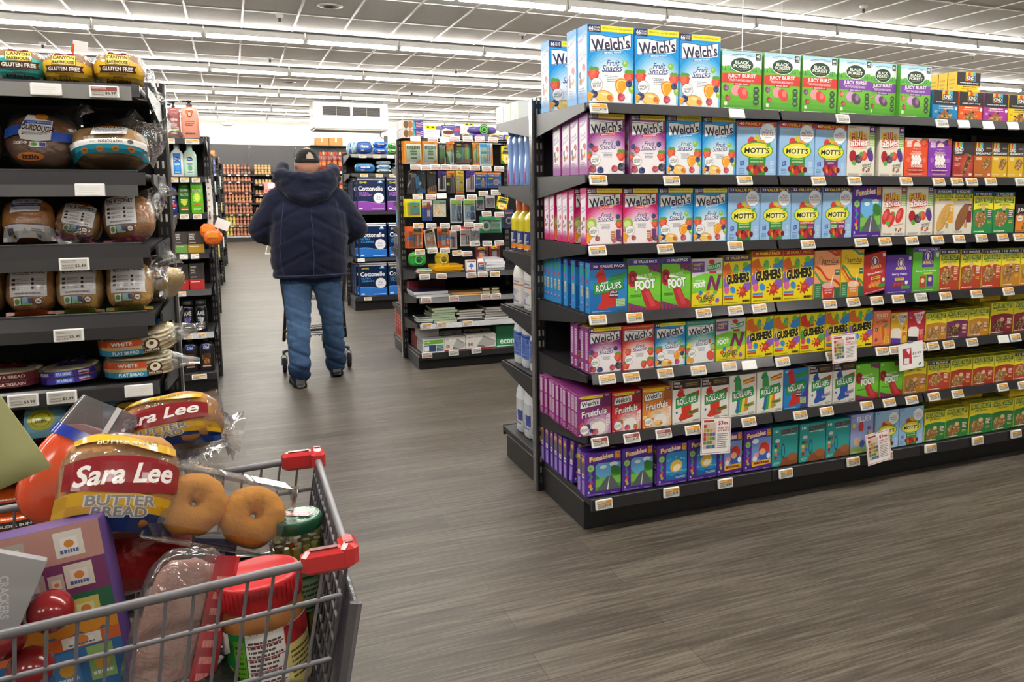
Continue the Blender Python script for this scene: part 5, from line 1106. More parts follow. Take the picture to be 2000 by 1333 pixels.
bag('bread_bag', 'brown loaf in a blue-banded bag leaning behind the sourdough loaf', 'bread', (-.405, 3.36, ZB[1] + .098), (.055, .07, .088), '7e4e28', None, (0, 0, 1, 1), (0, .45, 0), (.05, .0, .1), (2.4, .1), group='bagged loaves on the second bread shelf')
bag('bread_bag', 'dark loaf in a blue-banded bag cut off by the left frame edge, second bread shelf', 'bread', (-.7, 3.16, ZB[1] + .09), (.07, .085, .088), '6a4024', art_sour(), (-.9, -.9, .9, .3), (-.2, 0, 0), None, (2.3, .1), group='bagged loaves on the second bread shelf')
def art_potato():
    a = Art(.24, .11); a.band(0, 1, lambda u: .1 + .02 * math.sin(u * 4), lambda u: .3 + .02 * math.sin(u * 4), '2f9cb4', 14); a.band(0, 1, lambda u: .3 + .02 * math.sin(u * 4), lambda u: .46, 'f2eeea', 14)
    for i in range(4): a.ell(.2 + .2 * i, .2, .045, .07, 'd89048', 12); a.text('izzio', .2 + .2 * i, .2, .05, '4a2a10', .04, .01)
    a.text('POTATO & DILL', .55, .385, .32, '3a3434', .075, .02); a.ell(.8, .385, .04, .05, '3a3434', 12); a.lines(.28, .35, .36, .41, 2, '4a8a5a')
    a.poly([(.3, .58), (.34, .84), (.78, .86), (.76, .6)], 'eceaea'); a.text('POTATO & DILL', .55, .81, .4, '3a2a28', .06, .02); a.lines(.36, .62, .72, .74, 4, '6a6068'); a.ell(.56, .92, .14, .1, 'c8782c', 14); a.band(.3, 1, lambda u: .93, lambda u: 1, '2f8ca4', 6); return a
bag('bread_bag', 'wide potato loaf in a teal-trimmed bag, right end of the second bread shelf', 'bread', (-.345, 3.15, ZB[1] + .056), (.105, .12, .055), 'b08a5c', art_potato(), (-.92, -.92, .92, .92), (-.3, -.03, .04), (.12, -.02, .06), (3., .08), group='bagged loaves on the second bread shelf')
def art_focaccia():
    a = Art(.14, .14); a.poly([(.2, .5), (.26, .86), (.8, .88), (.76, .54)], 'e2e0ea'); a.text('FOCACCIA', .52, .8, .42, '4a4450', .07, .01); a.poly([(.23, .64), (.24, .73), (.79, .75), (.78, .67)], '3f5aa8'); a.text('OLIVE OIL & SEA SALT', .51, .7, .46, 'e8ecf8', .03, .01); a.lines(.28, .55, .7, .62, 2, '8a8498'); a.band(0, 1, lambda u: 0, lambda u: .22 + .02 * math.sin(u * 7), 'ece8ea', 12); a.band(.1, .8, lambda u: .225, lambda u: .24, '3f5aa8', 6); a.rect(.14, .06, .26, .16, '6a646c'); a.poly([(.42, .06), (.48, .16), (.54, .06)], 'b8c8b4'); a.lines(.6, .08, .8, .14, 2, '7a747c'); return a
GL = 'bagged loaves on the third bread shelf'
bag('bread_bag', 'golden focaccia in a bag with a lilac-white label, third bread shelf', 'bread', (-.578, 3.15, ZB[2] + .073), (.068, .07, .066), 'b87838', art_focaccia(), (-.92, -.95, .92, .92), (-.45, 0, .03), None, (3., .07), group=GL)
bag('bread_bag', 'fig and honey loaf leaning askew in a crinkled bag, centre of the third bread shelf', 'bread', (-.447, 3.14, ZB[2] + .076), (.062, .056, .061), 'b98242', art_izzio('FIG & HONEY', 'b06a94'), (-.85, -.98, .9, .95), (-.4, .2, 0), (-.01, -.05, -.05), (2.6, .08), group=GL)
bag('bread_bag', 'fig and honey loaf upright in a purple-hemmed bag, right end of the third bread shelf', 'bread', (-.307, 3.15, ZB[2] + .09), (.073, .06, .076), 'ad733a', art_izzio('FIG & HONEY', 'a85a90'), (-.95, -1., .55, 1.02), (-.3, -.05, 0), (.08, .0, .07), (2.8, .08), group=GL)
bag('bread_bag', 'yellowish loaf cut off by the left frame edge, third bread shelf', 'bread', (-.71, 3.16, ZB[2] + .07), (.06, .07, .07), 'b8893c', None, (0, 0, 1, 1), (-.3, 0, 0), None, (2.8, .07), group=GL)
GL = 'bagged loaves on the fourth bread shelf'
for x, nm, crust, title, acc, lab, tl in ((-.586, 'bread_bag', 'b27a45', 'ROASTED GARLIC', 'b8541c', 'roasted garlic loaf in a bag with orange hem, fourth bread shelf', None), (-.455, 'bread_bag', 'c59a58', 'GARLIC & HERBS', '7a8430', 'garlic and herb loaf in a green-hemmed bag, middle of the fourth bread shelf', None),
                                     (-.317, 'bread_bag', 'c39858', 'GARLIC & HERBS', '7a8430', 'garlic and herb loaf in a glinting bag, right on the fourth bread shelf', (.09, .0, .07))):
    bag(nm, lab, 'bread', (x, 3.14, ZB[3] + .093), (.066, .055, .077), crust, art_izzio(title, acc), (-.93, -1.03, .93, 1.), (-.33, 0, 0), tl, (3., .06), group=GL)
bag('bread_bag', 'herb loaf whose wrapped end pokes out past the right end of the fourth bread shelf', 'bread', (-.235, 3.33, ZB[3] + .1), (.035, .1, .06), 'c8a868', art_izzio('HERBS', '7a8430', False, False), (-.7, -.8, .7, .8), (0, .5, -.5), (.05, -.06, .03), (2.6, .08), group=GL, wob=.14)
bag('bread_bag', 'light brown loaf cut off by the left frame edge, fourth bread shelf', 'bread', (-.715, 3.15, ZB[3] + .085), (.06, .06, .085), 'b58450', None, (0, 0, 1, 1), (-.3, 0, 0), None, (2.8, .07), group=GL)
# pita and flatbread
def pita(label, loc, w, d, n, th, col, wrap, words, rot=(0, 0, 0), top=None, group='packs of flatbread on the fifth bread shelf', name='pita_pack', tail=None, round_=False):
    r = empty(name, loc, rot); tag(r, label, 'bread', group)
    for i in range(n):
        b = MB(); b.blob((rnd.uniform(-.004, .004), rnd.uniform(-.004, .004), th * (i + .5)), (w / 2, d / 2, th * .56), col, 'crumb', 26, 8, 2.4 if not round_ else 2., 2.2 if not round_ else 2., nz=.05, ns=4, seed=i + loc[0] * 9); b.build('flatbread', r)
    b = MB(); h = th * n
    b.blob((0, 0, h / 2), (w / 2 * 1.06, d / 2 * 1.06, h / 2 * 1.22), 'ffffff', 'filmsoft', 28, 14, 3., 2.6, fn=lambda p: p * (1 + .05 * noise.noise(p * 26 + Vector(loc))))
    if tail:
        t = Vector(tail); R = []
        for i in range(6):
            k = i / 5; R.append([Vector((w * .42, 0, h * .5)) + t * k + Vector((0, math.cos(2 * PI * j / 16) * d * .3, math.sin(2 * PI * j / 16) * h * .42)) * ((1 - k) ** 1.2 + .18 + .4 * max(0, k - .6)) * (1 + .2 * math.sin(j * 4 + i)) for j in range(16)])
        b.loft(R, 'ffffff', 'filmsoft', False)
    b.build('plastic_bag', r)
    b = MB(); a = Art(w, h)
    words(a)
    e = 2.8
    def fn(u, v, q):
        x = (2 * u - 1) * .985; k = max(0, 1 - abs(x) ** e) ** (1 / e)
        return Vector((x * w / 2 * 1.06, -(k * d / 2 * 1.07 + q + .001), h * (.02 + .96 * v)))
    a.put(b, fn, 'gloss', .0003)
    if top:
        t = Art(w, d); top(t); t.put(b, lambda u, v, q: Vector(((2 * u - 1) * w * .48, (2 * v - 1) * d * .46 * (1), h * 1.13 - .004 * abs(2 * u - 1) ** 2 + q)), 'gloss', .0003)
    b.build('printed_label', r); return r
def w_kronos(a):
    for v0, v1 in ((.06, .46), (.52, .94)):
        a.rect(.04, v0, .97, v1, '3a2c86'); m = (v0 + v1) / 2
        if v0 > .3: a.text('KRONOS', .14, m, .15, 'f4f0fa', .22, .04)
        a.rect(.32, v0 + .04, .62, v1 - .04, '4a6ad0'); a.text('PITA BREAD', .47, m, .25, 'f0f2fa', .2, .01); a.text('ORIGINAL', .8, m + .06, .17, 'f4f0fa', .14, .03); a.rect(.72, v0 + .06, .88, v0 + .12, 'e8722c')
def w_multi(a):
    for v0, v1 in ((.06, .46), (.52, .94)):
        a.rect(.03, v0, .97, v1, '6a1f28'); a.text('PITA BREAD' if v0 > .3 else 'MULTIGRAIN', .62, (v0 + v1) / 2, .4, 'f0dcd4', .18, .02)
def t_kronos(c):
    def f(a):
        a.rect(.28, .25, .82, .95, c); a.rect(.28, .78, .82, .95, '1c1a34'); a.text('ORIGINAL' if c == '3a2c86' else 'MULTI', .55, .865, .4, 'e8e4f0', .06, .03)
        for i in range(7): a.ell(.42 + .05 * i, .58 + .04 * math.sin(i * 2), .09, .05, ('d8b45a', '8a9a3c', 'c84a34', 'e8cc8a')[i % 4], 10, i * .4)
    return f
pita('multigrain pita packs in maroon-printed film at the left of the fifth bread shelf', (-.668, 3.15, ZB[4] + .01), .18, .19, 4, .013, 'd8c8a0', 0, w_multi, (0, 0, 0), t_kronos('6a1f28'))
pita('original pita bread packs in violet-printed film, middle of the fifth bread shelf', (-.497, 3.14, ZB[4] + .012), .155, .19, 4, .012, 'e0d2a8', 0, w_kronos, (0, -.06, 0), t_kronos('3a2c86'))
def w_white(a):
    a.rect(.03, .5, .62, .82, 'd8582c'); a.text('WHITE', .36, .66, .28, 'f8f0e8', .2, .03); a.rect(.03, .34, .62, .5, 'c8b078'); a.rect(.03, .06, .62, .34, '2f86ac'); a.text('FLAT BREAD', .4, .2, .34, 'f0f4f4', .16, .02); a.circ(.74, .5, .1, '4a2c1c', 18); a.circ(.74, .52, .075, 'f0e4cc', 16); a.circ(.74, .56, .03, '6a4228', 10); a.rect(.64, .14, .84, .3, '4a2c1c'); a.text('PAPA PITA', .74, .22, .18, 'f4ecdc', .1, .03)
    for i in range(4): a.rect(.86, .1 + i * .2, .98, .12 + i * .2, 'c8a868')
pita('bag of white flatbreads with orange and blue band, lower of the pile, fifth bread shelf', (-.306, 3.15, ZB[4] + .012), .195, .2, 5, .0132, 'e6d6ac', 0, w_white, (0, 0, .05), None, tail=(.1, .05, -.02))
pita('bag of white flatbreads with orange and blue band, upper of the pile, fifth bread shelf', (-.3, 3.145, ZB[4] + .096), .215, .2, 5, .0138, 'ecdcb2', 0, w_white, (.1, -.06, -.08), lambda a: (a.rect(.3, .5, .8, .85, '2f86c0'), a.text('PITA', .5, .7, .3, '2a1c14', .1, .03)), tail=(.11, .04, .01))
# lowest visible shelf: pretzel buns
def w_pret(a): a.rect(.3, .1, 1, .95, '6fb4d0'); a.text('PRETZEL', .55, .3, .46, '2a2426', .2, .05); a.ell(.7, .68, .24, .22, '6a3418', 16); a.ell(.68, .74, .18, .08, 'd8c04a', 12)
def w_bake(a): a.rect(.2, .05, .9, .95, '7fb8d0'); a.circ(.5, .55, .24, 'c8c82c', 20); a.circ(.5, .55, .17, '3a3a14', 18); a.circ(.5, .55, .16, 'd8d83c', 18); a.text('BAKERY', .5, .5, .2, '3a3a14', .08, .02)
for x, wd, w_, lab in ((-.375, w_pret, .19, 'bag of dark pretzel buns with a pale blue card, below the flatbreads'), (-.58, w_bake, .15, 'bag of buns with a round yellow sticker, below the pita packs')):
    a = Art(w_, .12); wd(a); bag('bun_bag', lab, 'bread', (x, 3.15, ZB[5] + .062), (w_ / 2, .09, .058), '4a2a18', a, (-.9, -.8, .95, .95), (-.3, 0, 0), None, (2.4, .14), group='bagged buns on the low bread shelf')
# bread price tags
for x, si, k, p in ((-.482, 0, 'w', ''), (-.333, 0, 'm', '$6.97'), (-.39, 1, 'w', '$5.49'), (-.446, 2, 'k', '$5.49'), (-.475, 3, 'k', '$5.49'), (-.606, 4, 'k', '$3.99'), (-.506, 4, 'k', '$3.99'), (-.298, 4, 'w', '$2.99')):
    o = price_tag(k if k != 'k' else 'g', p, .079, .039 if si else .036); o.location = (x, 2.9905, ZB[si] - (.05 if si in (1, 2, 3) else .024 if si == 0 else .018)); o.rotation_euler = (-.05, 0, 0)
    tag(o, '%s bread price tag%s, %s bread shelf' % ({'w': 'shiny white', 'm': 'maroon-topped $6.97', 'k': 'grey-screen ' + p}[k], '' if si < 4 else ' under the pita' if x < -.4 else ' under the flatbreads', ORD[si]), 'price tag', 'bread shelf price tags')
# ------------------------------------------------------------------ toiletries behind the bread, then the far left shelving, the back wall
ZP = [1.765, 1.505, 1.255, .98, .722, .42, .14]
gondola('toiletries_shelving', 'narrow view of black toiletries shelving just behind the bread unit', -.15, [.9, .9], 6.98, 1.81, front=[(z, .52) for z in ZP[:6]], back=[1.6, 1.2, .8, .4], sgn=-1, deck=.54, depth=.56, base_z=ZP[6])
def bottle(label, loc, w, d, h, col, cap, capcol, art=None, mat='gloss', shape='round', rot=0., cat='bottle', group=None, neck=.35, name='bottle', capmat='plastic', caph=None):
    """A bottle with a moulded body, a cap (or pump) and a printed front label."""
    r = empty(name, loc, (0, 0, rot)); tag(r, label, cat, group)
    hb = h * (1 - (caph or .16)); a, c = w / 2, d / 2; e = 2.8 if shape != 'oval' else 2.2
    b = MB()
    if shape == 'box': prof = [(.97, 0), (1, .01), (1, .97), (.97, 1)]; e = 8.
    elif shape == 'curvy': prof = [(.9, 0), (.98, .02), (1, .1), (.98, .35), (.88, .52), (.84, .62), (.95, .8), (.98, .9), (.7, .97), (neck, 1)]
    elif shape == 'shoulder': prof = [(.92, 0), (1, .02), (1, .72), (.97, .82), (.8, .92), (.5, .98), (neck, 1)]
    else: prof = [(.93, 0), (1, .02), (1, .8), (.95, .9), (.75, .97), (neck, 1)]
    R = []
    for s, q in prof:
        R.append([(a * s * math.copysign(abs(math.cos(t)) ** (2 / e), math.cos(t)), c * s * math.copysign(abs(math.sin(t)) ** (2 / e), math.sin(t)), q * hb) for t in [2 * PI * j / 28 for j in range(28)]])
    b.loft(R, col, mat); b.build('body', r)
    k = MB()
    if cap == 'pump':
        k.lathe([(a * .36, hb), (a * .36, hb + h * .05), (a * .2, hb + h * .055), (a * .12, hb + h * .11), (a * .3, hb + h * .115), (a * .32, hb + h * .15)], capcol, capmat, 14); k.box((-a * .75, -.008, hb + h * .115), (a * .1, .008, hb + h * .15), capcol, capmat, bev=.003); k.build('pump', r)
    elif cap: k.lathe([(a * neck * 1.02 if shape != 'wide' else a * .9, hb), (a * neck * 1.06 if shape != 'wide' else a * .9, h * .98), (a * neck * .9, h)], capcol, capmat, 18, sy=1. if cap == 'round' else c / a); k.build('cap', r)
    if art:
        k = MB(); art_, (u0, v0, u1, v1) = art
        def fn(u, v, q):
            x = (u0 + (u1 - u0) * u) * 2 - 1; kk = max(0, 1 - abs(x) ** e) ** (1 / e)
            return Vector((x * a, -(c * kk + q + .0006), hb * (v0 + (v1 - v0) * v)))
        art_.put(k, fn, 'gloss', .0003); k.build('label', r)
    return r
def lab_art(bg, word, wc='ffffff', w=.08, h=.12, top=None, extra=None, fit=.8):
    a = Art(w, h)
    if bg: a.rect(0, 0, 1, 1, bg)
    if top: a.rect(0, .8, 1, 1, top)
    if word: a.text(word, .5, .72, fit, wc, .0 or None, .03)
    a.lines(.15, .36, .85, .56, 3, wc, .4)
    if extra: extra(a)
    a.lines(.15, .06, .85, .14, 1, wc, .5); return a
GP = 'toiletries on the shelving behind the bread'
yb = 6.52
bottle('tall plum shampoo bottle with black pump, top toiletries shelf', (-.325, yb, ZP[0] + .001), .075, .06, .25, '9a5a58', 'pump', '1c1a1a', (lab_art(None, 'hydrate', 'f0dcd8', extra=lambda a: a.rect(.05, .2, .95, .28, '8ac04a')), (.15, .1, .85, .8)), group=GP)
bottle('slim plum bottle beside the coral shampoo, top toiletries shelf', (-.352, yb + .09, ZP[0] + .001), .06, .06, .24, '8a4a4c', 'pump', '1c1a1a', None, group=GP)
bottle('coral shampoo bottle with black pump and floral emblem, top toiletries shelf', (-.228, yb, ZP[0] + .001), .112, .065, .262, 'eea088', 'pump', '2a2526', (lab_art(None, '', '7a4a40', extra=lambda a: (a.circ(.5, .78, .2, 'c85a3c', 18), a.circ(.5, .78, .14, '5a3a3a', 16), a.circ(.5, .78, .11, 'eeb8a4', 16), a.ell(.32, .86, .12, .07, 'd8803c', 10, .5), a.ell(.68, .86, .12, .07, 'd86a4c', 10, -.5), a.text('herbal', .4, .4, .5, '7a4a40', .05, .01))), (.12, .08, .88, .95)), shape='shoulder', group=GP)
for x, c, lc, t, lab in ((-.322, 'f0f2ee', '2f86d0', '4a9ae0', 'white lotion bottle with a blue label, second toiletries shelf'), (-.243, 'bfe4d4', 'cfe0c0', '5aa88a', 'mint green bottle with a pale leaf label, second toiletries shelf')):
    bottle(lab, (x, yb, ZP[1] + .001), .082, .05, .222, c, 'round', 'dfe8e4' if c[0] == 'f' else 'cfe6dc', (lab_art(lc, 'Suave', 'fff' if lc[0] == '2' else '3a3a8a', extra=lambda a, t=t: (a.ell(.5, .74, .36, .1, '3a3f96', 16), a.text('Suave', .5, .74, .5, 'fff', .07, .03), a.ell(.5, .3, .3, .14, t, 12))), (.22, .1, .78, .86)), shape='shoulder', group=GP, neck=.42)
bottle('navy hair bottle with a red stripe at the left of the third toiletries shelf', (-.37, yb, ZP[2] + .001), .07, .05, .195, '26308a', None, '', (lab_art(None, 'clean', 'f0f2fa', extra=lambda a: a.rect(.0, .2, 1, .34, 'd84034')), (.1, .1, .9, .8)), group=GP, shape='curvy', caph=.02)
bottle('dark green shampoo bottle with lime label, third toiletries shelf', (-.292, yb, ZP[2] + .001), .08, .05, .215, '3f7a2a', 'flat', '2f6a24', (lab_art(None, 'FRUCTIS', 'f0f4e0', extra=lambda a: (a.ell(.5, .4, .24, .14, 'c8d83c', 16), a.rect(.2, .12, .8, .2, 'c8503c'))), (.1, .06, .9, .96)), shape='wide', group=GP)
bottle('lime green shampoo bottle with bright label, third toiletries shelf', (-.212, yb - .02, ZP[2] + .001), .076, .05, .222, '6cc028', None, '', (lab_art(None, 'FRUCTIS', 'f4fae0', extra=lambda a: (a.ell(.5, .5, .3, .18, 'a8e05a', 18), a.ell(.5, .5, .2, .13, 'e0e84a', 16), a.rect(.15, .22, .85, .29, 'b8703c'), a.circ(.8, .07, .06, '2f8a6a'))), (.06, .04, .94, .96)), shape='box', group=GP, caph=.01)
def soapbox(label, loc, w, h, c, group=GP):
    b = MB(); b.box((-w / 2, 0, 0), (w / 2, .06, h), '3b3432', 'carton', bev=.002); a = Art(w, h); a.rect(0, 0, 1, 1, '3f3835'); a.rect(0, 0, 1, .4, c)
    for i, t in enumerate(('EVERY', 'MAN', 'JACK')): a.text(t, (.3, .25, .27)[i], .86 - i * .11, (.4, .3, .34)[i], 'e8e2dc', .075, .04)
    a.lines(.1, .46, .5, .52, 1, 'd8d0c8'); a.lines(.1, .28, .7, .34, 1, 'f4ece0'); a.face(b, (-w / 2, 0, 0), (w, 0, 0), (0, 0, h)); o = b.build('soap_box', loc=loc); tag(o, label, 'box', group); return o
soapbox('charcoal soap box with green lower band, fourth toiletries shelf', (-.328, 6.48, ZP[3] + .001), .078, .15, '6a9a4a'); soapbox('charcoal soap box with mustard lower band, fourth toiletries shelf', (-.236, 6.48, ZP[3] + .001), .1, .15, 'b8902c')
soapbox('charcoal soap box with red lower band, left one of the fifth toiletries shelf', (-.33, 6.48, ZP[4] + .001), .07, .18, 'b8302f'); soapbox('charcoal soap box with red lower band, right one of the fifth toiletries shelf', (-.243, 6.48, ZP[4] + .001), .092, .185, 'b8302f')
for x, c, lab in ((-.316, '6a5ac0', 'black body wash bottle with violet swirl, sixth toiletries shelf'), (-.233, 'd0d0d4', 'black body wash bottle with silver swirl, sixth toiletries shelf')):
    bottle(lab, (x, yb, ZP[5] + .001), .078, .05, .23, '1a1a1c', 'flat', '232325', (lab_art(None, 'AXE', 'f0f0f2', extra=lambda a, c=c: [a.ell(.5 + .1 * math.sin(i * 2), .42 + .05 * math.cos(i * 2.3), .22, .08, mixc(c, '101018', .15 * (i % 4)), 10, i) for i in range(6)]), (.12, .12, .88, .92)), shape='wide', group=GP)
for x, lab in ((-.315, 'left'), (-.212, 'right')):
    bottle('brown-black body wash bottle with blue oval emblem, %s one on the base deck' % lab, (x, yb, ZP[6] + .001), .1, .06, .25, '2b2625', 'round', '3a3432', (lab_art(None, '', 'd8c8b8', extra=lambda a: (a.ell(.5, .84, .38, .12, '2a4aa8', 20), a.text('Dial', .5, .84, .5, 'fff', .12, .03, .2), a.rect(.2, .12, .8, .6, '5a3a2c'), [a.ell(.35 + .1 * (i % 4), .25 + .07 * (i // 4), .08, .05, ('a86a3c', 'c88a4c', '7a4a2c')[i % 3], 8, i) for i in range(10)])), (.12, .08, .88, .95)), shape='shoulder', group=GP, neck=.3)
for z, xs in ((0, ((-.36, .03), (-.22, .06))), (1, ((-.345, 0), (-.28, 0), (-.21, 0))), (2, ((-.295, 0), (-.215, 0))), (3, ((-.315, 0), (-.245, 0))), (4, ((-.34, 0),)), (5, ((-.318, 0), (-.235, 0))), (6, ((-.263, .07),))):
    for i, (x, ww) in enumerate(xs):
        o = price_tag('a', '', .052 + (ww if z in (0, 6) else 0) * .6, .036); o.location = (x, 6.98 - .52 - .02 - (.043 if z == 6 else 0), ZP[z] - .02); o.rotation_euler = (-.3, 0, 0); tag(o, 'amber price tag on the %s toiletries shelf' % (ORD[z] if z < 6 else 'base'), 'price tag', 'toiletries price tags')
# the clip strip of orange packets on the shelf end
r = empty('clip_strip', (-.14, 6.5, 1.03)); tag(r, 'white paper clip strip hanging on the end of the toiletries shelves', 'strip')
b = MB()
for i in range(10): b.box((-.014 + .005 * math.sin(i * .5) - i * .0035 * 0, -.001, .42 - i * .042), (.02 + .005 * math.sin(i * .5), .001, .463 - i * .042), 'eceae6', 'paper'); b.box((-.004, -.0015, .435 - i * .042), (.008, -.001, .447 - i * .042), 'c87a6a', 'paper')
b.build('paper_strip', r)
b = MB(); b.box((-.03, -.006, .13), (.06, -.004, .2), 'f4f2ee', 'paper', Matrix.Rotation(.4, 4, 'Y')); b.build('price_card', r)
for i, (x, z, w_) in enumerate(((-.155, 1.13, .05), (-.125, 1.09, .06))):
    b = MB(); b.blob((0, 0, 0), (w_, .035, .055), 'e8702a', 'foil', 18, 12, 2.4, nz=.16, ns=3, seed=i); b.box((-.035, -.04, .0), (.035, -.036, .03), 'f0982c', 'gloss'); o = b.build('orange_pack', loc=(x, 6.46 - i * .03, z)); tag(o, 'crumpled orange packet hanging from the clip strip, %s one' % ('upper' if i == 0 else 'lower'), 'packet', 'orange packets')
# shelving farther down the left side
for gi, (ys, x0, nm, items) in enumerate(((10.68, -.19, 'third', [(1.79, .07, .13, '2a5aa8', 'can'), (1.6, .06, .12, '8a8c90', 'jar'), (1.4, .06, .11, 'd8742c', 'box'), (1.1, .07, .16, 'e8e4e0', 'pack'), (.49, .07, .17, '2a86c8', 'box'), (.22, .06, .2, '3a5aa8', 'pack')]),
                                          (14.4, -.17, 'fourth', [(1.93, .07, .09, 'e8862c', 'box'), (1.68, .07, .24, '2f3a9c', 'box'), (1.4, .05, .16, 'a8d0e4', 'pack'), (1.05, .06, .2, 'f0eeea', 'pack'), (.72, .06, .16, 'c8402f', 'box'), (.42, .05, .22, 'd8c83c', 'box')]),
                                          (18.1, -.14, 'fifth', [(1.95, .06, .12, 'c86a5a', 'box'), (1.5, .06, .2, 'e0ddd8', 'box'), (1.05, .06, .16, 'd8b83c', 'pack'), (.7, .06, .2, '6a9ad0', 'box'), (.35, .06, .2, 'd8e0e4', 'box')]))):
    zs = [q[0] for q in items]
    gondola('far_shelving', '%s black shelving run along the left of the aisle, seen end-on' % nm, x0, [.9], ys, 1.83 if gi == 0 else 1.95, front=[(z, .5) for z in zs], back=[1.5, 1.0, .5], sgn=-1, deck=.54, depth=.56)
    for k, (z, w_, h_, c, kind) in enumerate(items):
        for j in range(2):
            b = MB(); x = x0 - .045 - j * (w_ + .012)
            if kind in ('can', 'jar'):
                for q in range(2): b.lathe([(w_ / 2, q * h_ / 2), (w_ / 2, (q + .92) * h_ / 2), (w_ * .44, (q + 1) * h_ / 2 - .001)], c if q == 0 else mixc(c, '3f9a5a', .5), 'gloss', 14); b.lathe([(w_ / 2 + .001, (q + .3) * h_ / 2), (w_ / 2 + .001, (q + .6) * h_ / 2)], 'e8e8e4', 'gloss', 14, cap=False)
            else:
                b.box((-w_ / 2, -.04, 0), (w_ / 2, .04, h_), c, 'carton' if kind == 'box' else 'foil', bev=.003); a = Art(w_, h_); a.rect(.1, .55, .9, .85, mixc(c, 'ffffff', .6)); a.lines(.15, .6, .85, .8, 2, mixc(c, '000000', .5)); a.ell(.5, .28, .3, .2, mixc(c, 'f0d040', .5), 14); a.face(b, (-w_ / 2, -.04, 0), (w_, 0, 0), (0, 0, h_))
            o = b.build({'can': 'can_stack', 'jar': 'jar', 'box': 'product_box', 'pack': 'product_pack'}[kind], loc=(x, ys - .44, z + .002)); tag(o, '%s on shelf %s of the %s left shelving run%s' % ({'can': 'pair of blue-green cans', 'jar': 'grey jar', 'box': 'coloured box', 'pack': 'coloured pack'}[kind], ('one', 'two', 'three', 'four', 'five', 'six')[k], nm, ', nearer the aisle' if j == 0 else ', deeper in'), 'product', 'products on the far left shelving')
# ------------------------------------------------------------------ back wall shelves of canned jars
BW = [1.9, 1.7, 1.4, 1.09, .78, .46, .16]
r = empty('jar_shelving', (0, 0, 0)); tag(r, 'black wall shelving full of red-brown jars under the dark panelling', 'shelving unit', 'store shelving units')
for x in (-1.4, -.18, .62, 1.84, 3.06):
    b = MB(); b.box((x - .02, 26.38, 0), (x + .02, 26.44, 2.0), DARK, 'steel'); b.build('upright', r)
b = MB(); b.box((-1.4, 26.4, .1), (3.06, 26.46, 2.0), '1e1d1f', 'matte'); b.build('back_panel', r)
b = MB(); b.box((-1.4, 25.95, 0), (3.06, 26.4, .13), DARK, 'steel'); b.build('kick_base', r)
BW2 = [1.9, 1.62, 1.32, 1.09, .84, .46, .16]
for i, z in enumerate(BW): shelf_part(r, -1.4, -.18, 26., 26.4, z); shelf_part(r, -.18, .62, 26., 26.4, z); shelf_part(r, .62, 1.84, 26., 26.4, BW2[i]); shelf_part(r, 1.84, 3.06, 26., 26.4, BW2[i])
def jar_mesh(c, lid, h=.135, w=.042):
    b = MB(); b.lathe([(w * .92, 0), (w, .006), (w, h * .72), (w * .8, h * .84)], c, 'gloss', 12); b.lathe([(w + .0006, h * .16), (w + .0006, h * .58)], mixc(c, 'e8c8a0', .45), 'gloss', 12, cap=False); b.lathe([(w * .86, h * .84), (w * .86, h * .98), (w * .8, h)], lid, 'chrome', 12); return b.mesh('sauce_jar')
JM = [jar_mesh('7a3526', 'a8844c'), jar_mesh('85402a', 'b0945c'), jar_mesh('6c2c24', '94703c'), jar_mesh('8f6a36', 'b09a60'), jar_mesh('a8962a', 'b8b04c'), jar_mesh('44211c', '6a3a2a')]
JW = ['red-brown jar', 'orange-brown jar', 'deep red jar', 'amber jar', 'mustard-yellow jar', 'dark brown jar']
for i, z in enumerate(BW):
    for sx, n, x0 in ((0, 8, -.12), (1, 5, .69)):
        zz = z if sx == 0 else BW2[i]
        if sx == 1 and i > 4: continue
        for j in range(n):
            k = (i + j * 3 // 2) % 3
            if sx == 1: k = 3 if i in (0, 1) or j % 2 else 1
            if i in (5, 6) and j < (3 if i == 5 else 2) and sx == 0: k = 4
            if i == 0 and sx == 0 and j in (5, 6, 7): k = 5
            for s in range(2 if (sx == 0 and i != 1) or i == 0 else 1):
                o = bpy.data.objects.new('sauce_jar', JM[k]); COL.objects.link(o); o.location = (x0 + j * .0905, 26.05, zz + .001 + s * .1365); tag(o, '%s, %s from left, %s row, back wall shelf %s, %s section' % (JW[k], ORD[j], 'upper' if s else 'lower', ('one', 'two', 'three', 'four', 'five', 'six', 'seven')[i], 'left' if sx == 0 else 'right'), 'jar', 'jars on the back wall shelves')
for i, z in enumerate(BW[:6]):
    for j, x in enumerate((.0, .22, .42, .8, 1.0)):
        if (i + j) % 4 == 3: continue
        o = price_tag('g', '', .075, .035); o.location = (x, 25.98, (z if x < .6 else BW2[i]) - .02); tag(o, 'tiny pale price tag on back wall shelf %s' % ('one', 'two', 'three', 'four', 'five', 'six')[i], 'price tag', 'back wall price tags')
b = MB(); b.box((0, 0, 0), (.3, .004, .3), 'e8a09a', 'paper'); a = Art(.3, .3); a.rect(0, 0, 1, 1, 'e88a84'); a.rect(.35, .45, .95, .95, 'f2ccc8'); a.lines(.1, .1, .9, .35, 3, '5a3a3a'); a.face(b, (0, 0, 0), (.3, 0, 0), (0, 0, .3), 'paper'); tag(b.build('paper_sign', loc=(.88, 25.95, 1.38)), 'pink paper sign hung on the back wall shelves', 'sign')
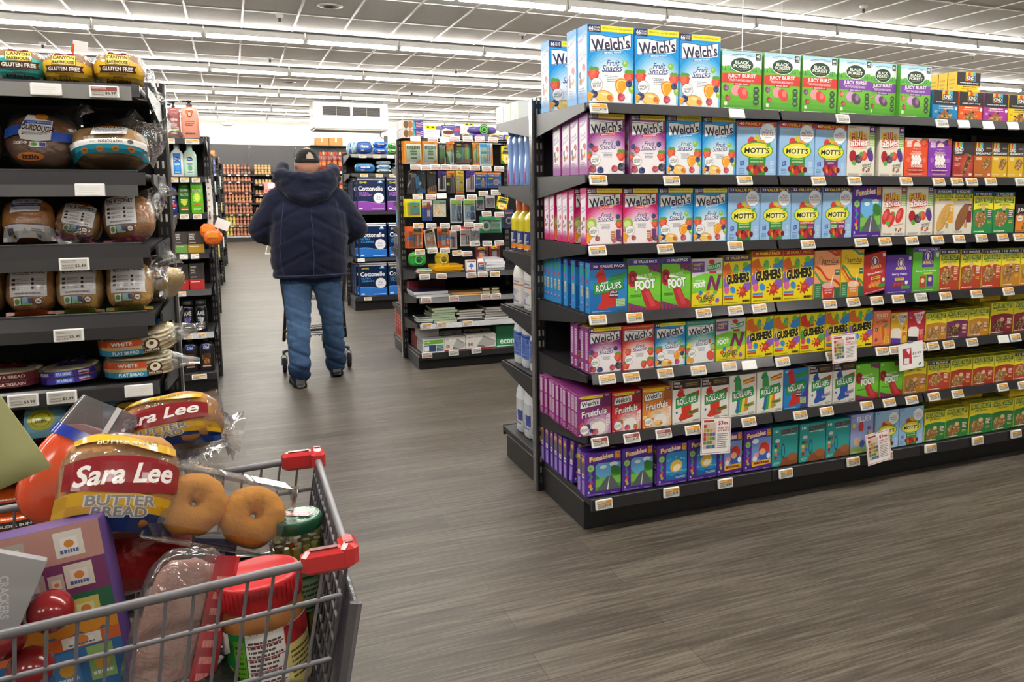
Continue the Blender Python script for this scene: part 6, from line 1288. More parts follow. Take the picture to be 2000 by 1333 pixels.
for i in range(2):
    b = MB(); b.box((0, 0, 0), (.37, .3, .22), 'a8794a', 'board', bev=.004); b.box((.16, -.001, .1), (.21, 0, .22), 'd8c8a0', 'paper'); b.box((0, 0, .218), (.37, .15, .224), 'b8875a', 'board', Matrix.Translation((0, 0, .222)) @ Matrix.Rotation(.12 * i, 4, 'X') @ Matrix.Translation((0, 0, -.222)))
    tag(b.build('cardboard_box', loc=(2.34 + .385 * i, 26.05, 2.76)), 'brown cardboard box on the ledge before the white back wall, %s one' % ('left' if i == 0 else 'right'), 'box', 'cardboard boxes on the ledge')
b = MB(); b.box((2.2, 25.98, 2.735), (3.3, 26.46, 2.76), STEEL, 'steel'); tag(b.build('ledge_shelf'), 'dark ledge along the top of the wall panelling under the cardboard boxes', 'shelf')
b = MB(); b.box((-.1, -.06, 0), (.1, .06, .015), 'd8d6d2'); b.tube([(-.09, 0, .01), (-.02, 0, .3), (.06, 0, .3)], .01, 'dcd8d0', 'plastic'); b.tube([(.09, 0, .01), (.05, 0, .3)], .01, 'dcd8d0', 'plastic'); b.box((-.03, -.08, .28), (.1, .08, .3), 'd8d6d2'); tag(b.build('step_stool', loc=(.75, 20.5, 0)), 'small white step stool on the floor beyond the shopper', 'stool')
# ------------------------------------------------------------------ stationery gondola
SY = 7.09
sg = gondola('stationery_shelving', 'black pegboard unit of hanging pens and tape with shelves of paper below', 1.295, [.9, .9, .9], SY, 1.83, front=[(.765, .58), (.57, .58), (.365, .58)], back=[(1.6, .34), (1.32, .3), (1.1, .34), (.92, .5), (.68, .42), (.42, .5)], deck=.54, depth=.57, base_z=.13)
def pens(a, c, n, u0=.12, u1=.88, v0=.1, v1=.8, tip=None):
    w = (u1 - u0) / n
    for i in range(n): u = u0 + w * (i + .5); cc = c[i % len(c)] if isinstance(c, list) else c; a.rect(u - w * .32, v0, u + w * .32, v1, cc); a.rect(u - w * .12, v0, u + w * .05, v1, mixc(cc, 'ffffff', .4)); a.rect(u - w * .36, v1 - .16, u + w * .36, v1, tip or mixc(cc, '000000', .3))
def hang_art(k, w, h):
    a = Art(w, h); R = a.rect
    if k in ('pens_black', 'pens_blue'):
        R(0, 0, 1, 1, 'e8942c'); R(.12, .04, .95, .86, 'f0ece2'); pens(a, 'e4e2dc', 8, .15, .92, .06, .8, '2a2c30' if k == 'pens_black' else '2f55a8'); a.poly([(.6, .04), (.95, .04), (.95, .2)], 'e8942c'); a.rect(.35, .5, .72, .58, '3a3a3c'); a.text('BIC', .54, .64, .22, '2a2a2c', .07, .04); a.rect(.36, .38, .72, .47, '6a4aa8'); a.rect(.36, .22, .72, .28, '5a5048')
    elif k == 'pens_gel': R(0, 0, 1, 1, '2a2a2c'); R(.75, 0, 1, .35, 'e8942c'); pens(a, '3c3c40', 4, .12, .88, .08, .92, 'b8b8bc')
    elif k == 'pen_two': R(0, 0, 1, 1, 'e8802c'); a.poly([(0, 0), (1, 0), (1, .5), (0, .62)], 'e4e0d8'); a.poly([(0, 0), (.5, 0), (.1, .5), (0, .5)], '2f7a5a'); pens(a, ['2f62b8'], 1, .6, .9, .05, .7); R(.05, .55, .4, .62, 'c83a2c'); a.text('BIC', .45, .9, .3, '3a2a14', .04, .03)
    elif k == 'pens_colour': R(0, 0, 1, 1, '221f26'); pens(a, ['3a5ab8', '8a4aa8', 'c84a3a', 'c8a03c', '3f9a6a'], 5, .42, .86, .1, .9); a.ell(.25, .42, .15, .12, '9a98a0', 16); a.ell(.2, .6, .06, .04, 'e8dc3c', 10); a.band(0, 1, lambda u: .05 + .12 * u, lambda u: .1 + .2 * u, 'a83a5a', 6); a.text('BIC', .28, .9, .24, 'e8c83c', .05, .03)
    elif k == 'pencil': R(0, 0, 1, 1, 'e8942c'); a.ell(.5, .42, .36, .3, 'd8d8d0', 16); R(.3, .4, .8, .55, '8ac04a'); a.poly([(0, 0), (1, 0), (1, .2), (0, .1)], 'e8a03c'); R(.55, .15, .7, .85, '6a6a6c')
    elif k == 'geometry': R(0, 0, 1, 1, 'c8e0ee'); R(.1, .52, .85, .62, '3f9cd0'); R(.2, .1, .9, .5, 'f2f2ee'); a.poly([(.3, .15), (.7, .15), (.3, .45)], 'b8d8ec'); R(.9, 0, 1, .9, 'e8942c'); R(.6, .2, .66, .9, 'd86a3c'); R(.72, .2, .8, .9, '4a8ac8'); R(.05, .8, .6, .95, '4aa0d8')
    elif k in ('crayon_big', 'crayons'): R(0, 0, 1, 1, 'f0cc1c'); R(0, .55, 1, .62, '2f7a3c'); a.poly([(.08, .62), (.92, .62), (.8, .92), (.2, .92)], '3a3a1c'); a.text('Crayola', .5, .78, .66, 'f4f0d8', .1, .03); R(.2, .1, .8, .48, 'f4e49c'); a.text('24', .5, .3, .3, 'b83a2c', .16, .03); a.poly([(0, 0), (.3, 0), (0, .3)], '2f7a3c'); R(.7, .05, .95, .25, 'd86a2c')
    elif k == 'jumbo': R(0, 0, 1, 1, '262628'); pens(a, '3a3a3e', 3, .35, .95, .05, .9, '6a6a70'); a.text('JUMBO', .2, .45, .8, 'd8d8dc', None, .03, 0, 1.3); a.text('BIC', .3, .9, .3, 'c8a03c', .05, .03)
    elif k == 'blackblue': R(0, 0, 1, 1, '1f2024'); a.poly([(0, .2), (.5, .3), (.25, .8), (0, .7)], '2f8cc0'); a.poly([(.1, .05), (.9, .0), (1, .15), (.4, .3)], '2f7ab8'); a.circ(.4, .45, .15, 'c8ccd0', 14); pens(a, '3a3a40', 2, .6, .95, .2, .92)
    elif k == 'blackorange': R(0, 0, 1, 1, '242326'); a.poly([(0, 0), (1, 0), (1, .38), (.3, .3), (0, .2)], 'e8942c'); pens(a, '38363a', 3, .2, .9, .1, .8); a.text('BIC', .5, .92, .34, 'c8a03c', .05, .03)
    elif k == 'marker': R(0, 0, 1, 1, 'dcdae0'); a.poly([(0, 1), (1, 1), (1, .8), (0, .62)], '4a2f8a'); R(.22, .08, .62, .86, '2a2a2c'); a.rect(.72, .12, .8, .7, '3a3a3c'); R(.3, .1, .38, .8, '5a5a60')
    elif k == 'pens_disc': R(0, 0, 1, 1, '2c2a28'); R(0, .7, 1, 1, 'e8942c'); a.circ(.18, .42, .2, 'd8d82c', 14); pens(a, ['8a8a8c', '5a5a5c'], 3, .45, .95, .04, .86); a.text('BIC', .4, .88, .3, '3a2a14', .05, .03)
    elif k == 'highlighter': R(0, 0, 1, 1, 'e8c83c'); a.poly([(0, 0), (1, 0), (1, .12), (0, .2)], 'e8802c'); R(.15, .1, .45, .75, 'e8e8d8'); R(.6, .1, .85, .8, 'f0e42c'); R(.6, .45, .85, .5, '3a3a2c'); a.text('BIC', .5, .92, .4, '3a2a14', .06, .03); a.circ(.3, .62, .1, '6aa84a')
    elif k == 'redpen': R(0, 0, 1, 1, 'e4e0e4'); a.poly([(0, 1), (1, 1), (1, .85), (0, .6)], '4a2f8a'); R(.5, .1, .72, .82, '9a2f3c'); R(.54, .1, .6, .8, 'c86a74'); R(.8, .15, .88, .8, '5a3a40')
    elif k in ('fluid', 'tapewhite'): R(0, 0, 1, 1, '3f6cb4'); R(0, .88, 1, 1, 'e8862c'); a.text('WITE-OUT', .5, .78, .7, 'e8f0fa', .1, .03); R(.08, .55, .42, .68, 'e8d03c'); (R(.5, .1, .85, .5, 'c8b08a'), R(.6, .5, .74, .66, 'f4f4f2')) if k == 'fluid' else (a.ell(.66, .38, .24, .2, 'e0c0cc', 16), a.ell(.66, .38, .12, .1, 'b8a0b0', 12)); a.band(0, 1, lambda u: .2 + .1 * u, lambda u: .25 + .1 * u, '8ab0e0', 4)
    elif k == 'sticky': R(0, 0, 1, 1, 'e8dc1c'); R(.28, .2, .95, .84, '7fd0b8'); R(.28, .1, .95, .2, 'c8a070'); a.poly([(.4, .5), (.84, .5), (.82, .66), (.42, .66)], 'e8dc2c'); a.text('Post-it', .62, .58, .32, '2a2a1c', .09, .04)
    elif k == 'gluestick': R(0, 0, 1, 1, 'e4dcd4'); a.poly([(0, 0), (1, 0), (1, .7), (0, .62)], '2f5ab4'); a.poly([(0, .62), (1, .7), (1, .78), (0, .72)], 'e8862c'); R(.5, .12, .82, .92, 'c84a2c'); R(.5, .2, .82, .5, 'f0ece8'); a.text('BIC', .3, .88, .36, '2a3a6a', .05, .03)
    elif k == 'rubber':
        R(0, 0, 1, 1, 'b8b8a8'); R(0, .78, 1, 1, '7a9a7a'); R(.5, .8, .95, .9, '4a6a8a'); r_ = random.Random(4)
        for i in range(34): a.ell(r_.uniform(.15, .85), r_.uniform(.15, .66), .16, .02, r_.choice(('d8b88a', 'c8a070', 'b88a5a', 'e8d0a8')), 8, r_.random() * 3)
    elif k in ('compass', 'scissors'):
        R(0, 0, 1, 1, 'd4dce0'); R(.05, .72, .95, .95, '8ab04a'); R(.05, .05, .55, .7, '9cb8c8' if k == 'compass' else 'c8dcec'); R(.58, .42, .95, .7, '5a8aa8'); R(.58, .05, .95, .4, '2f3a6a')
        if k == 'compass': a.poly([(.5, .78), (.58, .78), (.4, .15), (.32, .15)], 'd8dade'); a.poly([(.52, .78), (.6, .78), (.82, .2), (.76, .18)], 'b8bcc4'); a.circ(.55, .75, .08, 'e8eaee', 10)
        else: a.ell(.4, .28, .14, .13, '4a8ad0', 16); a.ell(.4, .28, .08, .08, 'c8dcec', 14); a.ell(.68, .26, .14, .12, '3f7cc4', 16); a.ell(.68, .26, .08, .07, '5a6a9a', 12); a.poly([(.46, .4), (.54, .36), (.6, .66), (.54, .68)], 'e0e4e8'); a.poly([(.6, .36), (.54, .4), (.5, .66), (.56, .68)], 'c8ccd4')
    elif k in ('pins', 'clips', 'tacks'):
        R(0, 0, 1, 1, 'a8a4a8'); R(0, .8, 1, 1, '6a9a5a' if k == 'pins' else 'c8c4c4'); R(.05, .5, .95, .78, '4a6a7a' if k == 'pins' else '9a969c'); r_ = random.Random(len(k))
        for i in range(16): a.ell(r_.uniform(.15, .85), r_.uniform(.1, .45), .07, .05, r_.choice(('5a3a4a', '8a8a90', '7a3a4a', 'd0d0d4') if k == 'pins' else ('c8c8cc', '8a8480', '6a6460')), 8, i)
    elif k == 'tapegreen': R(0, 0, 1, 1, '2f8a5a'); a.band(0, 1, lambda u: .8, lambda u: 1, '3fa06a', 6); R(.5, .2, .97, .7, '7fb89a'); a.lines(.52, .22, .95, .68, 6, 'd8ece0'); a.ell(.3, .42, .21, .3, 'ecece8', 24); a.ell(.3, .42, .12, .17, '2f8a5a', 20); a.text('Heavy Duty', .72, .82, .4, 'e8f4ec', .07, .01)
    elif k == 'tapenavy': R(0, 0, 1, 1, '323a6a'); a.text('Scotch', .5, .82, .5, 'e8b83c', .1, .03); a.ell(.6, .4, .3, .2, 'd8ccb0', 20); a.ell(.6, .4, .18, .12, '323a6a', 16)
    elif k in ('glueor', 'glueor2'): R(0, 0, 1, 1, 'd8642c'); R(0, .36, .5 if k == 'glueor' else 1, .54, '3f86c0'); a.poly([(.4, .72), (.95, .72), (.9, .92), (.68, .98), (.45, .92)], '2a2418'); a.text('GORILLA', .68, .7, .56, 'e8c03c', .09, .04); R(.42, .1, .5, .6, '3f7a4a' if k == 'glueor' else 'c8d4dc'); R(.62, .1, .72, .62, 'c8ccc8'); R(.82, .16, .94, .28, 'e8d8a8'); R(.82, .32, .94, .44, '8ab04a' if k == 'glueor' else 'c8d8e8'); (a.ell(.5, .24, .14, .16, 'd0d8dc', 14), R(.46, .38, .56, .68, '4aa0d8')) if k == 'glueor2' else None
    elif k == 'gluegrey': R(0, 0, 1, 1, 'c8beb4'); a.poly([(.1, .76), (.9, .76), (.8, .96), (.2, .96)], '2a2418'); a.text('GORILLA', .5, .77, .7, 'e8c03c', .1, .04); R(.15, .25, .6, .55, 'd8925a'); a.ell(.38, .52, .16, .1, 'e8e4e0', 12); R(.68, .2, .9, .4, 'd86a2c'); R(.68, .45, .9, .6, 'e8a05a')
    elif k == 'superblue': R(0, 0, 1, 1, 'c0bcbc'); R(.05, .55, .7, .66, '3f62a0'); R(.35, .1, .65, .6, '6a6468'); R(.42, .2, .58, .42, 'c83a3a'); a.text('LOCTITE', .5, .84, .8, 'b83a3a', .09, .03)
    elif k == 'superred': R(0, 0, 1, 1, 'd8d0cc'); R(0, .86, 1, 1, 'c02f3a'); a.text('LOCTITE', .5, .79, .8, 'b83a3a', .09, .03); R(.05, .55, .55, .62, 'c02f3a'); R(.55, .08, .85, .52, '4a4648'); R(.64, .12, .76, .5, 'd8d4d8')
    elif k == 'hooks': R(0, 0, 1, 1, 'a02a30'); a.ell(.45, .86, .3, .12, 'd8c03c', 16); a.text('COMMAND', .45, .86, .4, '7a1c20', .06, .02); R(.25, .1, .7, .62, 'd8d4d4'); R(.4, .15, .55, .58, 'f0eeee')
    return a
HANG = 'pens_black,1291,142,1628,181;pens_blue,1435,125,1627,185;pens_gel,1565,64,1628,168;pen_two,1632,62,1632,175;pens_colour,1697,149,1621,185;pencil,1850,55,1619,189;geometry,1909,118,1620,186;crayon_big,2099,107,1637,145;jumbo,1300,74,1382,182;blackblue,1378,82,1388,183;blackorange,1468,76,1388,184;marker,1556,68,1407,165;pens_disc,1629,70,1388,185;highlighter,1702,70,1388,186;redpen,1789,78,1403,171;fluid,1872,98,1432,131;tapewhite,1974,119,1435,127;sticky,1290,123,1199,145;gluestick,1419,83,1169,165;rubber,1508,110,1197,137;compass,1651,103,1144,203;scissors,1763,104,1159,183;pins,1874,69,1248,110;clips,1953,84,1268,102;crayons,2041,95,1250,108;tapegreen,1896,197,1057,138;tapenavy,2098,100,1097,152;glueor,1293,128,945,175;gluegrey,1442,92,937,159;glueor2,1539,98,943,173;superblue,1641,64,928,156;superred,1728,92,950,167;tacks,1824,74,995,103;hooks,1860,110,834,107;hooks,1980,95,830,118'
WORD = dict(pens_black='orange blister pack of black-capped pens', pens_blue='orange blister pack of blue-capped pens', pens_gel='black pack of silver-clipped pens', pen_two='orange and white pack with one blue pen', pens_colour='black pack of coloured pens', pencil='orange and white mechanical pencil pack', geometry='pale blue geometry set pack', crayon_big='yellow and green crayon box on a peg', jumbo='black jumbo pen pack', blackblue='black pen pack with a blue splash', blackorange='black pen pack with an orange base', marker='white and violet pack with a black marker', pens_disc='black pen pack with a yellow disc', highlighter='yellow highlighter pack', redpen='white and violet pack with a red marker', fluid='blue correction fluid pack', tapewhite='blue correction tape pack', sticky='yellow sticky note pack with mint pad', gluestick='blue and orange glue stick pack', rubber='bag of tan rubber bands', compass='grey card with a metal drawing compass', scissors='grey card with blue-handled scissors', pins='small bag of dark push pins', clips='small bag of grey clips', crayons='small yellow crayon box hanging tilted', tapegreen='green twin tape pack with white roll', tapenavy='navy tape pack with tan roll', glueor='orange glue card with a green tube', gluegrey='grey and orange glue card hanging tilted', glueor2='orange glue card with a clear bottle', superblue='grey glue card with a blue band', superred='white and red glue card', tacks='small grey bag of thumb tacks', hooks='red adhesive hook pack')
for q in HANG.split(';'):
    k, x, w, z, h = q.split(','); x, w, z, h = int(x) / 1000, int(w) / 1000 - .003, int(z) / 1000, int(h) / 1000
    ro = {'gluegrey': -.12, 'crayons': .22, 'jumbo': .1}.get(k, rnd.uniform(-.015, .015))
    r = empty('hanging_pack', (x + w / 2, 6.87, z), (0, ro, 0)); tag(r, WORD[k] + ' on the pegboard', 'hanging pack', 'packs hung on the pegboard')
    b = MB(); n = 3 if k in ('pens_black', 'pens_blue', 'glueor', 'sticky') else 1
    for i in range(n): b.box((-w / 2 - i * .006, i * .02, 0), (w / 2 - i * .006, i * .02 + .0015 + (.02 if k[:3] == 'cra' else 0), h), hang_art(k, w, h).p[0][2], 'carton')
    hang_art(k, w, h).face(b, (-w / 2, 0, 0), (w, 0, 0), (0, 0, h)); b.build('backing_card', r)
    if k[:3] not in ('cra', 'rub'):
        b = MB(); P = [(-.42, .06), (.42, .06), (.42, .8), (-.42, .8)]; P2 = [(-.38, .09), (.38, .09), (.38, .77), (-.38, .77)]
        b.loft([[(u * w, -.001, v * h) for u, v in P], [(u * w, -.014, v * h) for u, v in P2]], 'ffffff', 'clear', True, smooth=False); b.build('clear_blister', r)
    b = MB(); b.tube([(0, .2, h - .02), (0, .02, h - .02), (0, -.13, h - .02)], .0028, 'b8b6b4', 'chrome', 6); b.build('peg_hook', r)
for x, z, w, h, c, lab in ((1.288, .798, .145, .118, '2f9a3c', 'green tape dispenser hanging low on the pegboard'), (1.505, .795, .119, .113, 'b8a01c', 'yellow tape dispenser hanging low on the pegboard')):
    r = empty('tape_dispenser', (x + w / 2, 6.84, z + h / 2)); tag(r, lab, 'tape dispenser', 'tape dispensers')
    b = MB(); b.blob((0, 0, 0), (w / 2, .018, h / 2), c, 'gloss', 24, 12, 3., 2.6); b.build('shell', r)
    b = MB(); M = Matrix.Rotation(PI / 2, 4, 'X'); b.lathe([(.036, 0), (.036, .004), (.026, .005), (.026, .001)], mixc(c, 'ffffff', .25), 'gloss', 22, Matrix.Translation((.012, -.017, -.008)) @ M, cap=False); b.lathe([(.016, 0), (.016, .006), (.008, .006)], mixc(c, '000000', .45), 'plastic', 16, Matrix.Translation((.012, -.017, -.008)) @ M); b.box((-w * .4, -.02, h * .2), (w * .1, -.016, h * .36), mixc(c, 'f0e040', .5), 'gloss'); b.build('tape_hub', r)
    b = MB(); b.tube([(0, .2, h * .45), (0, -.05, h * .45)], .0028, 'b8b6b4', 'chrome', 6); b.build('peg_hook', r)
PT = '1356,1819 1493,1820 1589,1819 1673,1827 1778,1827 1877,1826 1987,1826|1350,1600 1432,1595 1509,1599 1593,1600 1671,1597 1753,1598 1833,1596 1930,1591 2037,1592|1361,1364 1465,1363 1552,1369 1700,1353 1802,1359 1900,1387 2005,1396|1359,1133 1463,1129 1572,1129 1663,1107 1771,1136 1854,1124 1923,1222 2031,1213|1365,921 1467,930 1567,927 1668,904 1753,896 1819,978 1924,975 2027,977|1346,744 1478,743 1718,742 1811,743 1913,741|1353,563 1572,563 1833,564 1918,562|1350,356 1471,357 1679,354|1347,122 1561,124 1746,127'
RWN = ['along the top of the pegboard', 'above the second pegboard row', 'above the third pegboard row', 'above the fourth pegboard row', 'above the lowest pegboard row', 'on the stationery shelf under the pegboard', 'on the second stationery shelf', 'on the third stationery shelf', 'on the stationery base']
for i, row in enumerate(PT.split('|')):
    for j, q in enumerate(row.split()):
        x, z = [int(t) / 1000 for t in q.split(',')]
        k = 'r' if (i, j) not in ((0, 0), (0, 2), (2, 2), (3, 1), (3, 2), (4, 1), (4, 2)) else ('w' if i in (0, 2) else 'g')
        if (i, j) in ((2, 0), (3, 0), (4, 0), (4, 3), (5, 4), (7, 0), (7, 1), (7, 2)): k = 'a'
        if (i, j) in ((4, 5), (4, 6), (5, 0), (8, 1), (8, 2)): k = 'g'
        o = price_tag(k, '$3.99' if k == 'g' else '', .08, .044); o.location = (x, 6.735 if i < 5 else 6.49, z); o.rotation_euler = (-.12, rnd.uniform(-.04, .04), 0)
        tag(o, '%s price tag %s' % ({'r': 'red-screen', 'w': 'glare-whitened', 'a': 'amber-topped', 'g': 'grey-screen'}[k], RWN[i]), 'price tag', 'stationery price tags')
        if i < 5: b = MB(); b.tube([(0, .012, 0), (0, .332, .004)], .0025, 'b8b6b4', 'chrome', 5); b.build('hanging_hook', o)
# things on the stationery shelves
def sheetstack(name, label, x, z, w, h, n, col, edge, y=6.55, d=.22, jit=.012, top=None, cat='notebook stack', each='notebook'):
    """A pile whose every sheet-block is a thing of its own."""
    t = h / n
    for i in range(n):
        b = MB(); c = col[i % len(col)]; b.box((0, 0, .0006), (w, d, t - .0006), edge, 'paper'); b.box((-.001, -.001, t - .0016), (w + .001, d, t - .0004), top if top and i == n - 1 else c, 'gloss'); b.box((-.001, -.001, 0), (w + .001, d, .0014), c, 'gloss')
        o = b.build(each, loc=(x + rnd.uniform(-jit, jit), y + rnd.uniform(-jit, jit), z + i * t), rot=(0, 0, rnd.uniform(-.05, .05)))
        tag(o, '%s, %s from the bottom' % (label, ORD[i]), cat, label + ' pile')
sheetstack('a', 'manila envelope pack in the yellow pile on the stationery shelf', 1.43, .767, .23, .054, 4, ['e0aa1c'], 'd09a18', cat='envelope pack', each='envelope_pack')
sheetstack('a', 'pastel note pad on the stationery shelf corner', 1.31, .767, .105, .03, 2, ['e8a05a', '7fd0b8'], 'e8d8b8', cat='note pad', each='note_pad', d=.1, y=6.54)
sheetstack('a', 'white envelope box in the pile on the stationery shelf', 1.85, .767, .155, .096, 4, ['e8e6ea'], 'dcdae0', cat='envelope box', each='envelope_box')
sheetstack('a', 'blue-edged binder lying on the second stationery shelf', 1.275, .572, .27, .05, 2, ['8a8c70', '2f3a5a'], 'e4e4e8', cat='binder', each='binder', d=.3)
sheetstack('a', 'kraft folder pack beside the binders on the second stationery shelf', 1.56, .572, .255, .028, 2, ['1f1e20', 'e0b070'], 'e8b87a', cat='folder pack', each='folder_pack', d=.3)
sheetstack('a', 'small black-covered notebook on the third stationery shelf', 1.3, .367, .12, .052, 4, ['3a3c3e'], 'd0dcd4', each='notebook', d=.16, jit=.012)
sheetstack('a', 'green-edged notebook in the tall pile on the third stationery shelf', 1.415, .367, .185, .118, 6, ['8ab08a'], 'c8d8b8', top='9a2430', each='notebook', d=.24)
sheetstack('a', 'white-edged notebook in the pile under an olive cover', 1.62, .367, .205, .088, 5, ['4a4a44'], 'dcd8d0', top='6a6424', each='notebook', d=.26)
sheetstack('a', 'white-edged notebook in the farthest pile on the third stationery shelf', 1.84, .367, .2, .1, 5, ['5a5a58'], 'd8d4cc', each='notebook', d=.26, jit=.018)
for i in range(2):
    b = MB(); b.box((0, 0, 0), (.068, .07, .027), 'c8b48a', 'carton', bev=.002); b.box((0, 0, .029), (.068, .07, .056), '4a3828', 'carton', bev=.002); [b.box((.004, -.001, z), (.06, 0, z + .012), 'e8dcc0', 'carton') for z in (.008, .037)]
    tag(b.build('clip_box', loc=(1.822 + .078 * i, 6.56, .572)), 'pair of little brown clip boxes on the second stationery shelf, %s pair' % ('left' if i == 0 else 'right'), 'box', 'clip boxes')
def pbox(name, label, x, y, z, w, d, h, base, fn, cat='box', group='stationery boxes', side=None, rot=(0, 0, 0), mat='carton'):
    b = MB(); b.box((0, 0, 0), (w, d, h), base, mat, bev=.0015); a = Art(w, h); fn(a); a.face(b, (0, 0, 0), (w, 0, 0), (0, 0, h), mat)
    if side: s = Art(d, h); side(s); s.face(b, (0, d, 0), (0, -d, 0), (0, 0, h), mat)
    o = b.build(name, loc=(x, y, z), rot=rot); return tag(o, label, cat, group)
pbox('card_deck', 'red and white playing card deck with a blue spade', 1.69, 6.53, .767, .078, .05, .092, 'd8c8c4', lambda a: (a.rect(0, 0, 1, 1, 'f0ece8'), a.rect(.06, .8, .94, .94, 'b86a64'), a.rect(.06, .06, .94, .16, 'b86a64'), a.poly([(.2, .45), (.5, .74), (.8, .45), (.62, .38), (.38, .38)], '3f6cb8'), a.poly([(.42, .22), (.58, .22), (.52, .44), (.48, .44)], '3f6cb8')), 'card deck', 'stationery shelf stock')
bottle('white glue bottle with orange tip and navy label on the stationery shelf', (1.81, 6.55, .767), .058, .036, .142, 'f2f0ec', 'round', 'e8762c', (lab_art('2a3a7a', 'glue', 'f0f2fa', extra=lambda a: a.poly([(0, .75), (1, .85), (1, 1), (0, 1)], 'd8452f')), (.1, .1, .9, .7)), shape='shoulder', cat='glue bottle', group='stationery shelf stock', neck=.3, caph=.3)
WB = lambda n: lambda a: (a.rect(0, 0, 1, 1, 'd8d4cc'), a.rect(0, 0, 1, .1, 'a02a2c'), a.rect(.05, .76, .28, .94, 'f0ece4'), a.text('MEAD', .16, .85, .16, '5a5a5a', .1, .02), a.text(n, .16, .36, .17, '2a2a2a', .22, .03), a.poly([(.38, .3), (.6, .9), (1, .5), (.95, .22), (.6, .12)], 'a8a6a2'), a.poly([(.38, .3), (.38, .16), (.62, .02 + .08), (.62, .2)], '6a6866'), a.poly([(.55, .86), (.6, .9), (1, .5), (.78, .58)], '8a8884'))
pbox('envelope_carton', 'green and navy envelope carton at the corner of the stationery base', 1.325, 6.525, .132, .168, .25, .11, 'd8dcd8', lambda a: (a.rect(0, 0, 1, 1, 'e8ebe8'), a.rect(.03, .62, .97, .92, '6aa03a'), a.text('press', .2, .77, .26, 'd8ecc0', .12, .02), a.rect(.03, .08, .6, .56, '2f3f6a'), a.rect(.06, .12, .28, .5, 'e0e4e4'), a.rect(.63, .08, .97, .34, '2a3560'), a.rect(.63, .36, .97, .56, '5a9a8a'), a.lines(.66, .1, .94, .32, 2, 'd0d8e8')), side=lambda a: (a.rect(0, 0, 1, 1, 'd0d4d0'), a.lines(.1, .1, .9, .9, 6, '6a7a70')))
pbox('envelope_carton', 'white hundred-count envelope carton with red foot on the stationery base', 1.496, 6.525, .132, .17, .14, .112, 'c8c4bc', WB('100')); pbox('envelope_carton', 'white fifty-count envelope carton with red foot on the stationery base', 1.67, 6.525, .132, .248, .14, .12, 'c8c4bc', WB('50'))
pbox('envelope_carton', 'dark green eco notebook carton at the right of the stationery base', 1.925, 6.525, .132, .2, .2, .185, '1f5a3c', lambda a: (a.rect(0, 0, 1, 1, '1f5a3c'), a.rect(0, .1, 1, .38, '2f8a54'), a.text('econ', .45, .25, .6, 'e8f4ec', .2, .03), a.rect(0, .04, 1, .08, 'e0e8e0')))
pbox('envelope_carton', 'white carton lying on top behind the green and navy one', 1.25 + .06, 6.64, .244, .168, .12, .075, 'c8c4c0', lambda a: (a.rect(0, 0, 1, 1, 'cfcbc6'), a.lines(.55, .4, .75, .55, 1, '6a6660')))
for i in range(5): pbox('red_folder_box', 'slim dark red box filed on edge behind the carton, %s back' % ORD[i], 1.32, 6.76 + .044 * i, .132, .15, .038, .13 if i else .11, '8a2a2e', lambda a: (a.rect(0, 0, 1, 1, '8a2a2e'), a.rect(.1, .2, .3, .8, 'd8ccc8')), group='slim red boxes')
for i, (x, w) in enumerate(((1.5, .18), (1.7, .24))): pbox('envelope_carton', 'white envelope carton in the second row of the stationery base, %s' % ('left' if i == 0 else 'right'), x, 6.7, .132, w, .14, .14, 'b8b4ae', WB('100'))
pbox('pencil_tray', 'red and brown box at the back of the second stationery shelf', 1.3, 6.9, .572, .3, .1, .1, '7a2430', lambda a: (a.rect(0, 0, 1, 1, '6a2028'), a.rect(0, 0, .25, 1, 'a83040')))
# row of wraps and oven bags on top
OB = lambda a: (a.rect(0, 0, 1, 1, 'd8ccbc'), a.ell(.18, .5, .12, .45, '6a5040', 14), a.ell(.38, .5, .12, .45, 'a8703c', 14), a.rect(.5, 0, 1, 1, '4a3f96'), a.poly([(.5, 0), (.66, 0), (.56, 1), (.5, 1)], '3fa8b8'), a.text('Oven', .78, .68, .24, 'f0a87a', .26, .03), a.text('Bags', .78, .34, .22, 'f0a87a', .26, .03), a.lines(.9, .2, .98, .9, 3, 'e8e4f4'))
TY = 6.95
for i in range(2): pbox('oven_bag_box', 'violet oven bag box with roast picture on top of the stationery unit, %s' % ('lower' if i == 0 else 'upper'), 1.275, TY - .1, 1.832 + .071 * i, .168, .26, .068, 'b8b0a8', OB, group='boxes on top of the stationery unit', side=lambda a: (a.rect(0, 0, 1, 1, 'a8a0a8'), a.rect(.1, .1, .48, .9, '7a7080'), a.rect(.55, .1, .95, .9, '8a8094')))
for i in range(2): pbox('wrap_box', 'plain white wrap box beside the oven bags, %s' % ('lower' if i == 0 else 'upper'), 1.445, TY - .1, 1.832 + .036 * i, .13, .2, .034, 'e8e8ea', lambda a: (a.rect(0, 0, 1, 1, 'eceaec'), a.lines(.2, .3, .7, .7, 1, 'a8a8b4')), group='boxes on top of the stationery unit')
pbox('foil_pan_box', 'violet box with a brown roast pan picture on top of the stationery unit', 1.592, TY - .1, 1.832, .155, .2, .112, '5a4f96', lambda a: (a.rect(0, 0, 1, 1, '5f5494'), a.poly([(0, 0), (.72, 0), (.6, .6), (.2, .78), (0, .6)], 'e8e0d8'), a.ell(.36, .46, .3, .16, '6a3c24', 18), a.rect(.68, .6, 1, .78, 'd84a4a'), a.rect(.1, .1, .66, .22, 'd8622c'), a.circ(.14, .17, .08, 'e8b83c', 12), a.lines(.1, .85, .8, .95, 1, 'c8c0e0')), group='boxes on top of the stationery unit')
r = empty('foil_roll_pack', (1.82, TY - .08, 1.879)); tag(r, 'violet wrap roll pack with a green swirl disc lying on the boxes', 'pack', 'boxes on top of the stationery unit')
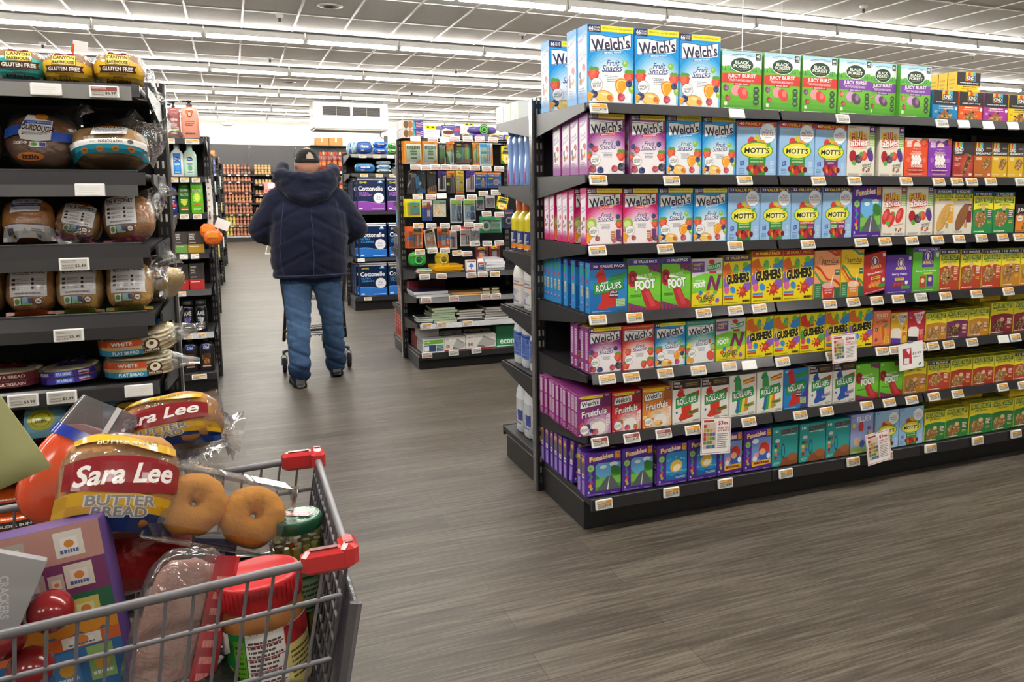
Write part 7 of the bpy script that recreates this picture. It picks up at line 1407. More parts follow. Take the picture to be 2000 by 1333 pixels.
b = MB(); b.blob((.125, .05, .034), (.124, .06, .033), '574a94', 'foil', 24, 10, 3.2, nz=.05); b.build('pack_body', r); b = MB(); M = Matrix.Translation((.128, -.013, .036)) @ Matrix.Rotation(PI / 2, 4, 'X'); [b.lathe([(.046 - k * .008, 0), (.046 - k * .008, .002 + k * .0006), (.042 - k * .008, .002 + k * .0006)], ('2f4a2c', '6ac05a')[k % 2], 'gloss', 22, M) for k in range(5)]; b.build('swirl_disc', r)
for i, (x, w, c, c2) in enumerate(((1.758, .088, 'b8a884', '8a6a4a'), (1.862, .1, '5a4f9a', 'd86a9a'), (1.99, .12, 'c8b88a', '7a6a5a'), (2.118, .085, '4a4494', 'c8b040'))):
    pbox('wrap_box', 'small %s box in the row under the violet roll, %s from left' % ('tan' if i % 2 == 0 else 'violet', ORD[i]), x, TY - .1, 1.832, w, .2, .046, c, lambda a, c=c, c2=c2: (a.rect(0, 0, 1, 1, c), a.ell(.4, .5, .3, .4, c2, 14), a.rect(.7, .1, .95, .9, '3f6ab0'), a.lines(.72, .2, .92, .8, 2, 'f0ece0')), group='boxes on top of the stationery unit')
for i, (x, z) in enumerate(((1.51, 1.925), (1.84, 1.957))):
    b = MB(); b.box((0, 0, 0), (.085, .001, .028), 'e8d81c', 'paper'); b.box((.012, -.001, .008), (.03, 0, .02), '3a3a1c'); b.box((.05, -.001, .008), (.07, 0, .02), '3a3a1c'); b.box((.04, .001, -.09), (.046, .004, .012), 'c8c6c2', 'clear')
    tag(b.build('yellow_shelf_flag', loc=(x, TY + .13, z)), 'yellow price flag above the wraps on the stationery unit, %s one' % ('left' if i == 0 else 'right'), 'sign', 'yellow price flags')
# the far face of the stationery unit, glimpsed past its end
for zi, (z, items) in enumerate(((1.6, [(7.16, .08, .12, 'c8b82c'), (7.27, .08, .12, '6a4a8a')]), (1.32, [(7.16 + .053 * i, .05, .2, '7a5aa0') for i in range(4)]), (1.1, [(7.17 + .078 * i, .07, .19, '3f86b8') for i in range(3)]), (.92, [(7.17 + .075 * i, .07, .1, '54526a') for i in range(5)]), (.68, [(7.17 + .075 * i, .07, .18, '6a6882') for i in range(4)]), (.42, [(7.16 + .07 * i, .06, .23, 'c88a70') for i in range(4)]), (.13, [(7.18 + .09 * i, .075, .26, 'c03a24') for i in range(5)]))):
    for i, (y, d, h, c) in enumerate(items):
        b = MB(); b.box((0, 0, 0), (.16, d, h), c, 'carton', bev=.002); a = Art(d, h); a.rect(.15, .3, .85, .9, mixc(c, 'ffffff', .35)); a.lines(.2, .35, .8, .85, 4, mixc(c, '000000', .4)); a.rect(.1, .06, .9, .22, mixc(c, '202040', .4)); a.face(b, (0, d, 0), (0, -d, 0), (0, 0, h))
        o = b.build('household_box', loc=(1.3, y, z + .002)); tag(o, '%s box on the hidden stationery face, shelf %s down, %s from the spine' % ({'c8b82c': 'yellow', '6a4a8a': 'violet', '7a5aa0': 'violet', '3f86b8': 'blue', '54526a': 'grey-violet', '6a6882': 'grey-violet', 'c88a70': 'pink', 'c03a24': 'bright red'}[c], ('one', 'two', 'three', 'four', 'five', 'six', 'seven')[zi], ORD[i]), 'box', 'boxes on the far face of the stationery unit')
# ------------------------------------------------------------------ paper goods unit
ZT = [1.835, 1.615, 1.175, .625, .165]
gondola('paper_goods_shelving', 'black shelving stacked with bathroom tissue beyond the stationery unit', 1.283, [.9, .9], 10.72, 1.87, front=[(z, .58) for z in ZT[:4]], back=[1.4, .9], deck=.54, depth=.57, base_z=ZT[4])
def tissue(label, x, z, w, h, kind, y=10.155, d=.12, group='bathroom tissue packs'):
    r = empty('tissue_pack', (x, y, z)); tag(r, label, 'tissue pack', group)
    col, band, sub, n = (('22304f', '8f4aa8', 'COMFORT', '48') if kind == 'c' else ('16294a', '2f74c8', 'CLEAN', '96'))
    b = MB(); b.box((0, 0, 0), (w, d, h), col, 'foil', bev=.012); b.box((.004, .004, h - .004), (w - .004, d - .004, h + .01), 'eceaf0', 'foil'); b.build('wrapped_rolls', r)
    b = MB(); a = Art(w, h); a.rect(.02, .02, .98, .97, col); a.rect(.02, .93, .98, .97, 'e4e2ea')
    a.text(('12=' if kind == 'c' else '24=') + n, .22, .86, .26, 'e8d84a', .06, .03); a.poly([(.74, .84), (.9, .84), (.92, .88), (.72, .88)], '5a9ad8'); a.ell(.83, .89, .06, .03, 'e8eef8', 12)
    a.band(.02, .98, lambda u: .02, lambda u: .26 + .03 * math.sin(u * 5 + .6), band, 16); a.band(.02, .98, lambda u: .26 + .03 * math.sin(u * 5 + .6), lambda u: .275 + .03 * math.sin(u * 5 + .6), mixc(band, 'ffffff', .35), 16)
    a.text('Cottonelle', .48, .68, .86, 'f4f2f6', .135, .035); a.text('ULTRA', .25, .55, .34, 'b86ad0' if kind == 'c' else '4aa0e8', .055, .03); a.text(sub, .3, .475, .44, 'b86ad0' if kind == 'c' else '4aa0e8', .055, .03)
    a.circ(.76, .4, .19, 'd8d6dc', 24); a.circ(.76, .4, .175, 'eeecf0', 24); a.text('3x', .76, .43, .16, '8aa0d0', .06, .01); a.lines(.66, .33, .86, .38, 2, '8a90b0'); a.rect(.06, .06, .18, .1, 'e4e8f0'); a.lines(.5, .05, .95, .09, 1, 'd0d8ec')
    a.face(b, (0, -.0005, 0), (w, 0, 0), (0, 0, h), 'gloss'); b.build('printed_wrap', r); return r
SN = ['top', 'second', 'third', 'fourth', 'base']
for x, z, k, h, lab in ((1.345, 2, 'c', .39, 'violet-banded 48 tissue pack, front left on the third paper shelf'), (1.685, 2, 'c', .39, 'violet-banded 48 tissue pack half hidden by the stationery unit'), (1.345, 3, 'u', .4, 'blue-banded tissue pack beside the shopper, front left on the fourth paper shelf'), (1.69, 3, 'u', .4, 'blue-banded tissue pack half hidden by the stationery unit, fourth paper shelf'), (1.335, 4, 'u', .39, 'blue-banded 96 tissue pack, front left on the paper base shelf'), (1.67, 4, 'u', .39, 'blue-banded 96 tissue pack half hidden by the stationery unit, paper base shelf')):
    tissue(lab, x, ZT[z] + .002, .325, h, k)
for z, k in ((2, 'c'), (3, 'u'), (4, 'u')):
    for i in range(3): tissue('tissue pack %s behind the front left pack on the %s paper shelf' % (ORD[i], SN[z]), 1.312 - .004 * i, ZT[z] + .002, .32, .38, k, 10.285 + .125 * i, .115)
def soft(label, x, z, w, h, n, c, c2, y=10.235, word='Charmin', group='soft tissue and wipes packs'):
    for i in range(n):
        r = empty('wipes_pack', (x + w / 2, y, z + .009 + h * (i + .5) / n)); tag(r, label + (', %s from the bottom' % ORD[i] if n > 1 else ''), 'soft pack', group)
        hh = h / n; b = MB(); b.blob((0, 0, 0), (w / 2, .07, hh / 2), c, 'foil', 22, 12, 3., nz=.07, ns=3, seed=x * 9 + i); b.build('wrapper', r)
        a = Art(w, hh); a.ell(.5, .5, .42, .2, c2, 18); a.text(word, .5, .58, .5, 'f0f4fa', .22, .03); a.ell(.35, .25, .12, .08, 'c8a07a', 10); b = MB(); f_ = hump(w / 2 * 1.02, .0725, hh / 2 * 1.02, 3.)
        a.put(b, lambda u, v, q: f_((2 * u - 1) * .9, (2 * v - 1) * .9, q), 'gloss', .0003); b.build('printed_label', r)
soft('plump teal and navy tissue pack on the top paper shelf', 1.36, ZT[0], .19, .15, 1, '2a4f96', '3a6ab8'); soft('bright blue wipes pack on the top paper shelf', 1.56, ZT[0], .16, .15, 2, '2468d0', '1f3a78', word='Cottonelle'); soft('green-tipped wipes pack on the top paper shelf', 1.73, ZT[0], .13, .14, 2, '5ac84a', '2a4a3a', word='Wipes')
soft('round teal tissue pack on the second paper shelf', 1.34, ZT[1], .23, .12, 1, '2f7aa8', '2a4a96'); soft('pale aqua wipes pack on the second paper shelf', 1.585, ZT[1], .17, .145, 3, 'c8e4e4', '3a4fa0', word='wipes'); soft('black and teal wipes pack on the second paper shelf', 1.765, ZT[1], .14, .13, 3, '2a3438', '6ac0b8', word='dude')
for i in range(3): soft('edge of a teal tissue pack, %s behind the front one, top paper shelf' % ORD[i], 1.33 - .012 * i, ZT[0], .07, .15, 1, ('8ac0cc', '2f5a9c', 'a8d0d8', '3a6aa8')[i], 'd8e8f0', 10.37 + .13 * i)
for x, z in ((1.42, 0), (1.58, 0), (1.74, 0), (1.43, 1), (1.6, 1), (1.76, 1), (1.3, 2), (1.36, 3), (1.42, 4)):
    o = price_tag('a' if (x, z) != (1.74, 0) else 'w', '', .082, .04); o.location = (x, 10.72 - .6 - .012 * (z == 4), ZT[z] - .02); o.rotation_euler = (-.3, 0, 0); tag(o, '%s price tag on the %s paper shelf' % ('amber' if (x, z) != (1.74, 0) else 'glare-whitened', SN[z]), 'price tag', 'paper shelf price tags')
# bottled drinks on the next unit back
gondola('drinks_shelving', 'black shelving with red-capped drink bottles behind the tissue unit', 1.29, [.9], 14.3, 1.75, front=[(1.72, .58), (1.35, .58), (.95, .58), (.55, .58)], back=[1.4], deck=.54, depth=.57)
for z in (0, 1):
    for i in range(5):
        for j in range(2 if z == 0 else 1):
            bottle('juice bottle with %s cap on the %s drinks shelf, %s row' % ('red' if (i + j) % 3 else 'yellow', ('top', 'second')[z], ('front', 'back')[j]), (1.345 + i * .082 - j * .03, 13.78 + j * .09, (1.722, 1.352)[z]), .072, .072, .3, '7a2f24' if i % 2 else '8a3f2c', 'round', 'c8282a' if (i + j) % 3 else 'e0b82c', (lab_art('e0702c', '', 'f4e0d0'), (.0, .35, 1, .62)), shape='shoulder', group='drink bottles beyond the tissue', neck=.36)
# ------------------------------------------------------------------ household goods on the hidden face of the snack unit, seen past its end
GB = 'household bottles behind the snack unit'
for i in range(5):
    y = 3.79 + .09 * i
    bottle('sky-blue spray bottle fading to magenta, %s from the spine' % ORD[i], (1.34, y, 1.432), .075, .086, .285, '7ea2dc', 'wide', '3a5ac0', shape='curvy', group=GB, caph=.1)
for o in [o for o in COL.objects if o.name.startswith('bottle') and str(o.get('label', '')).startswith('sky-blue')]:
    b = MB(); b.loft([[(.0376 * s * math.cos(t), .0431 * s * math.sin(t), q) for t in [2 * PI * j / 28 for j in range(28)]] for s, q in ((.92, .001), (1.0, .006), (1.03, .03), (1.02, .062), (1.0, .08))], ['96306e', 'a23878', 'a84a8c', 'a874b4'], 'gloss', False); b.build('magenta_base', o)
    b = MB(); b.loft([[(.033 * s * math.cos(t), .042 * s * math.sin(t), q) for t in [2 * PI * j / 16 for j in range(16)]] for s, q in ((.5, .24), (.95, .262), (1.05, .275), (.9, .286))], '4a6ad0', 'gloss'); b.build('flared_top', o)
for i in range(3):
    bottle('yellow cleaner bottle with fat orange cap and navy label, %s from the spine' % ORD[i], (1.345, 3.87 + .105 * i, 1.107), .09, .095, .255, 'e0d02c', 'wide', 'e06a24', (lab_art('2a3a80', '', 'f0f0e0', extra=lambda a: (a.rect(0, .1, 1, .34, 'e88a2c'), [a.poly([(.2 + .12 * k, .4), (.26 + .12 * k, .4), (.36 + .12 * k, .9), (.3 + .12 * k, .9)], 'e8ecf4') for k in range(4)])), (0, .02, 1, .5)), shape='shoulder', group=GB, neck=.5, caph=.22, rot=-PI / 2)
def jug(label, loc, w, d, h, col, capcol, art, rot=-PI / 2, hole=True):
    r = empty('jug', loc, (0, 0, rot)); tag(r, label, 'jug', GB)
    b = MB(); R = []; a, c = w / 2, d / 2; e = 3.4
    for s, q, sh in ((.92, 0, 0), (1, .015, 0), (1, .5, 0), (.98, .62, .02), (.86, .74, .06), (.6, .84, .16), (.4, .9, .2), (.38, .93, .2)):
        R.append([(a * s * math.copysign(abs(math.cos(t)) ** (2 / e), math.cos(t)) - sh * w * 1.2, c * min(1, s * 1.05) * math.copysign(abs(math.sin(t)) ** (2 / e), math.sin(t)), q * h) for t in [2 * PI * j / 26 for j in range(26)]])
    b.loft(R, col, 'plastic'); b.build('body', r)
    b = MB(); b.tube([(a * -.1, 0, h * .83), (a * .45, 0, h * .84), (a * .86, 0, h * .74), (a * .95, 0, h * .6), (a * .9, 0, h * .5)], [.013, .017, .017, .017, .014], col, 'plastic', 10); b.build('handle', r)
    b = MB(); b.lathe([(w * .2, h * .92), (w * .205, h * .99), (w * .19, h)], capcol, 'plastic', 18, Matrix.Translation((-w * .24, 0, 0))); b.build('cap', r)
    if art:
        b = MB(); A, (u0, v0, u1, v1) = art
        A.put(b, lambda u, v, q: Vector(((2 * (u0 + (u1 - u0) * u) - 1) * a, -(max(0, 1 - abs(2 * (u0 + (u1 - u0) * u) - 1) ** e) ** (1 / e) * c + q + .0006), h * (v0 + (v1 - v0) * v))), 'gloss', .0003); b.build('label', r)
for i in range(2): jug('white detergent jug with a violet barcode, %s from the spine' % ORD[i], (1.37, 3.86 + .17 * i + .02, .822), .15, .14, .255, 'e8e5df', 'f0eee8', (lab_art('e2dfda', '', '7a86b8', w=.15, h=.15, extra=lambda a: (a.bars(.12, .08, .45, .3, '6a58b0'), a.text('Legacy', .6, .86, .5, '4a3a8a', .09, .02), a.rect(.3, .7, 1, .76, 'd87a5a'))), (.04, .06, .96, .58)))
for i in range(3): jug('white bleach jug with blue printed label, %s from the spine' % ORD[i], (1.365, 3.82 + .128 * i, .522), .124, .12, .27 if i else .25, 'dfe4ec', 'e8ecf2', (lab_art('6a8ad0', '', '2a3f96', w=.14, h=.15, extra=lambda a: (a.rect(0, .84, 1, .94, '3a52b0'), a.lines(.06, .2, .94, .8, 8, '2f48a8'))), (.0, .16, 1, .62)))
for i in range(3): jug('white bleach jug low on the base deck, %s from the spine' % ORD[i], (1.375, 3.83 + .128 * i, .155), .124, .12, .29, 'e2e6ec', 'd8dce4', (lab_art('d0d4dc', '', '3a4a96', w=.14, h=.15, extra=lambda a: (a.rect(.5, .2, .9, .6, '3a4a9a'), a.bars(.05, .1, .4, .3))), (.0, .12, 1, .6)))
for i in range(3): pbox('white_carton', 'white printed carton on top of the hidden shelf, %s from the spine' % ORD[i], 1.29, 3.93 + .125 * i, 1.748, .12, .12, .09, 'f0efea', lambda a: a.rect(0, 0, 1, 1, 'f0efea'), group='white cartons behind the snack unit', side=lambda a: (a.rect(0, 0, 1, 1, 'f4f3ee'), a.lines(.12, .1, .88, .9, 10, 'b8b8b0', .4), a.rect(.94, 0, 1, 1, '8ac05a')))
# ------------------------------------------------------------------ the shopper seen from behind, and his trolley
def capsule(b, p0, p1, r0, r1, n=14, k=4, fl=1.):
    p0, p1 = Vector(p0), Vector(p1); d = (p1 - p0); ln = d.length; d = d.normalized() if ln > 1e-6 else Vector((0, 0, 1))
    u = d.cross(Vector((0, 0, 1)) if abs(d.z) < .95 else Vector((0, 1, 0))).normalized(); v = u.cross(d); R = []
    for i in range(k + 1): a = -PI / 2 + PI / 2 * i / k; R.append((p0 + d * r0 * math.sin(a), r0 * max(.02, math.cos(a))))
    for i in range(k + 1): a = PI / 2 * i / k; R.append((p1 + d * r1 * math.sin(a), r1 * max(.02, math.cos(a))))
    b.loft([[c + (u * math.cos(2 * PI * j / n) + v * math.sin(2 * PI * j / n) * fl) * r for j in range(n)] for c, r in R], 'fff', 'plastic', True)
def ring(z, cx, cy, rx, ry, e=2.3, n=24):
    return [(cx + rx * math.copysign(abs(math.cos(t)) ** (2 / e), math.cos(t)), cy + ry * math.copysign(abs(math.sin(t)) ** (2 / e), math.sin(t)), z) for t in [2 * PI * j / n for j in range(n)]]
def fuse(b, name, col, mat, voxel=.012, smooth=6, wr=0., wf=9., parent=None, fold=None):
    """Melt overlapping volumes into one continuous skin, then colour and crease it."""
    me = bpy.data.meshes.new('tmp'); me.from_pydata(b.v, [], b.f); o = bpy.data.objects.new('tmp', me); COL.objects.link(o)
    m = o.modifiers.new('r', 'REMESH'); m.mode = 'VOXEL'; m.voxel_size = voxel
    s = o.modifiers.new('s', 'SMOOTH'); s.iterations = smooth; s.factor = .5
    dg = bpy.context.evaluated_depsgraph_get(); dg.update(); ev = o.evaluated_get(dg)
    out = bpy.data.meshes.new_from_object(ev); bpy.data.objects.remove(o); bpy.data.meshes.remove(me)
    out.name = name
    if wr:
        nr = [v.normal.copy() for v in out.vertices]
        for v, n_ in zip(out.vertices, nr):
            p = v.co; q = noise.noise(Vector((p.x * wf, p.y * wf, p.z * wf * 1.7))) + .5 * noise.noise(Vector((p.x * wf * 2.3, p.y * wf * 2.3, p.z * wf * 3.4)))
            v.co = p + n_ * (q * wr + (fold(p) if fold else 0))
    at = out.attributes.new('Col', 'FLOAT_COLOR', 'CORNER')
    buf = [0.] * (len(out.loops) * 4); cf = col if callable(col) else (lambda p: col)
    for pl in out.polygons:
        c = L(cf(pl.center))
        for li in pl.loop_indices: buf[li * 4:li * 4 + 4] = c
        pl.use_smooth = True; pl.material_index = 0
    at.data.foreach_set('color', buf); out.materials.clear(); out.materials.append(MATS[mat]); out.update()
    o = bpy.data.objects.new(name, out); COL.objects.link(o)
    if parent is not None: o.parent = parent
    return o
CX, CY = .505, 6.42
HL, HR = Vector((.33, 6.79, 1.0)), Vector((.73, 6.79, 1.0))
b = MB()
b.blob((CX + .012, CY + .03, 1.605), (.076, .098, .115), 'fff', n=20, m=14)                     # skull
b.blob((CX + .012, CY + .07, 1.54), (.058, .065, .06), 'fff', n=16, m=10)                        # jaw
capsule(b, (CX + .01, CY + .0, 1.42), (CX + .012, CY + .03, 1.56), .062, .058)                  # neck
capsule(b, (CX + .012, CY + .13, 1.6), (CX + .012, CY + .145, 1.575), .012, .018)               # nose
for s in (-1, 1):
    b.blob((CX + .012 + s * .079, CY + .03, 1.595), (.012, .022, .032), 'fff', n=12, m=8)        # ears
    b.blob((CX + .012 + s * .032, CY + .112, 1.615), (.02, .014, .012), 'fff', n=10, m=6)        # brow and eye
capsule(b, (CX - .012, CY + .125, 1.537), (CX + .036, CY + .125, 1.537), .012, .012)             # mouth
b.loft([ring(.84, CX, CY, .16, .11), ring(.95, CX, CY, .17, .12), ring(1.1, CX, CY + .01, .18, .13), ring(1.28, CX, CY, .185, .115), ring(1.38, CX, CY, .15, .09), ring(1.44, CX, CY, .08, .07)], 'fff')
LEG = {-1: ((.405, 6.41, .88), (.405, 6.385, .48), (.392, 6.33, .09)), 1: ((.6, 6.41, .88), (.645, 6.49, .48), (.672, 6.6, .1))}
ELB = {-1: Vector((.215, 6.46, 1.135)), 1: Vector((.81, 6.46, 1.14))}
for s in (-1, 1):
    h, k, f_ = LEG[s]; capsule(b, h, k, .09, .06); capsule(b, k, f_, .058, .04); capsule(b, (f_[0], f_[1], .05), (f_[0] + s * .015, f_[1] + .18, .035), .04, .032)
    sh = Vector((CX + s * .175, CY, 1.345)); hd = HL if s < 0 else HR
    capsule(b, sh, ELB[s], .055, .045); capsule(b, ELB[s], hd + Vector((0, -.07, .02)), .044, .03)
    w = hd + Vector((0, -.055, .018)); b.blob(tuple(w + Vector((0, .02, .006))), (.042, .045, .016), 'fff', n=14, m=8)
    for i in range(4):
        x = w.x + (i - 1.5) * .019; ln = (.9, 1., .97, .8)[i]
        A = Vector((x, w.y + .05, w.z + .008)); B = A + Vector((0, .032 * ln, -.008)); C_ = B + Vector((0, .008, -.03 * ln)); E_ = C_ + Vector((0, -.022 * ln, -.01))
        capsule(b, A, B, .0092, .0088, 8, 2); capsule(b, B, C_, .0088, .0082, 8, 2); capsule(b, C_, E_, .0082, .0072, 8, 2)
    t0 = w + Vector((-s * .038, .01, -.004)); t1 = t0 + Vector((-s * .022, .028, -.012)); t2 = t1 + Vector((s * .004, .022, -.018)); capsule(b, t0, t1, .012, .0105, 8, 2); capsule(b, t1, t2, .0105, .009, 8, 2)
def skincol(p): return 'c08a72' if p.z < 1.625 else '9a8a7c'
man = fuse(b, 'person', skincol, 'skin', .0075, 3); tag(man, 'person in navy hooded coat, jeans and black cap pushing a trolley away', 'person')
# coat
b = MB()
b.loft([ring(.79, CX - .005, CY - .01, .255, .17, 2.6), ring(.9, CX - .005, CY - .01, .262, .185, 2.6), ring(1.08, CX, CY - .01, .27, .2, 2.5), ring(1.25, CX, CY - .015, .262, .185, 2.4), ring(1.36, CX, CY - .01, .225, .15, 2.3), ring(1.44, CX, CY, .16, .115), ring(1.5, CX + .005, CY + .01, .1, .095)], 'fff')
for s in (-1, 1):
    hd = HL if s < 0 else HR; sh = Vector((CX + s * .185, CY - .01, 1.335))
    capsule(b, (CX + s * .1, CY - .01, 1.4), sh, .1, .105); capsule(b, sh, ELB[s] + Vector((s * .02, 0, 0)), .108, .098); capsule(b, ELB[s] + Vector((s * .02, 0, 0)), ELB[s].lerp(hd, .45), .098, .08); capsule(b, ELB[s].lerp(hd, .4), hd + Vector((0, -.1, .025)), .082, .058)
def coatcol(p): return '191c30' if p.z > .815 else '242840'
coat = fuse(b, 'coat', coatcol, 'cloth', .011, 4, .006, 8., man, lambda p: -.006 * max(0, math.sin(p.z * 38 + p.x * 22 * (1 if p.x > CX else -1))) ** 6 * (1 if p.z < 1.3 else .3))
b = MB()
PTS = [(-.155, .03, 1.57), (-.175, -.06, 1.52), (-.1, -.13, 1.5), (0, -.145, 1.49), (.1, -.135, 1.505), (.175, -.06, 1.54), (.185, .02, 1.565)]
for p, q in zip(PTS, PTS[1:]): capsule(b, (CX + p[0], CY + p[1], p[2]), (CX + q[0], CY + q[1], q[2]), .05, .05)
P2 = [(-.165, -.05, 1.46), (-.1, -.15, 1.385), (-.01, -.17, 1.35), (.09, -.155, 1.385), (.165, -.06, 1.47)]
for p, q in zip(P2, P2[1:]): capsule(b, (CX + p[0], CY + p[1], p[2]), (CX + q[0], CY + q[1], q[2]), .05, .05)
b.blob((CX, CY - .12, 1.43), (.17, .075, .085), 'fff', n=20, m=12, e=2.4)
capsule(b, (CX - .12, CY - .1, 1.47), (CX + .13, CY - .1, 1.47), .07, .07); capsule(b, (CX + .175, CY - .02, 1.53), (CX + .215, CY + .0, 1.5), .05, .03); capsule(b, (CX - .17, CY + .0, 1.53), (CX - .2, CY - .02, 1.49), .05, .035)
fuse(b, 'hood', '171a2c', 'cloth', .0105, 4, .007, 14., coat)
from mathutils.bvhtree import BVHTree
bv = BVHTree.FromPolygons([v.co.copy() for v in coat.data.vertices], [tuple(p.vertices) for p in coat.data.polygons])
def seam(name, pts, col='3a4260', r=.0022):
    P = []
    for x, z in pts:
        h = bv.ray_cast(Vector((x, 5., z)), Vector((0, 1, 0)))
        if h[0] is not None: P.append(h[0] + Vector((0, -.0008, 0)))
    if len(P) > 2: k = MB(); k.tube(P, r, col, 'cloth', 5); k.build(name, coat)
seam('back_seam', [(CX + .008 + .004 * math.sin(i), 1.36 - i * .03) for i in range(19)])
for s, x0 in ((-1, .335), (1, .69)): seam('side_seam', [(x0 + s * .03 * math.sin(i * .16) + s * .01 * (i > 9), 1.33 - i * .03) for i in range(18)])
seam('hem_stitch', [(.27 + i * .02, .812) for i in range(25)], '454c68', .0025)
# jeans
b = MB(); b.blob((CX, CY - .01, .87), (.2, .145, .13), 'fff', n=22, m=12, e=2.4)
for s in (-1, 1):
    h, k, f_ = LEG[s]; capsule(b, (h[0], h[1] - .01, h[2] - .04), k, .112, .084); capsule(b, k, (f_[0], f_[1] + .0, .13), .084, .072); capsule(b, (f_[0], f_[1], .16), (f_[0], f_[1] + .01, .1), .08, .078)
def jeancol(p):
    t = abs(p.x - CX); return mixc('2f4464', '4f6a8e', max(0, min(1, .5 + .5 * math.sin(p.z * 5 - 1.2)))) if .15 < p.z < .75 else '2c3f5c'
fuse(b, 'jeans', jeancol, 'denim', .0105, 3, .006, 11., man, lambda p: -.007 * max(0, math.sin(p.z * 60 + p.x * 30)) ** 4 * (1.3 if p.z < .3 or p.z > .72 else .5))
for s in (-1, 1):
    f_ = LEG[s][2]; b = MB(); x, y = f_[0], f_[1]; lift = .0 if s < 0 else .012
    b.loft([[(x + s * .02 * t + w_ * math.cos(a), y - .06 + .3 * t + (.03 * math.sin(a) if t in (0, 1) else 0), .004 + lift * (1 - t) if 0 else .03 + lift * (1 - t) + hh * max(-.3, math.sin(a))) for a in [2 * PI * j / 16 for j in range(16)]] for t, w_, hh in ((0, .03, .06), (.08, .042, .085), (.25, .045, .095), (.5, .046, .07), (.75, .05, .05), (.93, .042, .04), (1, .02, .025))], '1a191b', 'leather')
    sh = b.build('shoe', man); b = MB(); b.loft([[(x + s * .02 * t + w_ * math.cos(a), y - .06 + .3 * t, (.001 + lift * (1 - t)) + (.024 if math.sin(a) > 0 else 0)) for a in [2 * PI * (j + .5) / 12 for j in range(12)]] for t, w_ in ((-.02, .03), (.08, .046), (.4, .046), (.75, .053), (.95, .042), (1.02, .018))], '121113', 'matte', smooth=False); b.build('sole', sh)
# cap worn backwards-free: dome, opening with strap at the back, brim ahead
cap = MB(); hc = Vector((CX + .012, CY + .03, 1.625)); R = []
for i in range(9):
    t = PI / 2 * i / 8; R.append([hc + Vector((.085 * math.cos(t) * math.cos(a), .107 * math.cos(t) * math.sin(a), .103 * math.sin(t) ** .9 - .012)) for a in [2 * PI * j / 32 for j in range(32)]])
vs = [p for r_ in R for p in r_]; fs = []
for i in range(8):
    for j in range(32):
        a = 2 * PI * (j + .5) / 32 + PI / 2
        if 1 <= i <= 3 and abs(((a - PI * 1.5 - PI / 2 - .18 + PI) % (2 * PI)) - PI) < .42 - .1 * (i - 1): continue
        fs.append((i * 32 + j, i * 32 + (j + 1) % 32, (i + 1) * 32 + (j + 1) % 32, (i + 1) * 32 + j))
cap.add(vs, fs, '1b1b1d', 'cloth', True)
cap.lathe([(.008, 0), (.006, .006), (.001, .008)], 'c8a03c', 'cloth', 10, Matrix.Translation(hc + Vector((0, 0, .09))))
cp = cap.build('cap', man); md = cp.modifiers.new('thick', 'SOLIDIFY'); md.thickness = .003
k = MB(); k.loft([[hc + Vector((.07 * math.cos(a), .09 * math.sin(a) + e_ * .075 * max(0, math.sin(a)), -.008 - e_ * .012)) for a in [PI * (.12 + .76 * j / 14) for j in range(15)]] for e_ in (0, 1)], '1b1b1d', 'cloth', False, close=False); br = k.build('brim', cp); md = br.modifiers.new('thick', 'SOLIDIFY'); md.thickness = .004
k = MB(); k.loft([[hc + Vector((.0865 * math.sin(a), -.1085 * math.cos(a), z)) for a in [(-.6 + 1.2 * j / 10) for j in range(11)]] for z in (-.008, .008)], '2a2a2c', 'cloth', False, close=False); k.build('strap', cp)
k = MB(); k.blob((hc.x - .083, hc.y - .03, 1.638), (.003, .012, .01), 'c8a03c', 'cloth', 10, 6); k.build('side_emblem', cp)
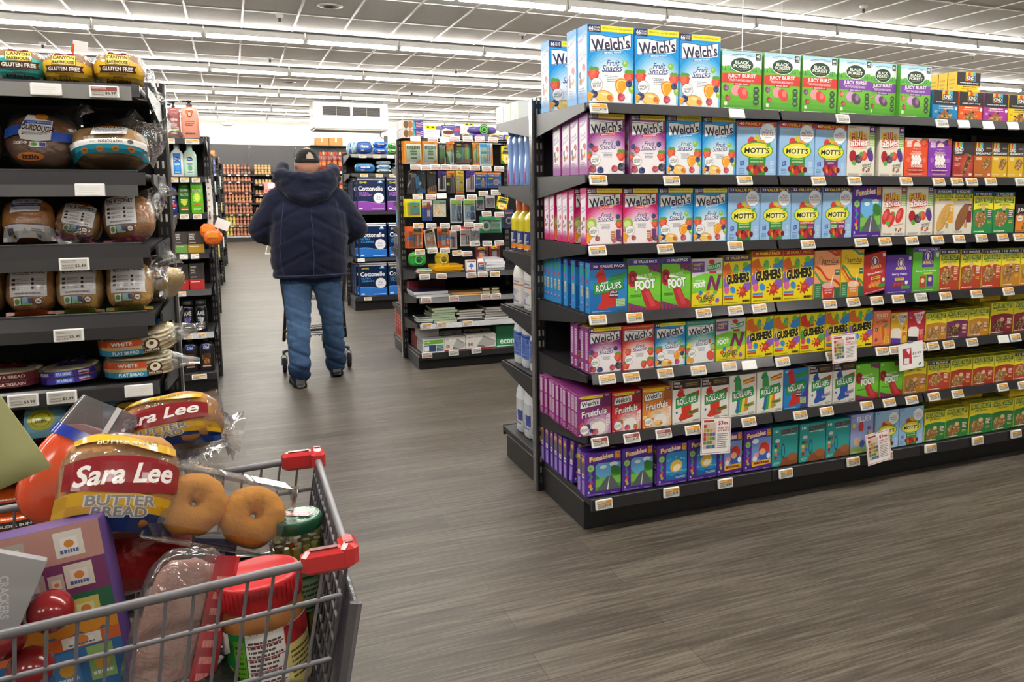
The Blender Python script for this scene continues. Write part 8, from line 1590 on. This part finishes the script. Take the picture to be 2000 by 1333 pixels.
# ------------------------------------------------------------------ shopping trolleys
def trolley(name, label, loc, rot, L_, W0, W1, zt, zb, wire, r, rr_, corner=None, spacing=.034, mat='grey_wire', rails=(.06, .16), handlecol='2a2a2c', seat=True, slope=0., front_board=None):
    """Wire basket on a tube frame with casters. Local x runs towards the front (x = 0 is the front rim), y across."""
    R_ = empty(name, loc, rot); tag(R_, label, 'shopping cart', 'shopping trolleys')
    T = lambda x, s, z: Vector((x, s * ((W0 + (W1 - W0) * (-x / L_)) / 2 - (zt - z) * .1), z + slope * x))
    xb = lambda z: -(zt - z) * .18
    b = MB()
    for s in (-1, 1):
        b.tube([T(0 - .0, s, zt), T(-L_, s, zt)], rr_, wire, mat, 10)
    b.tube([T(0, -1, zt), T(0, 1, zt)], rr_, wire, mat, 10); b.tube([T(-L_, -1, zt), T(-L_, 1, zt)], rr_, wire, mat, 10); b.build('basket_rim', R_)
    for s, nm in ((-1, 'side_wire_panel'), (1, 'side_wire_panel')):
        b = MB(); n = int(L_ / spacing)
        for i in range(n + 1): x = -L_ * i / n; b.tube([T(x, s, zt), T(x + xb(zb) * (1 - i / n), s, zb)], r, wire, mat, 6)
        for d in rails + ((zt - zb),): b.tube([T(xb(zt - d), s, zt - d), T(-L_, s, zt - d)], r * 1.5, wire, mat, 8)
        b.build(nm, R_)
    b = MB(); n = int(W0 / spacing)
    for i in range(n + 1): k = -1 + 2 * i / n; b.tube([T(0, k, zt), T(xb(zb), k, zb)], r, wire, mat, 6)
    for q in range(1, 9): z = zt - (zt - zb) * q / 8; b.tube([T(xb(z), -1, z), T(xb(z), 1, z)], r, wire, mat, 6)
    b.build('front_wire_panel', R_)
    b = MB(); n = int(W1 / spacing)
    for i in range(n + 1): k = -1 + 2 * i / n; b.tube([T(xb(zb), k, zb), T(-L_, k, zb)], r, wire, mat, 6)
    for i in range(12): x = xb(zb) + (-L_ - xb(zb)) * i / 11; b.tube([T(x, -1, zb), T(x, 1, zb)], r, wire, mat, 6)
    b.build('basket_floor', R_)
    b = MB(); n = int(W1 / .04)
    for i in range(n + 1): k = -1 + 2 * i / n; b.tube([T(-L_, k, zt), T(-L_ + .06, k, zb)], r, wire, mat, 6)
    for q in range(1, 6): z = zt - (zt - zb) * q / 5; b.tube([T(-L_ + .06 * q / 5, -1, z), T(-L_ + .06 * q / 5, 1, z)], r, wire, mat, 6)
    b.build('rear_wire_gate', R_)
    b = MB(); zl = .16
    for s in (-1, 1):
        b.tube([T(-L_ - .02, s, zt + .06), T(-L_, s, zt - .1), T(-L_ + .03, s, zb - .05), T(-L_ + .02, s, zl + .02), (-L_ + .02, s * W1 / 2 * .93, zl)], .0125, wire, mat, 10)
        b.tube([T(-L_ + .03, s, zb - .06), (-L_ + .1, s * W1 / 2 * .9, zl + .08), (-.06, s * W0 / 2 * .72, zl + .03), (.0, s * W0 / 2 * .7, zl)], .0125, wire, mat, 10)
        b.tube([(-L_ * .45, s * W0 / 2 * .8, zb - .02), (-L_ + .1, s * W1 / 2 * .88, zl + .1)], .009, wire, mat, 8)
        b.tube([T(-L_ * .5, s, zb - .005), T(-L_ + .03, s, zb - .02)], .01, wire, mat, 8)
    b.tube([(-L_ + .03, -W1 / 2 * .9, zl + .16), (-L_ + .03, W1 / 2 * .9, zl + .16)], .009, wire, mat, 8); b.build('frame', R_)
    b = MB()
    for i in range(9): y = -W0 * .3 + W0 * .6 * i / 8; b.tube([(-.05, y, zl + .06), (-L_ + .08, y, zl + .1)], .0035, wire, mat, 6)
    for i in range(6): x = -.08 - (L_ - .2) * i / 5; b.tube([(x, -W0 * .34, zl + .063 + .04 * i / 5), (x, W0 * .34, zl + .063 + .04 * i / 5)], .0035, wire, mat, 6)
    b.build('bottom_rack', R_)
    b = MB(); b.tube([T(-L_ - .03, -1.02, zt + .07), T(-L_ - .03, 1.02, zt + .07)], .0145, handlecol, 'plastic', 14); b.build('handle', R_)
    if seat:
        b = MB()
        for i in range(7): y = -W1 * .4 + W1 * .8 * i / 6; b.tube([(-L_ + .02, y, zt - .02), (-L_ + .17, y, zt - .16)], r, wire, mat, 6)
        b.tube([(-L_ + .02, -W1 * .42, zt - .02), (-L_ + .17, -W1 * .42, zt - .16), (-L_ + .17, W1 * .42, zt - .16), (-L_ + .02, W1 * .42, zt - .02)], r * 1.8, wire, mat, 8); b.build('child_seat', R_)
    for x, wv in ((-L_ + .02, W1 / 2 * .93), (0., W0 / 2 * .7)):
        for s in (-1, 1):
            b = MB(); y = s * wv; b.tube([(x, y, zl + .01), (x, y, zl - .02)], .012, '8a8a8c', 'chrome', 10)
            for q in (-1, 1): b.tube([(x, y + q * .0, zl - .02), (x - .01, y + q * .02, zl - .035), (x - .02, y + q * .02, .062)], .0045, '9a9a9c', 'chrome', 6)
            o = b.build('caster', R_); b = MB(); M = Matrix.Translation((x - .02, y - .014, .06)) @ Matrix.Rotation(-PI / 2, 4, 'X'); b.lathe([(.02, 0), (.054, .0), (.0595, .006), (.0595, .022), (.054, .028), (.02, .028)], '2a292a', 'matte', 22, M); b.lathe([(.001, -.002), (.018, -.002), (.018, .03), (.001, .03)], '8a8a8c', 'chrome', 12, M); b.build('wheel', o)
    if corner:
        for s in (-1, 1):
            b = MB(); c = T(0, s, zt)
            b.box((-.062, -.011 if s < 0 else -.012, -.019), (.008, .012, .014), corner, 'gloss', Matrix.Translation(c), bev=.006)
            b.box((-.012, -.012 if s < 0 else -.036, -.016), (.013, .036 if s < 0 else .012, .018), corner, 'gloss', Matrix.Translation(c), bev=.006)
            b.box((-.05, -.005, .0135), (-.014, .004, .016), mixc(corner, '000000', .45), 'gloss', Matrix.Translation(c)); b.box((-.004, -.003, .0175), (.006, .004, .0195), mixc(corner, '000000', .45), 'gloss', Matrix.Translation(c)); b.build('corner_bumper', R_)
    if front_board:
        b = MB(); M = Matrix.Translation(T(xb(zt) + .006, 0, zt)) @ Matrix.Rotation(.18, 4, 'Y')
        b.box((.0, -W0 * .4, -.22), (.004, W0 * .44, -.03), '55535a', 'plastic', M, bev=.0015); b.build('front_board', R_)
        b = MB(); b.box((.012, -W0 * .48, -.3), (.02, W0 * .3, -.075), 'c8c4d0', 'smoke', M, bev=.002); b.box((.008, -W0 * .49, -.3), (.024, -W0 * .47, -.075), 'c8c4d0', 'smoke', M); b.box((.008, W0 * .29, -.3), (.024, W0 * .31, -.075), 'c8c4d0', 'smoke', M); b.build('sign_holder', R_)
    return R_
mc = trolley('shopping_cart', 'dark grey wire trolley pushed ahead by the person in navy', (.61 - .05, 7.86, 0), (0, 0, PI / 2), .98, .42, .52, .96, .56, '454447', .0028, .007, spacing=.045, rails=(.05, .2))
# groceries in the far trolley
for x, y, z, w_, d, h, c, lab in ((.69, 7.2, .565, .1, .08, .26, 'd8d83a', 'yellow carton in the trolley beyond the shopper'), (.69, 7.34, .565, .08, .08, .22, '4a86b8', 'blue carton in the trolley beyond the shopper')): pbox('grocery_box', lab, x - w_ / 2, y, z, w_, d, h, c, lambda a, c=c: (a.rect(0, 0, 1, 1, c), a.rect(.1, .4, .9, .7, mixc(c, 'ffffff', .6)), a.lines(.15, .45, .85, .65, 2, '4a4a3a')), group='groceries in the far trolley')
for x, y, c, l in ((.73, 7.1, '6a2f1c', 'yellow'), (.66, 7.12, '4a2418', 'blue')): bottle('brown sauce jar with %s label in the trolley beyond the shopper' % l, (x, y, .565), .075, .075, .17, c, 'round', '3a2a20', (lab_art('e0b02c' if l == 'yellow' else '3a6ab0', '', '6a2a1c'), (.0, .2, 1, .7)), shape='shoulder', group='groceries in the far trolley', neck=.5)
# ------------------------------------------------------------------ the near trolley, its load and the shopping list
nc = trolley('shopping_cart', 'grey wire trolley with red corner bumpers heaped with groceries in the foreground', (.123, 1.385, 0), (0, 0, 0), .86, .47, .51, .904, .65, '77757a', .0024, .0062, corner='d03a3c', spacing=.031, rails=(.058, .152), slope=.055, handlecol='b8322f', front_board=True)
GC = 'groceries in the near trolley'
r = empty('peanut_butter_jar', (.02, 1.255, .66), (0, -.06, 0)); r.scale = (1.1, 1.1, 1.04); tag(r, 'peanut butter jar with a red lid and green label in the near trolley', 'jar', GC)
b = MB(); b.lathe([(.044, 0), (.05, .006), (.051, .05), (.049, .055), (.049, .115), (.051, .12), (.0515, .142), (.046, .155), (.044, .16)], 'a86f3a', 'gloss', 36); b.build('jar_body', r)
b = MB(); b.lathe([(.0495, .152), (.052, .155), (.052, .186), (.0505, .1885), (.047, .1895), (.046, .1878), (.001, .1878)], 'c8262c', 'plastic', 40)
for j in range(48): a_ = 2 * PI * j / 48; b.box((-.0006, -.0525, .157), (.0006, -.0518, .184), 'b82027', 'plastic', Matrix.Rotation(a_, 4, 'Z'))
b.build('lid', r)
def pb_art():
    a = Art(.28, .1); a.rect(0, 0, 1, 1, 'ece6e0'); a.rect(0, 0, .3, 1, '1f7a3c'); a.rect(.18, .1, .29, .9, '6aaa2c'); a.ell(.1, .35, .07, .14, 'e0c02c', 16); a.lines(.2, .15, .28, .85, 9, '2a5a1c')
    a.rect(.3, .06, .62, .94, 'f2eeec'); a.lines(.32, .1, .6, .9, 12, '5a4a4c', .5); [a.rect(.31, .22 + .2 * i, .61, .235 + .2 * i, 'b83a3c') for i in range(4)]; a.rect(.62, 0, 1, 1, 'e6d88a'); a.rect(.62, .7, 1, 1, 'b02c30'); a.lines(.66, .15, .95, .62, 6, '6a5a2c'); a.poly([(.0, .6), (.14, .72), (.14, 1), (0, 1)], 'f0ece8'); return a
b = MB(); pb_art().put(b, lambda u, v, q: Vector(((.0508 + q) * math.sin(-1.35 + 2.9 * u), -(.0508 + q) * math.cos(-1.35 + 2.9 * u), .03 + .095 * v)), 'paper', .00012, (24, 1)); b.build('label', r)
r = empty('pickle_jar', (.076, 1.405, .662), (0, -.03, 0)); tag(r, 'glass jar of pale spears with a green lid in the near trolley', 'jar', GC)
b = MB(); b.lathe([(.036, 0), (.042, .006), (.043, .03), (.043, .17), (.041, .185), (.036, .195), (.036, .205)], 'ffffff', 'glassjar', 36); b.build('glass_body', r)
b = MB()
for j in range(15):
    rad = .031 if j < 11 else .014; a_ = 2 * PI * j / (11 if j < 11 else 4); sp_ = MB(); sp_.tube([(rad * math.cos(a_), rad * math.sin(a_), .006), (rad * math.cos(a_ + .05), rad * math.sin(a_ + .05), .1), (rad * .97 * math.cos(a_), rad * .97 * math.sin(a_), .17)], [.0075, .0088, .006], ('b8b052', 'c8c062', 'a8a04a')[j % 3], 'gloss', 8); sp_.build('spear', r)
b = MB(); b.lathe([(.039, .194), (.041, .196), (.041, .212), (.0395, .2145), (.036, .2155), (.034, .214), (.001, .214)], '1f5a3a', 'gloss', 36); a = Art(.08, .08); a.circ(.5, .5, .46, '2a6a48', 30); a.circ(.5, .5, .4, '1f5a3a', 30)
for i in range(20): a.circ(.5 + .43 * math.cos(i * .314), .5 + .43 * math.sin(i * .314), .018, '8ab89a', 6)
a.poly([(.14, .4), (.86, .36), (.88, .58), (.12, .62)], 'f0e8e4'); a.poly([(.17, .42), (.83, .385), (.85, .56), (.15, .595)], 'c83a3a'); a.text('Clausen', .5, .49, .58, 'fff6f0', .12, .03); a.lines(.3, .2, .7, .3, 2, '8ab89a')
a.put(b, lambda u, v, q: Vector(((u - .5) * .074, (v - .5) * .074, .2145 + q)), 'gloss', .00012); b.build('lid', r, rot=(0, 0, -.5))
b = MB(); a = Art(.24, .07); a.rect(0, 0, 1, 1, '6f8a6a'); a.rect(0, .86, 1, .93, '1f4a34'); a.rect(0, .06, 1, .12, '1f4a34'); a.rect(.04, .2, .3, .8, 'e0e4d8'); a.lines(.06, .24, .28, .76, 5, '4a5a4a'); a.rect(.36, .2, .96, .8, '8fa886'); a.lines(.4, .25, .9, .75, 4, '3a5a3c'); a.put(b, lambda u, v, q: Vector(((.0434 + q) * math.sin(-1.4 + 2.9 * u), -(.0434 + q) * math.cos(-1.4 + 2.9 * u), .065 + .065 * v)), 'paper', .00012, (24, 1)); b.build('label', r)
# doughnuts in a clear clamshell
r = empty('doughnut_box', (-.035, 1.4, .902), (-.62, .36, .0)); tag(r, 'clear clamshell holding plain golden doughnuts on top of the near trolley', 'doughnut pack', GC)
for i, (x, z) in enumerate(((-.046, .002), (.045, .0))):
    b = MB(); R = []
    for i_ in range(40):
        t = 2 * PI * i_ / 40; R.append([Vector(((.0265 + .0225 * math.cos(p)) * math.cos(t), .023 * math.sin(p), (.0265 + .0225 * math.cos(p)) * math.sin(t))) * (1 + .09 * noise.noise(Vector((math.cos(t) * 2.2, math.sin(t) * 2.2 + i * 5, p)))) + Vector((x, 0, z)) for p in [2 * PI * j / 18 for j in range(18)]])
    R.append(R[0]); b.loft(R, 'cf8a28', 'crust', False); b.build('doughnut', r)
b = MB(); b.box((-.1, -.034, -.056), (.1, .034, .056), 'ffffff', 'clear', bev=.012); b.build('clear_lid', r)
b = MB(); b.tube([(-.102, .0, -.058), (.102, 0, -.058), (.102, 0, .058), (-.102, 0, .058), (-.102, 0, -.058)], .0035, 'ffffff', 'clear', 6); b.build('seam_flange', r)
# two bags of sliced bread
def art_bread():
    a = Art(.17, .13); a.rect(0, 0, 1, .13, '1f3a7a'); a.band(0, 1, lambda u: .13, lambda u: .3 + .03 * math.sin(u * 5), 'd8a822', 10); a.text('BUTTER', .5, .235, .56, '8a8a8a', .09, .04, 0, 0, 'e8e4dc', .05); a.text('BREAD', .5, .14, .44, '8a8a8a', .08, .04, 0, 0, 'e8e4dc', .05)
    a.band(.03, .97, lambda u: .3 + .05 * (2 * u - 1) ** 2, lambda u: .66 - .07 * (2 * u - 1) ** 2, '8a1f26', 14); a.text('Sara Lee', .5, .485, .8, 'f6f0ec', .2, .03, .25, .06)
    a.band(.08, .92, lambda u: .76 + .05 * math.sin(u * 5.5), lambda u: .85 + .05 * math.sin(u * 5.5), 'e0b024', 14); a.text('BUTTER BREAD', .5, .8, .5, '8a7a4a', .05, .03); return a
bag('bread_bag', 'bag of sliced butter bread with a red label facing out, left of the near trolley', 'bread', (-.178, 1.42, .957), (.078, .075, .073), 'b5824e', art_bread(), (-.93, -.95, .93, .95), (-.55, .22, .15), (.1, .08, .06), (3.2, .05), group=GC, filmk='filmsoft', mat='crumb')
bag('bread_bag', 'second bag of sliced butter bread lying on its side, topmost in the near trolley', 'bread', (-.112, 1.6, 1.0), (.078, .055, .046), 'b5824e', art_bread(), (-.93, -.95, .93, .95), (-.55, -.2, -.25), (.04, .05, -.01), (3.2, .05), group=GC, filmk='filmsoft', mat='crumb')
# boxes, packs and the rest of the load
def cracker(a):
    a.rect(0, 0, 1, 1, '2f6aa8'); a.band(0, 1, lambda u: .8, lambda u: 1, 'c09088', 4); a.band(0, 1, lambda u: .62, lambda u: .8, '7a3a6a', 4); a.band(0, 1, lambda u: .5, lambda u: .62, '2a6a4c', 4); a.band(0, 1, lambda u: .4 + .02 * math.sin(u * 30), lambda u: .5, 'd8922c', 16); a.band(0, 1, lambda u: .33, lambda u: .4, 'd86a34', 4)
    for u, v, w_, h_, c in ((.32, .9, .2, .12, 'b8b0a8'), (.75, .9, .22, .14, 'e8e4dc'), (.12, .88, .14, .1, 'c8a49c'), (.4, .7, .24, .12, 'b8b4ac'), (.78, .72, .22, .13, 'e4e0d4'), (.6, .69, .12, .11, 'c8c0b4'), (.42, .55, .24, .11, 'b0aca4'), (.78, .53, .22, .12, 'd8d06a'), (.7, .365, .3, .06, 'ece8e0')):
        a.rect(u - w_ / 2, v - h_ / 2, u + w_ / 2, v + h_ / 2, c); a.rect(u - w_ * .3, v - h_ * .2, u + w_ * .3, v + h_ * .25, mixc(c, 'ffffff', .5)); a.ell(u, v, w_ * .18, w_ * .1, 'd88a3c', 10); a.lines(u - w_ * .35, v - h_ * .4, u + w_ * .35, v - h_ * .22, 1, '4a6ab0', .8)
    for u, v in ((.55, .22), (.82, .22)): a.rect(u - .1, v - .09, u + .1, v + .1, '3f7fb8' if u < .7 else '8ab06a'); a.ell(u, v, .06, .04, 'd8a03c', 10); a.lines(u - .08, v - .07, u + .08, v - .03, 1, 'e8ecf4')
    a.rect(.08, .02, .42, .15, 'e8e6e2'); a.bars(.12, .035, .38, .13); a.rect(0, 0, 1, .02, 'd8d4cc')
pbox('cracker_carton', 'large snack variety carton with rows of pictured packs, left of the near trolley', -.312, 1.27, .69, .155, .06, .25, '5a3f7a', cracker, group=GC, rot=(-.12, -.13, -.06))
def silver(a): a.rect(0, 0, 1, 1, 'a9a8ac'); a.text('CRACKERS', .62, .5, .7, 'd8d6da', .1, .02, 0, -1.2); a.text('ORIGINAL', .46, .52, .5, 'c4c2c8', .06, .01, 0, -1.2); a.circ(.42, .16, .17, 'c8c6ca', 20); a.circ(.42, .16, .13, 'b4b2b8', 18); a.ell(.44, .16, .05, .03, 'c8806a', 10)
pbox('silver_carton', 'plain silver-grey carton with embossed lettering in front of the snack carton', -.345, 1.2, .872, .075, .03, .1, '9a999e', silver, group=GC, rot=(-.2, .42, .05))
r = empty('apple_bag', (-.268, 1.225, .84)); tag(r, 'red fruit under the silver-grey carton', 'fruit', GC)
for i, (x, y, z) in enumerate(((-.03, 0, 0), (.035, .01, .02), (.005, -.005, -.045))): b = MB(); b.blob((x * .8, y, z), (.027, .03, .027), '8a1a20', 'gloss', 18, 12, nz=.05); b.build('red_fruit', r)
r = empty('pouch', (-.246, 1.53, .97), (-.3, .55, 0)); tag(r, 'orange-red pouch with a blue band and clear top behind the butter bread', 'pouch', GC)
b = MB(); b.blob((0, 0, -.02), (.06, .035, .08), 'e0552f', 'gloss', 22, 14, 2.6, nz=.06); b.build('pouch_body', r); b = MB(); b.loft([ring(z, 0, 0, rx, ry, 2.4, 22) for z, rx, ry in ((.03, .058, .032), (.047, .055, .028))], '2a3a9c', 'gloss'); b.build('blue_band', r); b = MB(); b.loft([ring(z, 0, 0, rx, ry, 2.4, 22) for z, rx, ry in ((.047, .055, .028), (.075, .05, .02), (.1, .045, .006))], 'c0c8e0', 'smoke'); b.box((.008, -.03, .05), (.016, -.012, .1), 'e8ecf4', 'gloss'); b.build('clear_top', r)
r = empty('meat_pack', (-.1, 1.245, .79), (-.3, .3, .1)); tag(r, 'film-wrapped pink meat pack with a red edge, middle of the near trolley', 'meat pack', GC)
b = MB(); b.blob((0, 0, 0), (.048, .024, .1), 'a87a72', 'plastic', 20, 14, 3., nz=.08, ns=3); b.build('sliced_meat', r); b = MB(); b.blob((0, 0, 0), (.058, .03, .116), 'ffffff', 'filmsoft', 24, 16, 3.2, nz=.06, ns=4); b.build('plastic_wrap', r)
b = MB(); a = Art(.03, .2); a.rect(0, 0, 1, 1, 'a8303a'); a.lines(.2, .1, .8, .9, 8, 'd88a84'); a.put(b, lambda u, v, q: Vector((.024 + .034 * u, -.031 * max(0, 1 - (.4 + .55 * u) ** 3.2) ** .3 - q - .002, -.1 + .21 * v)), 'gloss', .00015, (6, 2)); b.build('red_label', r)
def navy(a): a.rect(0, 0, 1, 1, '23284f'); a.ell(.45, .82, .22, .07, 'a83a4a', 16); a.text('dove', .45, .82, .26, 'f0dcd8', .035, .02); a.lines(.66, .72, .76, .94, 2, 'a8acc8'); a.lines(.6, .1, .85, .35, 4, '8a90b8')
pbox('navy_carton', 'slim navy carton with a red oval emblem behind the pink meat pack', -.12, 1.335, .672, .062, .045, .21, '1f2446', navy, group=GC, rot=(-.2, .22, .05))
b = MB(); b.blob((0, 0, 0), (.07, .05, .055), '9a1f1e', 'foil', 22, 14, 2.6, nz=.1, ns=2.5); tag(b.build('red_bag', loc=(-.16, 1.46, .835), rot=(0, -.4, .2)), 'plain deep red bag wedged under the butter bread', 'bag', GC)
r = empty('deli_tray', (-.015, 1.52, .775), (-.25, .1, 0)); tag(r, 'black deli tray with a clear lid behind the peanut butter jar', 'tray', GC)
b = MB(); b.lathe([(.06, -.03), (.078, 0), (.084, .003), (.084, .008)], '1d1c1e', 'gloss', 32, sx=1.15, sy=.9); b.build('tray_base', r); b = MB(); b.lathe([(.084, .008), (.076, .012), (.07, .034), (.05, .042), (.001, .043)], 'ffffff', 'clear', 32, sx=1.15, sy=.9); b.build('clear_lid', r)
for x, y, z, w_, d, h, c, lab in ((-.3, 1.19, .655, .2, .05, .03, 'c8c2b4', 'flat cream carton lying on the trolley floor at left'), (-.16, 1.45, .655, .18, .12, .1, '4a3428', 'brown carton at the bottom of the near trolley')):
    pbox('grocery_box', lab, x, y, z, w_, d, h, c, lambda a, c=c: (a.rect(0, 0, 1, 1, c), a.rect(.55, .3, .85, .8, 'a83a4a' if c[0] == 'c' else '8a6a4a')), group=GC)
b = MB(); b.blob((0, 0, 0), (.085, .06, .045), '2c2a2a', 'gloss', 20, 12, 2.8, nz=.06); tag(b.build('dark_pouch', loc=(-.1, 1.24, .7)), 'dark grey pouch at the bottom of the trolley under the meat pack', 'pouch', GC)
# shopping list clipped to the trolley handle
r = empty('shopping_list', (-.3, .93, 1.175)); tag(r, 'pale green handwritten shopping list sheet at the left edge of the frame', 'paper')
def note(u, v, q=0.):
    A, B = Vector((-.1, 0, -.1)).lerp(Vector((.137, -.03, -.03)), u), Vector((-.16, .03, .075)).lerp(Vector((.05, 0, .135)), u)
    return A.lerp(B, v) + Vector((0, .012 * math.sin(u * 4 + v) - q, .006 * math.sin(u * 7)))
b = MB(); G = []
for j in range(9):
    v = j / 8; G.append([note(i / 10, v) for i in range(11)])
b.loft(G, 'b9b984', 'paper', False, close=False); o = b.build('sheet', r); md = o.modifiers.new('thick', 'SOLIDIFY'); md.thickness = .0006
b = MB(); rr2 = random.Random(8)
for i in range(7):
    for k in range(5):
        u, v = .25 + k * .12, .2 + i * .1
        p = note(u, v, .0015); b.tube([p, p + Vector((.006 + rr2.random() * .008, 0, rr2.random() * .004))], .0004, '5a5a4a', 'paper', 4)
b.build('handwriting', r)
b = MB(); b.tube([(-.42, .33, -.2), (-.42, .1, -.05), (-.13, .02, .0)], .006, '8a8a8c', 'chrome', 8); b.box((-.14, -.012, -.02), (-.11, .022, .03), '3a3a3c', 'plastic', bev=.003); b.build('clip_arm', r)
# orange slider bun packs low on the bread unit, seen through the trolley wires
for i in range(5):
    r = empty('slider_bun_pack', (-.715, 3.13, .155 + .033 + .063 * i)); tag(r, 'orange slider bun pack low on the bread unit, %s from the bottom' % ORD[i], 'bread', 'slider bun packs')
    b = MB(); b.blob((0, 0, 0), (.12, .09, .031), 'd8561c', 'foil', 24, 10, 3.4, nz=.05); b.build('wrapper', r); b = MB(); a = Art(.2, .05); a.rect(.5, .1, .98, .6, '2a2c34'); a.text('SLIDER BUNS', .74, .35, .4, 'e8e4dc', .16, .03); a.poly([(0, .1), (.3, .1), (.26, .7), (0, .8)], 'ece8e4'); a.text('sliders', .15, .35, .2, '8a2a2c', .2, .02); a.lines(.5, .7, .9, .85, 1, 'f4d8b8'); f_ = hump(.122, .093, .033, 3.4); a.put(b, lambda u, v, q: f_((2 * u - 1) * .93, (2 * v - 1) * .85, q), 'gloss', .0003); b.build('printed_label', r)
# ------------------------------------------------------------------ camera, world, colour management
f, ppx, ppy = 1628.9, 1193.65, 573.15
cam = bpy.data.cameras.new('camera'); co = bpy.data.objects.new('camera', cam); COL.objects.link(co)
cam.sensor_fit = 'HORIZONTAL'; cam.sensor_width = 36.; cam.lens = f / 2000 * 36; cam.clip_start = .02
cam.shift_x = -(ppx - 1000) / 2000; cam.shift_y = (ppy - 666.5) / 2000
yaw, pit, rol = .42546, .12109, .00135
R0 = Vector((math.cos(yaw), -math.sin(yaw), 0)); F0 = Vector((math.sin(yaw) * math.cos(pit), math.cos(yaw) * math.cos(pit), -math.sin(pit))); D0 = F0.cross(R0)
Rr = R0 * math.cos(rol) + D0 * math.sin(rol); Dr = D0 * math.cos(rol) - R0 * math.sin(rol)
co.matrix_world = Matrix(((Rr.x, -Dr.x, -F0.x, 0), (Rr.y, -Dr.y, -F0.y, 0), (Rr.z, -Dr.z, -F0.z, 1.4), (0, 0, 0, 1)))
SC.camera = co
w = bpy.data.worlds.new('world'); SC.world = w; w.use_nodes = True
w.node_tree.nodes['Background'].inputs[0].default_value = (1, .97, .93, 1); w.node_tree.nodes['Background'].inputs[1].default_value = .02
vs = SC.view_settings; vs.view_transform = 'Standard'; vs.look = 'None'; vs.gamma = 1.; vs.use_curve_mapping = False; vs.exposure = 0.
SC.cycles.use_denoising = True
SC.cycles.max_bounces = 6; SC.cycles.diffuse_bounces = 3; SC.cycles.glossy_bounces = 3; SC.cycles.transparent_max_bounces = 24; SC.cycles.transmission_bounces = 4
SC.cycles.caustics_reflective = False; SC.cycles.caustics_refractive = False
# labels that still coincide are told apart by their order across the picture
NUM = ['', 'one', 'two', 'three', 'four', 'five', 'six', 'seven', 'eight', 'nine', 'ten', 'eleven', 'twelve']
by = {}
for o, share in LABELLED:
    if not share: by.setdefault(o['label'], []).append(o)
for lab, os_ in by.items():
    if len(os_) > 1:
        os_.sort(key=lambda o: (o.location.x * math.cos(yaw) - o.location.y * math.sin(yaw)) / max(.1, o.location.x * math.sin(yaw) + o.location.y * math.cos(yaw)))
        for i, o in enumerate(os_): o['label'] = lab + ', %s from left' % ORD[min(i, len(ORD) - 1)]
